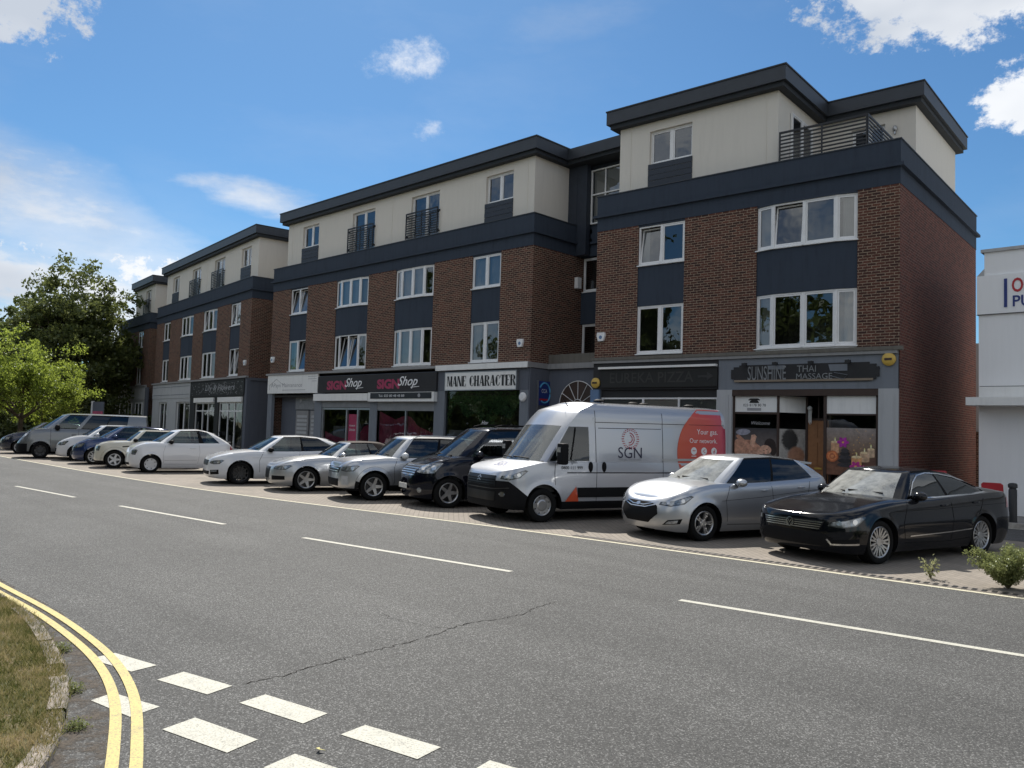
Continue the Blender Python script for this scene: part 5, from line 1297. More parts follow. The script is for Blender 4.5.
c.lines('door_gap', [[(1.35, .42), (1.33, .8), (1.42, 1.03)], [(2.4, .4), (2.42, 1.05)], [(3.0, .72), (3.4, 1.08)]], M['trim'], .009); c.handles([(2.22, .92), (3.15, .95)], PT['silver']); c.mirror(1.58, 1.08, PT['roofw'], (.09, .11, .085)); c.wipers()
m = MB(); m.tube([(1.95, -.6, 1.57), (2.1, -.61, 1.61), (3.4, -.6, 1.6), (3.5, -.58, 1.55)], .016, 6); m.build('roof_rail', M['steel'], c.root)

# 6 ---- silver cabriolet
c = Car((-19.00, 11.95), 19.5, dict(L=4.57, W=1.78, R=.325, ov=.89, wb=2.65, paint=PT['silver2'], roofmat=M['cloth'], cloth=True, crown=.05,
    top=[(0, .665), (.08, .72), (.45, .815), (1.0, .885), (1.5, .925), (2.5, .94), (3.5, .955), (4.3, .955), (4.57, .9)], af=.8, n=2.7,
    levels=[dict(fc=1.36, fs=1.68, rs=3.6, rc=3.85, hw=.77, z=[(1.3, .91), (1.7, .925), (3.85, .955)], zc=.03),
            dict(fc=2.0, fs=2.12, rs=2.98, rc=3.3, hw=.59, z=[(1.95, 1.315), (2.4, 1.345), (3.0, 1.33), (3.3, 1.26)], zc=.02)],
    side=[(0, 'b'), (.04, 'g'), (.52, 'k'), (.55, 'g'), (.72, 'b'), (1, 'b')], roofcrown=.035, wheel=('star', 5, M['rim']), rimr=.235),
    'silver convertible with a closed brown fabric roof between the white hatchback and the off-roader', 'convertible')
c.decal('grille', [(-.24, .34), (.24, .34), (.3, .64), (-.3, .64)], M['trimgloss'], 'front', off=.006); c.lamps(.12, .55, .48, .82, .58, .69, 42, slant=.02)
for k in range(4): ring_decal(c, -.12 + .08 * k, .58, .048, .009, M['chrome'], 'front', .016, n=14)
for sg in (-1, 1): c.decal('side_intake', [(c.u(.05, .45, 40), .30), (c.u(.3, .82, 40), .32), (c.u(.3, .82, 40), .42), (c.u(.05, .45, 40), .42)], M['trim'], 40, sg, .006)
c.lines('door_gap', [[(1.52, .36), (1.48, .6), (1.6, .92)], [(2.85, .32), (2.92, .6), (2.88, .94)]], M['trim'], .009); c.handles([(2.6, .78)], PT['silver2']); c.mirror(1.85, .97, PT['silver2'], (.09, .11, .07)); c.wipers()

# 7 ---- white five-door with black wheels
c = Car((-21.90, 11.57), 18, dict(L=4.68, W=1.81, R=.33, ov=.88, wb=2.68, paint=PT['white'], crown=.05,
    top=[(0, .72), (.08, .78), (.45, .865), (.95, .93), (1.3, .96), (2.5, .98), (3.8, 1.03), (4.4, 1.06), (4.68, 1.0)], af=.75, n=2.9,
    levels=[dict(fc=1.14, fs=1.50, rs=4.15, rc=4.42, hw=.80, z=[(1.1, .945), (1.5, .96), (2.5, .975), (4.4, 1.05)], zc=.03),
            dict(fc=1.94, fs=2.1, rs=3.3, rc=3.6, hw=.585, z=[(1.9, 1.375), (2.4, 1.42), (3, 1.405), (3.6, 1.32)], zc=.03)],
    side=[(0, 'b'), (.035, 'g'), (.43, 'k'), (.46, 'p'), (.88, 'b'), (1, 'b')], roofcrown=.04, wheel=('multi', 10, M['rimdark']), rimr=.245),
    'white five-door liftback with black alloy wheels between the small white hatchback and the convertible')
c.decal('grille', [(-.42, .54), (.42, .54), (.46, .69), (-.46, .69)], M['trimgloss'], 'front', off=.006); c.lamps(.1, .48, .52, .82, .58, .69, 42, slant=.02)
c.decal('lower_intake', [(-.5, .28), (.5, .28), (.55, .38), (-.55, .38)], M['trim'], 'front', off=.006)
for sg in (-1, 1):
    f_ = c.decal('fog_surround', [(c.u(.06, .62, 40), .28), (c.u(.26, .84, 40), .30), (c.u(.26, .84, 40), .43), (c.u(.06, .62, 40), .41)], M['trim'], 40, sg, .006); c.decal('fog_light', [(c.u(.08, .66, 40), .36), (c.u(.22, .8, 40), .37), (c.u(.22, .8, 40), .41), (c.u(.08, .66, 40), .4)], M['lamp'], 40, sg, .012, parent=f_)
c.lines('door_gap', [[(1.42, .36), (1.4, .7), (1.52, .95)], [(2.55, .3), (2.58, .97)], [(3.25, .6), (3.6, .9), (3.7, 1.0)]], M['trim'], .009); c.lines('crease_shade', [[(1.2, .78), (2.4, .80), (4.3, .86)]], M['text_grey'], .006); c.handles([(2.35, .85), (3.3, .88)], PT['white']); c.mirror(1.7, 1.0, M['trim'], (.09, .11, .07)); c.wipers()  # shading of the side crease is drawn as a grey line

# 8 ---- small white three-door
c = Car((-27.64, 11.35), 13.5, dict(L=3.55, W=1.63, R=.295, ov=.68, wb=2.3, paint=PT['white'], crown=.05,
    top=[(0, .68), (.06, .81), (.25, .93), (.55, .99), (.9, 1.005), (2, 1.01), (3.2, 1.03), (3.55, .93)], af=.7, ar=.55, n=2.5, rs=[(0, .1), (.2, .02), (.45, 0), (.8, .05), (1, .14)],
    levels=[dict(fc=.72, fs=1.04, rs=3.18, rc=3.38, hw=.72, z=[(.7, .985), (1.1, 1.0), (3.3, 1.02)], zc=.03),
            dict(fc=1.40, fs=1.56, rs=2.62, rc=2.86, hw=.54, z=[(1.4, 1.39), (1.75, 1.45), (2.2, 1.455), (2.86, 1.31)], zc=.03)],
    side=[(0, 'b'), (.05, 'g'), (.55, 'k'), (.62, 'g'), (.88, 'b'), (1, 'b')], roofcrown=.045, wheel=('cover', 7, M['rimwhite'])),
    'small rounded white three-door hatchback standing alone with plastic wheel covers', name='parked_car')
c.lamps(.1, .3, .5, .66, .60, .78, 45, slant=.0, rim=False); c.decal('lower_intake', [(-.4, .26), (.4, .26), (.4, .34), (-.4, .34)], M['trim'], 'front', off=.006)
c.lines('door_gap', [[(1.08, .34), (1.06, .7), (1.14, .98)], [(2.18, .32), (2.24, .7), (2.2, 1.0)], [(1.08, .3), (2.15, .3)]], M['text_grey'], .009); c.lines('side_trim', [[(1.1, .42), (2.15, .44)]], M['text_grey'], .012); c.handles([(2.0, .84)], PT['white']); c.mirror(1.28, 1.03, M['trim'], (.08, .1, .07)); c.wipers()
for sg in (-1, 1): c.decal('tail_light', [(3.25, .72), (3.42, .7), (3.4, .92), (3.28, .93)], M['redlamp'], 'side', sg, .006)

# 9 ---- cream mini
mb_ = lambda x, z: z < .27
c = Car((-30.44, 11.20), 18.5, dict(L=3.72, W=1.68, R=.315, ov=.68, wb=2.47, paint=PT['cream'], crown=.05, blackc=mb_, arches=True, cuts=[((0, 0, .27), (0, 0, 1))],
    top=[(0, .74), (.05, .83), (.3, .91), (.8, .94), (1.1, .95), (3.4, .97), (3.72, .92)], af=.6, ar=.45, n=2.7,
    levels=[dict(fc=1.02, fs=1.22, rs=3.4, rc=3.58, hw=.76, z=.945, zc=.03), dict(fc=1.48, fs=1.6, rs=3.2, rc=3.36, hw=.63, z=[(1.45, 1.34), (1.8, 1.36), (3.3, 1.34)], zc=.02)],
    side=[(0, 'b'), (.05, 'g'), (.55, 'k'), (.58, 'g'), (.94, 'b'), (1, 'b')], roofcrown=.04, wheel=('star', 5, M['rimwhite'])),
    'cream compact car with black wheel arches and a flat roof beside the small white hatchback')
c.decal('grille', [(-.38, .52), (.38, .52), (.34, .68), (-.34, .68)], M['trimgloss'], 'front', off=.006); c.lamps(.08, .26, .5, .68, .62, .80, 42, slant=0, rim=False)
c.lines('door_gap', [[(1.2, .34), (1.22, .93)], [(2.3, .34), (2.34, .95)]], M['trim'], .009); c.lines('side_scuttle', [[(.92, .78), (1.15, .8)]], M['trim'], .04); c.mirror(1.32, 1.0, M['trim'], (.08, .1, .07)); c.wipers()

# 10, 11 ---- blue and white hatchbacks
def small_hatch(P, th, mat, label, s=1.0, wheel=('multi', 9, M['rimwhite'])):
    c = Car(P, th, dict(L=4.0, W=1.72, R=.31, ov=.8, wb=2.5, paint=mat, crown=.05,
        top=[(0, .68), (.08, .78), (.4, .90), (.8, .98), (1.1, 1.01), (2, 1.02), (3.4, 1.06), (4.0, .98)], af=.8, ar=.5, n=2.6,
        levels=[dict(fc=.9, fs=1.26, rs=3.65, rc=3.85, hw=.77, z=[(.9, .99), (1.3, 1.01), (3.8, 1.05)], zc=.03), dict(fc=1.6, fs=1.78, rs=3.2, rc=3.4, hw=.56, z=[(1.55, 1.42), (2.0, 1.46), (2.7, 1.45), (3.4, 1.38)], zc=.03)],
        side=[(0, 'b'), (.04, 'g'), (.45, 'k'), (.48, 'g'), (.88, 'b'), (1, 'b')], roofcrown=.04, wheel=wheel), label)
    c.decal('grille', [(-.4, .36), (.4, .36), (.42, .5), (-.42, .5)], M['trim'], 'front', off=.006); c.lamps(.12, .5, .5, .8, .62, .76, 44, slant=.06)
    c.lines('door_gap', [[(1.25, .36), (1.22, .7), (1.3, .98)], [(2.35, .32), (2.38, 1.0)]], M['trim'], .009); c.mirror(1.5, 1.06, mat, (.08, .1, .07)); c.wipers(); return c
small_hatch((-33.05, 11.40), 20, PT['blue'], 'bright dark blue hatchback half hidden between the cream compact and a white hatchback')
small_hatch((-35.71, 11.65), 19, PT['white'], 'white hatchback between the blue hatchback and the grey passenger van')

# 12 ---- grey passenger van
gb = lambda x, z: (x < .45 and z < .62) or z < .30
c = Car((-37.83, 10.91), 18.5, dict(L=4.95, W=1.95, R=.34, ov=.93, wb=3.1, paint=PT['grey'], gc=.22, gap=.06, af=.7, ar=.3, n=2.9, crown=.05, blackc=gb, cuts=[((.45, 0, 0), (1, 0, 0)), ((0, 0, .62), (0, 0, 1)), ((0, 0, .30), (0, 0, 1))], van=True,
    top=[(0, .84), (.08, .96), (.4, 1.12), (.8, 1.22), (1.2, 1.27), (5.15, 1.30)], fs=[(0, .02), (.3, 0), (.6, .03), (1, .25)], rs=[(0, .02), (1, .0)],
    levels=[dict(fc=.78, fs=1.2, rs=5.0, rc=5.1, hw=.92, z=[(.75, 1.22), (1.2, 1.26), (5.1, 1.29)], taper=.01, bulge=.01), dict(fc=1.62, fs=1.85, rs=4.92, rc=5.02, hw=.82, z=[(1.6, 1.82), (2.1, 1.89), (5.0, 1.87)], taper=.01, zc=.03)],
    side=[(0, 'b'), (.04, 'g'), (.27, 'b'), (.315, 'p'), (.55, 'k'), (.56, 'p'), (.78, 'b'), (1, 'b')], roofcrown=.06, wheel=('cover', 8, M['rimdark'])),
    'grey passenger van with dark tinted side windows near the far left end of the row', 'van', 'parked_van')
c.lamps(.16, .6, .6, .88, .84, 1.04, 46, slant=.08); c.lines('door_gap', [[(1.3, .4), (1.28, 1.24)], [(2.3, .34), (2.33, 1.26)], [(3.6, .34), (3.6, 1.28)]], M['trim'], .011); c.handles([(2.15, 1.02), (2.55, 1.02)], M['trim']); c.mirror(1.5, 1.3, M['trim'], (.1, .11, .13)); c.wipers()
for sg in (-1, 1): c.decal('tail_light', [(4.95, .9), (5.12, .9), (5.1, 1.5), (4.98, 1.5)], M['redlamp'], 'side', sg, .006)
# 13 ---- dark car, farthest left
c = small_hatch((-42.34, 11.34), 16, PT['dnavy'], 'dark car at the far left edge, its bonnet showing past the grey van')
# ------------------------------------------------------------------ ground, road, markings
def road_mat(name, base=.086, tone=(1, 1, .97)):
    g = N(name); v = g.obj()
    n1 = g.noise(v, 80, 4, .8).outputs[0]; n2 = g.noise(v, .35, 5, .6).outputs[0]; n3 = g.noise(v, 70, 3, .7).outputs[0]
    mp = g.n('ShaderNodeMapping', {'Vector': v, 'Scale': (.06, 1.1, 1), 'Rotation': (0, 0, rad(3))}).outputs[0]
    n4 = g.noise(mp, 1.2, 4, .6).outputs[0]
    vo = g.n('ShaderNodeTexVoronoi', {'Vector': v, 'Scale': 120.}).outputs['Color']
    sep = g.n('ShaderNodeSeparateColor', {0: vo}).outputs[0]
    k = g.math('ADD', g.math('ADD', .34, g.math('MULTIPLY', sep, .75)), g.ramp(sep, [(.8, 0.), (.95, 1.1)])); k = g.math('MULTIPLY', k, g.math('ADD', .4, g.math('MULTIPLY', n1, 1.3)))
    k = g.math('MULTIPLY', k, g.math('ADD', .6, g.math('MULTIPLY', n2, .8))); k = g.math('MULTIPLY', k, g.math('ADD', .68, g.math('MULTIPLY', n4, .64)))
    c = g.n('ShaderNodeCombineColor', {0: g.math('MULTIPLY', k, base * tone[0]), 1: g.math('MULTIPLY', k, base * tone[1]), 2: g.math('MULTIPLY', k, base * tone[2])}).outputs[0]
    return g.out(g.n('ShaderNodeBsdfPrincipled', {'Base Color': c, 'Roughness': .82, 'Specular IOR Level': .35, 'Normal': g.bump(g.math('ADD', n3, sep), .5, .006)}).outputs[0])
def marking_mat(name, col):
    g = N(name); v = g.obj(); n1 = g.noise(v, 75, 4, .75).outputs[0]; n2 = g.noise(v, 7, 4, .7).outputs[0]
    f = g.math('ADD', g.ramp(n1, [(.36, .7), (.5, .0)]), g.ramp(n2, [(.5, 0.), (.8, .4)]), clamp=True)
    c = g.mix(f, col, (.16, .155, .14))
    return g.out(g.n('ShaderNodeBsdfPrincipled', {'Base Color': c, 'Roughness': .75, 'Normal': g.bump(n1, .4, .004)}).outputs[0])
def paver_mat(name):
    g = N(name); v = g.obj(); mp = g.n('ShaderNodeMapping', {'Vector': v, 'Rotation': (0, 0, rad(42))}).outputs[0]
    b = g.n('ShaderNodeTexBrick', {'Vector': mp, 'Scale': 1., 'Color1': (.25, .215, .18, 1), 'Color2': (.2, .172, .145, 1), 'Mortar': (.13, .11, .09, 1), 'Mortar Size': .008, 'Mortar Smooth': .3, 'Brick Width': .21, 'Row Height': .105})
    n = g.noise(v, .8, 5, .65).outputs[0]; n2 = g.noise(v, 40, 3).outputs[0]
    c = g.mix(g.ramp(n, [(.42, 0.), (.72, .65)]), b.outputs[0], (.10, .09, .075)); c = g.mix(g.math('MULTIPLY', n2, .3), c, (.4, .36, .3))
    return g.out(g.n('ShaderNodeBsdfPrincipled', {'Base Color': c, 'Roughness': .9, 'Normal': g.bump(g.math('SUBTRACT', n2, g.math('MULTIPLY', b.outputs['Fac'], 2.)), .5, .008)}).outputs[0])
MR = road_mat('asphalt'); MR2 = road_mat('old_asphalt', .09, (1, 1, 1.02)); MW = marking_mat('white_line_paint', (.50, .49, .42)); MY = marking_mat('yellow_line_paint', (.56, .46, .17)); MC = marking_mat('cream_line_paint', (.58, .54, .40))
def grass_ground_mat():
    g = N('turf_soil'); v = g.obj(); n1 = g.noise(v, 5, 6, .7).outputs[0]; n2 = g.noise(v, 60, 3, .7).outputs[0]
    c = g.ramp(n1, [(.35, (.06, .075, .025)), (.5, (.13, .12, .05)), (.62, (.24, .18, .11))]); c = g.mix(g.math('MULTIPLY', n2, .5), c, (.05, .05, .02))
    return g.out(g.n('ShaderNodeBsdfPrincipled', {'Base Color': c, 'Roughness': 1., 'Normal': g.bump(n2, .8, .02)}).outputs[0])
MG = grass_ground_mat()
def kerb_mat():
    g = N('weathered_kerb'); v = g.obj(); n = g.noise(v, 3.5, 6, .7).outputs[0]; n2 = g.noise(v, 45, 4, .75).outputs[0]
    c = g.ramp(n, [(.36, (.11, .10, .085)), (.5, (.24, .21, .18)), (.64, (.40, .35, .30))]); c = g.mix(g.ramp(n2, [(.5, 0.), (.75, .45)]), c, (.09, .08, .07))
    return g.out(g.n('ShaderNodeBsdfPrincipled', {'Base Color': c, 'Roughness': .95, 'Normal': g.bump(n2, .9, .01)}).outputs[0])
M['kerbstone'] = kerb_mat()
def strip(name, left, right, z, mat, kind='structure', T=None):
    m = MB()
    for k in range(len(left) - 1): m.face([(*left[k], z), (*left[k + 1], z), (*right[k + 1], z), (*right[k], z)])
    return m.build(name, mat, kind=kind)
def interp(pts, n):
    P = np.array(pts, float); d = np.r_[0, np.cumsum(np.hypot(*np.diff(P, axis=0).T))]; s = np.linspace(0, d[-1], n)
    return np.c_[np.interp(s, d, P[:, 0]), np.interp(s, d, P[:, 1])]
def smooth_pl(pts, n, it=3):
    P = interp(pts, n)
    for _ in range(it): P[1:-1] = (P[:-2] + P[1:-1] * 2 + P[2:]) / 4
    return P
def offset(P, d):
    T_ = np.gradient(P, axis=0); T_ /= np.hypot(*T_.T)[:, None]; return P + np.c_[-T_[:, 1], T_[:, 0]] * d
def gutter_mat():
    g = N('gutter_silt'); v = g.obj(); n = g.noise(v, 5, 7, .75).outputs[0]; n2 = g.noise(v, 60, 3, .7).outputs[0]
    a = g.ramp(n, [(.44, 0.), (.6, .85)]); c = g.ramp(n2, [(.3, (.05, .042, .035)), (.7, (.13, .105, .08))])
    return g.out(g.n('ShaderNodeMixShader', {0: a, 1: g.n('ShaderNodeBsdfTransparent').outputs[0], 2: g.n('ShaderNodeBsdfPrincipled', {'Base Color': c, 'Roughness': .95}).outputs[0]}).outputs[0])
GUT = gutter_mat()
m = MB(); m.face([(-700, -200, -.03), (500, -200, -.03), (500, 900, -.03), (-700, 900, -.03)]); m.build('ground', MG, kind='structure')
# carriageway: far edge follows the bays, near side runs under the camera (side road mouth)
EDGE = [(-160, 22), (-110, 15.2), (-75, 11.9), (-55, 10.6), (-40.7, 10.1), (-33.3, 9.9), (-27.7, 9.8), (-24, 9.8), (-20.8, 9.9), (-18.0, 10.1), (-15.2, 10.42), (-13.2, 10.75), (-11.2, 11.03), (-9.0, 11.17), (-6.5, 11.27), (-4.3, 11.36), (-2.4, 11.48), (0, 11.66), (6, 12.1), (14, 12.7), (40, 14.6), (90, 19)]
E_ = smooth_pl(EDGE, 160, 4)
m = MB()
for k in range(len(E_) - 1): m.face([(*(E_[k] - [0, 34]), 0), (*(E_[k + 1] - [0, 34]), 0), (*E_[k + 1], 0), (*E_[k], 0)])
m.build('road', MR, kind='structure')
# forecourt: paving, asphalt lane, kerb, pavement (stepped)
BK = lambda x: np.interp(x, [-160, -70, -60, -38.5, -16, 0, 90], [40, 27.5, 24.2, 21.4, 21.2, 22.6, 28])
def band(name, o0, o1, z, mat, x0=-75, x1=90):
    Q = E_[(E_[:, 0] > x0) & (E_[:, 0] < x1)]; f = lambda o: np.array([[p[0], p[1] + o if o < 3 else BK(p[0]) - (o if o > 3 else 0)] for p in Q]); return strip(name, f(o0), f(o1), z, mat)
Q = E_[(E_[:, 0] > -75) & (E_[:, 0] < 90)]
pav = np.array([[p[0], max(p[1] + 1, BK(p[0]) - 4.2)] for p in Q]); kb = np.array([[p[0], BK(p[0]) - 1.55] for p in Q]); wl = np.array([[p[0], BK(p[0]) + 14] for p in Q])
PVM = paver_mat('block_paving')
strip('parking_bays', Q + [0, .02], pav, .004, PVM); strip('parking_lane', pav, kb, .008, MR2)
m = MB()
for k in range(len(kb) - 1):
    a, b = kb[k], kb[k + 1]; m.face([(*a, .0), (*b, .0), (*b, .12), (*a, .12)]); m.face([(*a, .12), (*b, .12), (*(b + [0, .13]), .12), (*(a + [0, .13]), .12)])
m.build('kerb', M['concrete'], kind='structure')
strip('pavement', kb + [0, .13], wl, .12, plain('pavement_slabs', (.24, .235, .225), .9, var=.2, scale=1.2, bump=.3))
strip('kerb_line', kb - [0, .12], kb - [0, .02], .012, MW)
# edge line
i0 = offset(E_, -.10); strip('edge_line', E_[20:] * 1 + [0, .0], i0[20:], .004, MC)
# drain channel along the paving edge on the right
dr_ = E_[(E_[:, 0] > -9.2) & (E_[:, 0] < 3)]; dr0 = interp(dr_, 400)
m = MB()
o1, o2 = offset(dr0, .05), offset(dr0, .24)
for k in range(len(dr0) - 1): m.face([(*o1[k], .007), (*o1[k + 1], .007), (*o2[k + 1], .007), (*o2[k], .007)])
dch = m.build('drain_channel', plain('channel_concrete', (.17, .15, .13), .9, var=.3, scale=12), label='long slotted drain channel between the road line and the block paving', cat='drain')
L_ = np.hypot(*np.diff(dr0, axis=0).T).sum(); ns = int(L_ / .11); c0 = interp(dr_, ns); a1, a2 = offset(c0, .075), offset(c0, .215); m = MB()
for k in range(ns - 1): 
    t = .52; m.face([(*a1[k], .0105), (*(a1[k] * (1 - t) + a1[k + 1] * t), .0105), (*(a2[k] * (1 - t) + a2[k + 1] * t), .0105), (*a2[k], .0105)])
m.build('drain_slots', M['black'], dch)
# centre line dashes
CL = interp([(-42, 6.6), (-29.6, 6.12), (-23.5, 6.27), (-19.76, 6.5), (-17.6, 6.63), (-13.63, 6.98), (-11.5, 7.2), (-7.25, 7.72), (-4.97, 7.95), (-1.7, 8.38), (1, 8.75), (10, 10)], 1200)
dd = np.r_[0, np.cumsum(np.hypot(*np.diff(CL, axis=0).T))]
for xa, xb in ((-41.5, -37.6), (-35.6, -31.6), (-29.6, -25.6), (-23.5, -19.76), (-17.6, -13.63), (-11.5, -7.25), (-4.97, -.95), (1.1, 5.0), (7.1, 11.0)):
    S_ = CL[(CL[:, 0] >= xa) & (CL[:, 0] <= xb)][::6]; strip('centre_line', offset(S_, .05), offset(S_, -.05), .004, MW)
# give-way marks
for q in ([(-6.62, 2.34), (-6.66, 2.54), (-6.14, 2.65), (-6.1, 2.45)], [(-5.80, 2.51), (-5.86, 2.73), (-5.34, 2.84), (-5.28, 2.63)], [(-4.99, 2.71), (-5.03, 2.92), (-4.45, 3.03), (-4.4, 2.82)], [(-4.1, 2.89), (-4.13, 3.09), (-3.56, 3.21), (-3.52, 3.0)],
          [(-5.65, 2.02), (-5.71, 2.18), (-5.25, 2.3), (-5.19, 2.09)], [(-4.86, 2.15), (-4.92, 2.38), (-4.35, 2.49), (-4.29, 2.27)], [(-3.98, 2.32), (-4.03, 2.54), (-3.46, 2.66), (-3.4, 2.45)], [(-3.1, 2.5), (-3.15, 2.72), (-2.58, 2.84), (-2.5, 2.62)], [(-3.2, 3.09), (-3.24, 3.29), (-2.67, 3.41), (-2.62, 3.2)]):
    m = MB(); m.face([(a, b, .004) for a, b in q[::-1]]); m.build('give_way_mark', MW, kind='structure')
YO = smooth_pl([(-40, 2.9), (-25, 2.72), (-14, 2.64), (-9.95, 2.6), (-9.24, 2.61), (-8.58, 2.62), (-7.92, 2.60), (-7.28, 2.56), (-6.6, 2.50), (-6.11, 2.41), (-5.69, 2.31), (-5.36, 2.21), (-5.02, 2.08), (-4.73, 1.95), (-4.38, 1.83), (-4.0, 1.66), (-3.6, 1.35), (-3.3, .9), (-3.1, .2), (-3.0, -3)], 1400, 260)
strip('yellow_line', offset(YO, .028), offset(YO, -.038), .008, MY); YI = offset(YO, -.118); strip('yellow_line', offset(YI, .028), offset(YI, -.038), .008, MY)
# near kerb and verge
KO = smooth_pl([(-60, 2.9), (-25, 2.6), (-14, 2.48), (-9.23, 2.39), (-8.6, 2.41), (-7.99, 2.37), (-7.45, 2.3), (-6.87, 2.19), (-6.42, 2.1), (-6.08, 2.02), (-5.84, 1.95), (-5.47, 1.82), (-5.15, 1.69), (-4.9, 1.6), (-4.7, 1.52), (-4.3, 1.2), (-4.05, .8), (-3.85, .2), (-3.8, -4)], 700, 20)
KI = offset(KO, -.108)
m = MB(); dk = np.r_[0, np.cumsum(np.hypot(*np.diff(KO, axis=0).T))]
seg = 0; start = 0
while start < len(KO) - 2:
    end = start
    ln_ = rng.choice([.3, .45, .6, .62]);
    while end < len(KO) - 1 and dk[end] - dk[start] < ln_: end += 1
    h = .075 + rng.uniform(-.02, .01); jo = rng.uniform(-.01, .01)
    a = KO[start:end + 1] + jo * .5; b = KI[start:end + 1] + jo * .5
    a[-1] = a[-1] * .985 + a[-2] * .015
    for k in range(len(a) - 1):
        m.face([(*a[k], -.02), (*a[k + 1], -.02), (*a[k + 1], h - .015), (*a[k], h - .015)]); c_ = a * .88 + b * .12
        m.face([(*a[k], h - .015), (*a[k + 1], h - .015), (*c_[k + 1], h), (*c_[k], h)]); m.face([(*c_[k], h), (*c_[k + 1], h), (*b[k + 1], h), (*b[k], h)])
    start = end
m.build('kerb', M['kerbstone'], kind='structure')
strip('gutter', KO, offset(KO, .32) if 0 else KO + (offset(KO, .28) - KO), .003, GUT)
vg = MB()
for k in range(len(KI) - 1): vg.face([(*KI[k], .055), (*KI[k + 1], .055), (KI[k + 1][0] - 8, KI[k + 1][1] - 9, .10), (KI[k][0] - 8, KI[k][1] - 9, .10)])
vg.build('verge', MG, kind='structure')
# grass blades in the verge
def blades(n, sampler, h0, h1, mat_, name, w=.006, lean=.5, **kw):
    P = sampler(n); n = len(P); a = rng.uniform(0, 2 * PI, n); h = rng.uniform(h0, h1, n); l = rng.uniform(0, lean, n) * h; b = a + rng.uniform(-.8, .8, n)
    d = np.c_[np.cos(a), np.sin(a), np.zeros(n)] * w; t = np.c_[np.cos(b) * l, np.sin(b) * l, h]
    V = np.empty((n, 3, 3)); V[:, 0] = P - d; V[:, 1] = P + d; V[:, 2] = P + t
    me = bpy.data.meshes.new(name); me.vertices.add(n * 3); me.vertices.foreach_set('co', V.ravel()); me.loops.add(n * 3); me.loops.foreach_set('vertex_index', np.arange(n * 3)); me.polygons.add(n); me.polygons.foreach_set('loop_start', np.arange(0, n * 3, 3)); me.update()
    me.materials.append(mat_); o = bpy.data.objects.new(name, me); COL.objects.link(o); return o
def leafmat(name, lo, hi, trans=.35, warm=None):
    g = N(name); r = g.n('ShaderNodeNewGeometry').outputs['Random Per Island']; v = g.obj(); n = g.noise(v, .8, 3).outputs[0]
    f = g.math('ADD', g.math('MULTIPLY', r, .6), g.math('MULTIPLY', n, .4)); st = [(.15, lo), (.85, hi)]
    if warm: st.append((.97, warm))
    c = g.ramp(f, st); d = g.n('ShaderNodeBsdfDiffuse', {'Color': c}).outputs[0]; t = g.n('ShaderNodeBsdfTranslucent', {'Color': g.mix(.35, c, [min(1, x * 2.2) for x in hi])}).outputs[0]; gl = g.n('ShaderNodeBsdfGlossy', {'Color': (.8, .85, .8, 1), 'Roughness': .38}).outputs[0]
    s1 = g.n('ShaderNodeMixShader', {0: trans, 1: d, 2: t}).outputs[0]; return g.out(g.n('ShaderNodeMixShader', {0: .03, 1: s1, 2: gl}).outputs[0])
def blade_mat():
    g = N('grass_blades'); r = g.n('ShaderNodeNewGeometry').outputs['Random Per Island']; v = g.obj(); n = g.noise(v, 3.2, 5, .7).outputs[0]; n2 = g.noise(v, 14, 3, .7).outputs[0]
    f = g.math('ADD', g.math('ADD', g.math('MULTIPLY', r, .35), g.math('MULTIPLY', n, 1.1)), g.math('MULTIPLY', n2, .35))
    c = g.ramp(g.math('MULTIPLY', f, .6), [(.36, (.07, .10, .025)), (.49, (.18, .18, .06)), (.6, (.40, .34, .17)), (.72, (.5, .4, .24))])
    return g.out(g.n('ShaderNodeMixShader', {0: .3, 1: g.n('ShaderNodeBsdfDiffuse', {'Color': c}).outputs[0], 2: g.n('ShaderNodeBsdfTranslucent', {'Color': c}).outputs[0]}).outputs[0])
MB1 = blade_mat()
def verge_pts(n):
    k = rng.integers(0, len(KI), n); idx_ = np.searchsorted(KI[:, 0], -10.5); k = rng.integers(idx_, len(KI) - 60, n); t = rng.random(n) ** 1.3 * .28 - .008
    P = KI[k]; return np.c_[P[:, 0] - 8 * t + rng.normal(0, .02, n), P[:, 1] - 9 * t + rng.normal(0, .02, n), np.full(n, .055)]
o = blades(90000, verge_pts, .015, .06, MB1, 'verge_grass', .0032, 1.1); tag(o, 'short dry grass growing on the verge behind the near kerb', 'grass', kind='stuff')
# cracks
def crack(pts, w):
    P = interp(pts, len(pts) * 9); P[1:-1] += rng.normal(0, .012, (len(P) - 2, 2)); ww = np.abs(rng.normal(w, w * .45, len(P))); ww[0] = ww[-1] = .001; o1 = P + (offset(P, 1) - P) * ww[:, None]; o2 = P - (offset(P, 1) - P) * ww[:, None]; strip('road_crack', o1, o2, .0025, M['crack'])
crack([(-5.33, 2.9), (-5.34, 3.05), (-5.31, 3.22), (-5.37, 3.42), (-5.38, 3.62), (-5.42, 3.89), (-5.44, 4.23), (-5.46, 4.51), (-5.52, 4.91), (-5.61, 5.21), (-5.64, 5.44), (-5.56, 5.7), (-5.56, 6.05), (-5.69, 6.39), (-5.74, 6.78)], .0038)
crack([(-5.62, 5.1), (-5.67, 5.04), (-5.87, 5.0), (-6.23, 4.92), (-6.46, 5.0)], .002); 

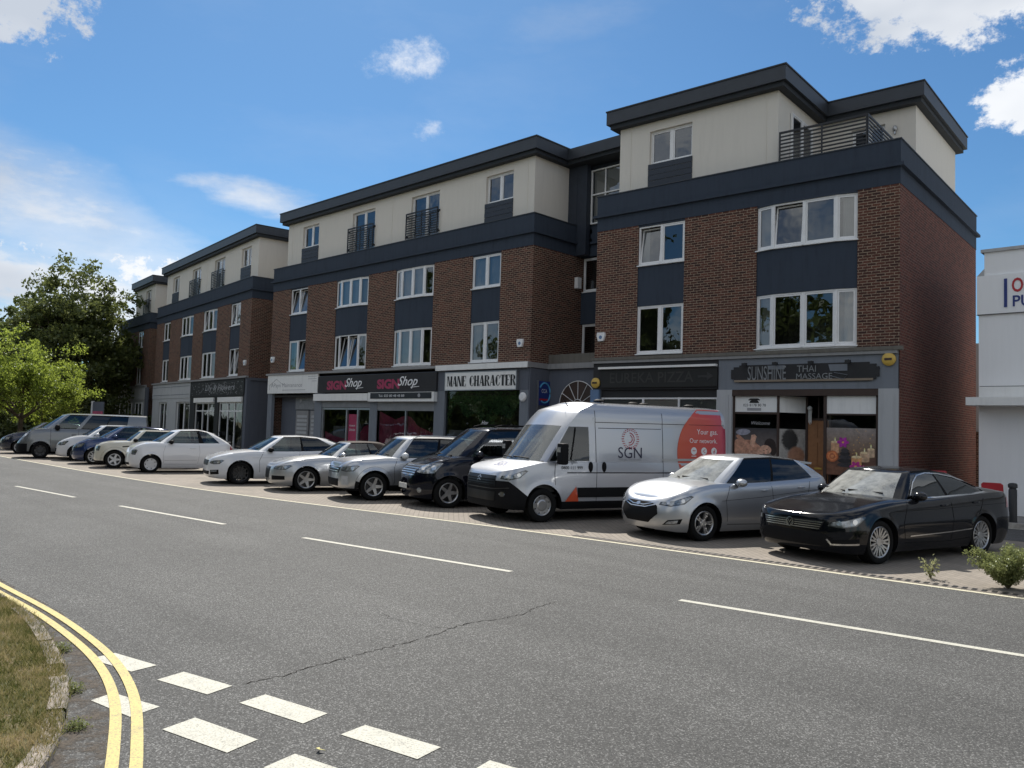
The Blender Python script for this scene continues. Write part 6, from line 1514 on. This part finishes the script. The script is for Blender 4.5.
# ------------------------------------------------------------------ vegetation
def leaf_cloud(name, centers, rads, n_each, size, mat, parent=None, flat=.75):
    C_ = np.repeat(centers, n_each, axis=0); R_ = np.repeat(rads, n_each); n = len(C_)
    u = rng.normal(0, 1, (n, 3)); u /= np.linalg.norm(u, axis=1)[:, None]; r = rng.random(n) ** .45
    P = C_ + u * (r * R_)[:, None] * [1, 1, flat]
    a = rng.normal(0, 1, (n, 3)); a /= np.linalg.norm(a, axis=1)[:, None]; b = np.cross(a, rng.normal(0, 1, (n, 3))); b /= np.linalg.norm(b, axis=1)[:, None]
    s = size * rng.uniform(.6, 1.3, n)[:, None]; V = np.empty((n, 4, 3)); V[:, 0] = P - a * s; V[:, 1] = P + b * s * .5; V[:, 2] = P + a * s; V[:, 3] = P - b * s * .5
    me = bpy.data.meshes.new(name); me.vertices.add(n * 4); me.vertices.foreach_set('co', V.ravel()); me.loops.add(n * 4); me.loops.foreach_set('vertex_index', np.arange(n * 4)); me.polygons.add(n); me.polygons.foreach_set('loop_start', np.arange(0, n * 4, 4)); me.update()
    me.materials.append(mat); o = bpy.data.objects.new(name, me); COL.objects.link(o); o.parent = parent; return o
def tree(name, loc, H, R_, label, mat, trunk_h=.25, n_lvl=4, dens=70, leaf=.16, clump=.55, low=.22, group='trees at the left end', trunk_r=.22, seed=1, sx=1.0, up=.55, fill=160):
    rs_ = random.Random(seed); root = empty(name, Matrix.Translation((loc[0], loc[1], 0)), label, 'tree', group)
    m = MB(); tips = []
    def grow(p, d, L, r, lv):
        q = p + d * L; mid = p + d * L * .5 + Vector((rs_.uniform(-.06, .06), rs_.uniform(-.06, .06), 0)) * L; m.tube([p, mid, q], [r, r * .8, r * .6], 6 if lv > 1 else 8, cap=False)
        if lv >= 2: tips.append(q)
        if lv >= n_lvl: return
        for k in range(rs_.choice((3, 3, 4))):
            v = Vector((rs_.gauss(0, 1), rs_.gauss(0, 1), rs_.gauss(0, .5))).normalized(); nd = (d * up + v * .75 + Vector((0, 0, .12))).normalized(); grow(q, nd, L * rs_.uniform(.62, .85), r * .58, lv + 1)
    z0 = H * trunk_h; cz = H * .5; p = Vector((0, 0, -.05)); top = Vector((0, 0, z0)); m.tube([p, Vector((.03, 0, z0 * .5)), top], [trunk_r * 1.35, trunk_r, trunk_r * .85], 10)
    grow(top, Vector((.05, .02, 1)).normalized(), H * .18, trunk_r * .7, 0)
    for k in range(5):
        a = 2 * PI * k / 5 + rs_.random(); grow(top, Vector((math.cos(a), math.sin(a), .75)).normalized(), R_ * .38, trunk_r * .5, 1)
    m.build('trunk', M['bark'], root, smooth=True)
    T_ = []
    for k in range(fill):
        th = rs_.uniform(0, 2 * PI); ph = rs_.uniform(-.9, 1); rr = rs_.uniform(.55, 1) * (1 + .13 * math.sin(3 * th + seed) + .1 * math.sin(5 * ph * 2 + th * 2)); h_ = ph
        rad_ = math.sqrt(max(0, 1 - h_ * h_)); zc = H * (1 + low) / 2; hz = H * (1 - low) / 2
        T_.append((math.cos(th) * rad_ * R_ * rr * sx, math.sin(th) * rad_ * R_ * rr, zc + h_ * hz * rr))
    for t in tips: 
        if t.z < H and math.hypot(t.x, t.y) < R_ * 1.05: T_.append(tuple(t))
    T_ = np.array(T_); leaf_cloud('crown', T_, rng.uniform(.5, 1.25, len(T_)) * clump, dens, leaf, mat, root); return root
LD = leafmat('leaves_dark', (.022, .034, .01), (.085, .1, .03), .22, (.13, .11, .05)); LD2 = leafmat('leaves_dark_olive', (.035, .055, .014), (.14, .16, .05), .38, (.22, .19, .09)); LL = leafmat('leaves_lime', (.08, .13, .02), (.25, .30, .05), .55, (.36, .36, .09)); LM = leafmat('leaves_mid', (.035, .055, .014), (.12, .15, .04), .3)
tree('broadleaf_tree', (-65.7, 21.0), 13.9, 5.0, 'tall dark green tree standing left of the far end of the brick blocks', LD2, dens=62, leaf=.15, clump=.75, low=.04, seed=3, trunk_r=.35, fill=330)
tree('broadleaf_tree', (-51.2, 13.7), 6.2, 3.8, 'small yellow-green tree in front of the dark tree at the left edge', LL, dens=75, leaf=.075, clump=.5, low=.2, seed=5, trunk_r=.14, fill=190)
tree('broadleaf_tree', (-78, 20.6), 11.6, 5.0, 'mid green tree at the left edge, behind and left of the tall dark tree', LM, dens=55, leaf=.2, clump=.85, low=.1, seed=8, fill=170)
tree('broadleaf_tree', (-70, 28.5), 9.5, 4.5, 'dark tree filling the gap behind the far brick block and the tall tree', LD, dens=50, leaf=.22, clump=.85, low=.03, seed=11, fill=150)
tree('broadleaf_tree', (-95, 22), 8.5, 6.0, 'distant low tree far behind the small yellow-green tree', LD, dens=40, leaf=.3, clump=1.1, low=.0, seed=12, fill=120)
def hedge(loc, sx_, sy_, h, label, n=60, mat=LD, leaf=.12, cl=.35):
    r = empty('hedge', Matrix.Translation((loc[0], loc[1], 0)), label, 'hedge'); T_ = np.c_[rng.uniform(-sx_, sx_, n), rng.uniform(-sy_, sy_, n), rng.uniform(.15, h - .2, n)]
    m = MB(); m.sphere((0, 0, h * .42), (sx_ * .85, sy_ * .85, h * .42), 16, 10); m.build('hedge_core', LD, r); leaf_cloud('foliage', T_, np.full(n, cl), 90, leaf, mat, r)
hedge((-63.0, 24.6), 2.6, .7, 2.1, 'rounded dark hedge in front of the far brick block, seen over the grey van', 80)
hedge((-74, 18.5), 12, 1.5, 2.0, 'long dark hedge under the trees at the left edge', 260, leaf=.2, cl=.7)
# bush and weed on the right
def shrub(name, loc, h, r, n, leaf, label, mat, n_st=26):
    root = empty(name, Matrix.Translation((loc[0], loc[1], 0)), label, 'plant'); m = MB(); T_ = []
    for k in range(n_st):
        a = rng.uniform(0, 2 * PI); l = rng.uniform(.2, 1); e = np.array([math.cos(a) * r * l, math.sin(a) * r * l, h * rng.uniform(.55, 1.05) * (1.1 - .45 * l)]); m.tube([(0, 0, 0), tuple(e * [.4, .4, .55]), tuple(e)], [.006, .005, .002], 4, cap=False)
        for t in np.linspace(.3, 1, 7): T_.append(e * [t ** 1.3, t ** 1.3, t])
    m.build('stem', plain(name + '_stem', (.12, .1, .05), .9), root); T_ = np.array(T_); leaf_cloud('foliage', T_, np.full(len(T_), .07), n, leaf, mat, root)
LB = leafmat('leaves_bush', (.10, .13, .045), (.26, .28, .11), .35, (.5, .45, .2))
shrub('roadside_bush', (-2.62, 12.05), .62, .48, 55, .014, 'bushy pale green weed growing at the road edge by the black coupe', LB, 40)
shrub('roadside_bush', (-2.2, 12.45), .55, .5, 40, .014, 'smaller clump of the same weed right at the photo edge, behind the bushy one', LB, 24)
shrub('roadside_weed', (-3.52, 11.98), .34, .15, 3, .026, 'thin sprig of weed growing out of the drain channel in front of the black coupe', leafmat('leaves_weed', (.2, .2, .1), (.35, .36, .18), .3), 6)
for x, y, hh in ((-5.2, 1.77, .035), (-6.95, 2.25, .05), (-5.9, 2.0, .03)):
    shrub('kerb_weed', (x, y), hh, .07, 5, .009, 'tuft of weeds in the gutter by the near kerb', LB, 12)
for o in [o for o in bpy.data.objects if o.name.startswith('kerb_weed')]: o['group'] = 'weeds along the near kerb'
m = MB(); m.slab([(0, 0), (.03, .02), (.06, .0), (.045, .035), (.02, .04)], -.001, .001); o = m.build('fallen_leaf', plain('dry_leaf', (.55, .5, .2), .7), label='small pale yellow leaf lying on the asphalt near the dashed marks', cat='leaf'); o.matrix_world = Matrix.Translation((-4.0, 2.68, .012)) @ Matrix.Rotation(rad(75), 4, 'X')

# ------------------------------------------------------------------ street things
r = empty('bollard', Matrix.Translation((-4.47, 21.0, .1)), 'black cylindrical bollard at the right edge in front of the white building', 'bollard')
m = MB(); m.lathe([(0, 0), (.085, 0), (.085, .74), (.07, .76), (.07, .78), (.095, .79), (.095, .86), (.07, .89), (0, .9)], 'z', 20); m.build('post', M['black'], r, smooth=True)
r = empty('barrier_board', Matrix.Translation((-4.95, 21.3, .12)) @ rotz(.1), 'red rounded board on a white frame beside the black bollard', 'barrier')
m = MB(); m.slab([(-.2, .56), (.2, .56), (.23, .6), (.22, .80), (.17, .84), (-.18, .84), (-.22, .8)], -.03, .03); m.build('board', M['red'], r); m = MB(); m.box(.25, .3, -.04, .04, 0, .8); m.box(-.3, -.25, -.04, .04, 0, .6); m.build('leg', M['upvc'], r)
r = empty('market_barrow', Matrix.Translation((-7.05, 21.9, .12)), 'long red box on legs beside the brick side wall, over the coupe roof', 'barrow'); m = MB(); m.box(0, .9, -.3, .3, .85, 1.03); m.build('box_body', M['red'], r, bevel=.03)
for a in (.1, .7):
    for b in (-.2, .2): bx('leg', M['red'], r, a, a + .08, b - .04, b + .04, 0, .849)
r = empty('outbuilding', Matrix.Translation((-13, 34, 0)), 'low brown building seen through the gap beside the white building', 'building'); m = MB(); m.box(0, 9, 0, 6, 0, 2.3); m.build('wall', M['brick'], r); m = MB(); m.box(-.2, 9.2, -.3, 6.2, 2.3, 5.6); m.build('roof', M['greyledge'], r)
r = empty('wheelie_bin', frame(-44.6, 22.5, -.1306, .12), 'black wheelie bin in front of the black-fronted shop behind the small white hatchback', 'bin', 'wheelie bins'); 
def bin_(r):
    m = MB(); m.face([(-.27, -.3, 0), (.27, -.3, 0), (.27, .3, 0), (-.27, .3, 0)]); b = [(-.25, -.28), (.25, -.28), (.25, .28), (-.25, .28)]; t = [(-.3, -.36), (.3, -.36), (.3, .36), (-.3, .36)]
    for k in range(4): m.face([(*b[k], .05), (*b[(k + 1) % 4], .05), (*t[(k + 1) % 4], 1.0), (*t[k], 1.0)])
    m.build('bin_body', M['trim'], r); m = MB(); m.box(-.32, .32, -.38, .4, 1.0, 1.07); m.build('lid', M['trim'], r, bevel=.02); m = MB(); m.lathe([(0, -.31), (.1, -.31), (.1, -.26), (0, -.26)], 'x', 14, (0, .3, .1)); m.lathe([(0, .26), (.1, .26), (.1, .31), (0, .31)], 'x', 14, (0, .3, .1)); m.build('wheel', M['rubber'], r)
bin_(r); c2 = copy_tree(r); c2.location.x += .75; c2.location.y -= .1; c2['label'] = 'second black wheelie bin, to the right of the other beside the grey end wall'
for k, (x, y, lb) in enumerate(((-40.9, 20.9, 'short black bollard by the grey end wall of the third block'), )):
    r = empty('bollard', Matrix.Translation((x, y, .12)), lb, 'bollard'); m = MB(); m.lathe([(0, 0), (.08, 0), (.08, .8), (.1, .82), (.1, .9), (0, .93)], 'z', 16); m.build('post', M['black'], r, smooth=True)
r = empty('estate_board', Matrix.Translation((-60.5, 20.6, 0)), 'pink and grey board on a white post beyond the grey van', 'sign')
m = MB(); m.box(-.08, .08, -.08, .08, 0, 2.9); m.build('post', M['upvc'], r); bx('board', M['greyblue'], r, .1, 2.1, -.03, .03, 1.7, 2.85); bx('pink_strip', M['pinkdim'], r, .15, 2.05, -.05, -.031, 1.75, 2.2)

# camera-side trees the windows mirror, plus an unseen hedge added to darken shop reflections
for k, (x, y, h, rr) in enumerate(((-12, -15, 8, 4.5), (-24, -16, 16, 7.5), (-37, -15, 19, 8.5), (-52, -15, 14, 7), (11, -17, 8, 5.5))):
    tree('broadleaf_tree', (x, y), h, rr, 'tree on the camera side of the road, number %s from the right' % ('one two three four five'.split()[k]), LM, n_lvl=3, dens=40, leaf=.34, clump=1.1, low=.0, seed=20 + k, fill=90, group='trees behind the camera')

hedge((-60, -22), 95, 1.5, 6.0, 'long tall hedge on the camera side of the road, mirrored in the shop windows', 900, LM, .4, 1.4)
hedge((-120, 52), 60, 4, 9.0, 'distant tree belt closing the view beyond the far end of the street', 500, LD, .45, 1.8)
# ------------------------------------------------------------------ sky, sun, camera
SUN_D = Vector((-.75, .50, 1.02)).normalized()
el = math.asin(SUN_D.z); az = math.atan2(SUN_D.x, SUN_D.y)
w = bpy.data.worlds.new('World'); scene.world = w; g = N('', world=w)
sky = g.n('ShaderNodeTexSky', sky_type='NISHITA', sun_disc=False, sun_elevation=el, sun_rotation=az, altitude=0, air_density=1.0, dust_density=0.3, ozone_density=3.0)
d = g.vmath('NORMALIZE', g.n('ShaderNodeTexCoord').outputs['Generated'])
sm = g.n('ShaderNodeMix', data_type='RGBA', blend_type='MULTIPLY'); g.t.links.new(sky.outputs[0], sm.inputs[6]); sm.inputs[0].default_value = 1; sm.inputs[7].default_value = (.66, 1.0, 1.2, 1); base = sm.outputs[2]; dz = g.n('ShaderNodeSeparateXYZ', {0: d}).outputs[2]
f, yaw, pitch, roll = 808.0, -.7652, .0559, .0313
fw = Vector((math.sin(yaw) * math.cos(pitch), math.cos(yaw) * math.cos(pitch), math.sin(pitch))); r0 = Vector((math.cos(yaw), -math.sin(yaw), 0)); u0 = r0.cross(fw)
R_ = r0 * math.cos(roll) + u0 * math.sin(roll); U_ = -r0 * math.sin(roll) + u0 * math.cos(roll)
def cloud_noise(sc, stretch=(1, 1, 1), det=8, rough=.62, rot=0):
    mp = g.n('ShaderNodeMapping', {'Vector': d, 'Scale': stretch, 'Rotation': (0, 0, rot)}).outputs[0]
    return g.noise(mp, sc, det, rough).outputs[0]
nA = cloud_noise(11.0, (1, 1, 1.5), 12, .66); nB = cloud_noise(26.0, (1, 1, 1.3), 8, .7); nW = cloud_noise(5.0, (1, 1, 3.5), 8, .6, .3); nS = cloud_noise(3.0, (1, 1, 2.5), 4, .5)
edge = g.math('ADD', g.math('MULTIPLY', g.math('SUBTRACT', nA, .5), 2.8), g.math('MULTIPLY', g.math('SUBTRACT', nB, .5), 4.0))
wisp = g.math('ADD', g.math('MULTIPLY', g.math('SUBTRACT', nW, .5), 3.0), g.math('MULTIPLY', g.math('SUBTRACT', nB, .5), .6))
total = None
def cloud(dirv, sa, sb, tilt=0, kind='puff', gain=1., soft=.6):
    """a cloud centred on a sky direction (azimuth, elevation in degrees), sa x sb radians"""
    global total
    a_, e_ = rad(dirv[0]), rad(dirv[1]); c = Vector((math.sin(a_) * math.cos(e_), math.cos(a_) * math.cos(e_), math.sin(e_))); rr = Vector((math.cos(a_), -math.sin(a_), 0)); uu = rr.cross(c); t = rad(tilt)
    r1 = rr * math.cos(t) + uu * math.sin(t); u1 = -rr * math.sin(t) + uu * math.cos(t)
    x = g.math('DIVIDE', g.vmath('DOT_PRODUCT', d, tuple(r1)), sa); y = g.math('DIVIDE', g.vmath('DOT_PRODUCT', d, tuple(u1)), sb); front = g.math('GREATER_THAN', g.vmath('DOT_PRODUCT', d, tuple(c)), 0.)
    v = g.math('SUBTRACT', 1., g.math('ADD', g.math('POWER', x, 2.), g.math('POWER', y, 2.)))
    v = g.math('ADD', v, edge if kind == 'puff' else wisp if kind == 'wisp' else g.math('MULTIPLY', wisp, .45))
    v = g.n('ShaderNodeMapRange', {0: v, 1: .1, 2: .1 + soft, 3: 0., 4: gain}, clamp=True, interpolation_type='SMOOTHSTEP').outputs[0]; v = g.math('MULTIPLY', v, front)
    total = v if total is None else g.math('MAXIMUM', total, v)

cloud((-76.5, 24.0), .060, .058, 0, 'puff', .95, .7)
cloud((-73.6, 25.2), .03, .018, -20, 'puff', .9, .7)
cloud((-52.5, 24.6), .062, .024, 10, 'puff', .8, 1.9)
cloud((-50.2, 20.4), .022, .016, 0, 'puff', .6, 1.8)
cloud((-16.6, 27.2), .125, .060, -6, 'puff', .97, .7)
cloud((-11.5, 20.2), .050, .046, 0, 'puff', .95, .7)
cloud((-62.5, 14.9), .095, .026, -4, 'wisp', .85, 1.2)
cloud((-75.5, 13.4), .22, .068, -24, 'wisp', .92, 1.3)
cloud((-72.0, 10.5), .18, .036, -12, 'wisp', .75, 1.4)
cloud((-76.0, 7.6), .17, .050, -3, 'wisp', .97, .9)
cloud((-77.0, 8.6), .08, .045, 0, 'puff', .95, .9)
cloud((-75.0, 12.5), .30, .085, -22, 'haze', .62, 1.1)
cloud((-72.0, 7.5), .30, .07, -6, 'haze', .7, 1.1)
cloud((-67.2, 9.2), .075, .040, 0, 'puff', .97, .8)
cloud((-70.0, 5.0), .25, .04, 0, 'wisp', .8, 1.2)
cloud((-40.0, 27.5), .12, .03, 12, 'wisp', .22, 1.6)

# thin veil plus bright unseen cloud added outside the view to light the shaded fronts
veil = g.ramp(cloud_noise(2.6, (1, 1, 3.0), 7, .6, 1.1), [(.5, 0.), (.8, .10)])
back = g.math('MULTIPLY', g.ramp(g.noise(d, 3.2, 8, .6).outputs[0], [(.43, 0.), (.56, 1.)]), g.math('GREATER_THAN', g.vmath('DOT_PRODUCT', d, tuple(-fw)), -.58))
total = g.math('MAXIMUM', g.math('MAXIMUM', total, back), veil, clamp=True)
shade = g.ramp(nS, [(.35, (.62, .66, .72)), (.6, (1, 1, 1))])
cl = g.n('ShaderNodeMix', data_type='RGBA', blend_type='MULTIPLY'); g.t.links.new(shade, cl.inputs[6]); cl.inputs[0].default_value = 1; g.t.links.new(g.mix(g.math('GREATER_THAN', back, .01), (11.5, 11.5 * 1.02, 11.5 * 1.05), (12.5, 12.5 * .99, 12.5 * .96)), cl.inputs[7])
colr = g.n('ShaderNodeMix', {0: total}, data_type='RGBA'); g.t.links.new(base, colr.inputs[6]); g.t.links.new(cl.outputs[2], colr.inputs[7])
bg = g.n('ShaderNodeBackground', {'Color': colr.outputs[2], 'Strength': 0.066})
g.t.links.new(bg.outputs[0], g.n('ShaderNodeOutputWorld').inputs[0])
sl = bpy.data.lights.new('sun', 'SUN'); sl.energy = 5.0; sl.angle = rad(.53); sl.color = (1, .95, .87)
so = bpy.data.objects.new('sun', sl); COL.objects.link(so); so.rotation_euler = SUN_D.to_track_quat('Z', 'Y').to_euler()
cd = bpy.data.cameras.new('camera'); co = bpy.data.objects.new('camera', cd); COL.objects.link(co); scene.camera = co
cd.sensor_fit = 'HORIZONTAL'; cd.sensor_width = 36; cd.lens = 36 * f / 1024; cd.clip_start = .1; cd.clip_end = 3000
m3 = Matrix((R_, U_, -fw)).transposed().to_4x4(); co.matrix_world = Matrix.Translation((0, 0, 1.85)) @ m3
scene.view_settings.view_transform = 'Standard'; scene.view_settings.look = 'None'; scene.view_settings.exposure = 0.37; scene.view_settings.gamma = 1
scene.render.engine = 'CYCLES'; scene.cycles.use_denoising = True; scene.cycles.max_bounces = 7; scene.cycles.transparent_max_bounces = 12; scene.cycles.glossy_bounces = 3; scene.cycles.diffuse_bounces = 3
scene.cycles.caustics_reflective = False; scene.cycles.caustics_refractive = False
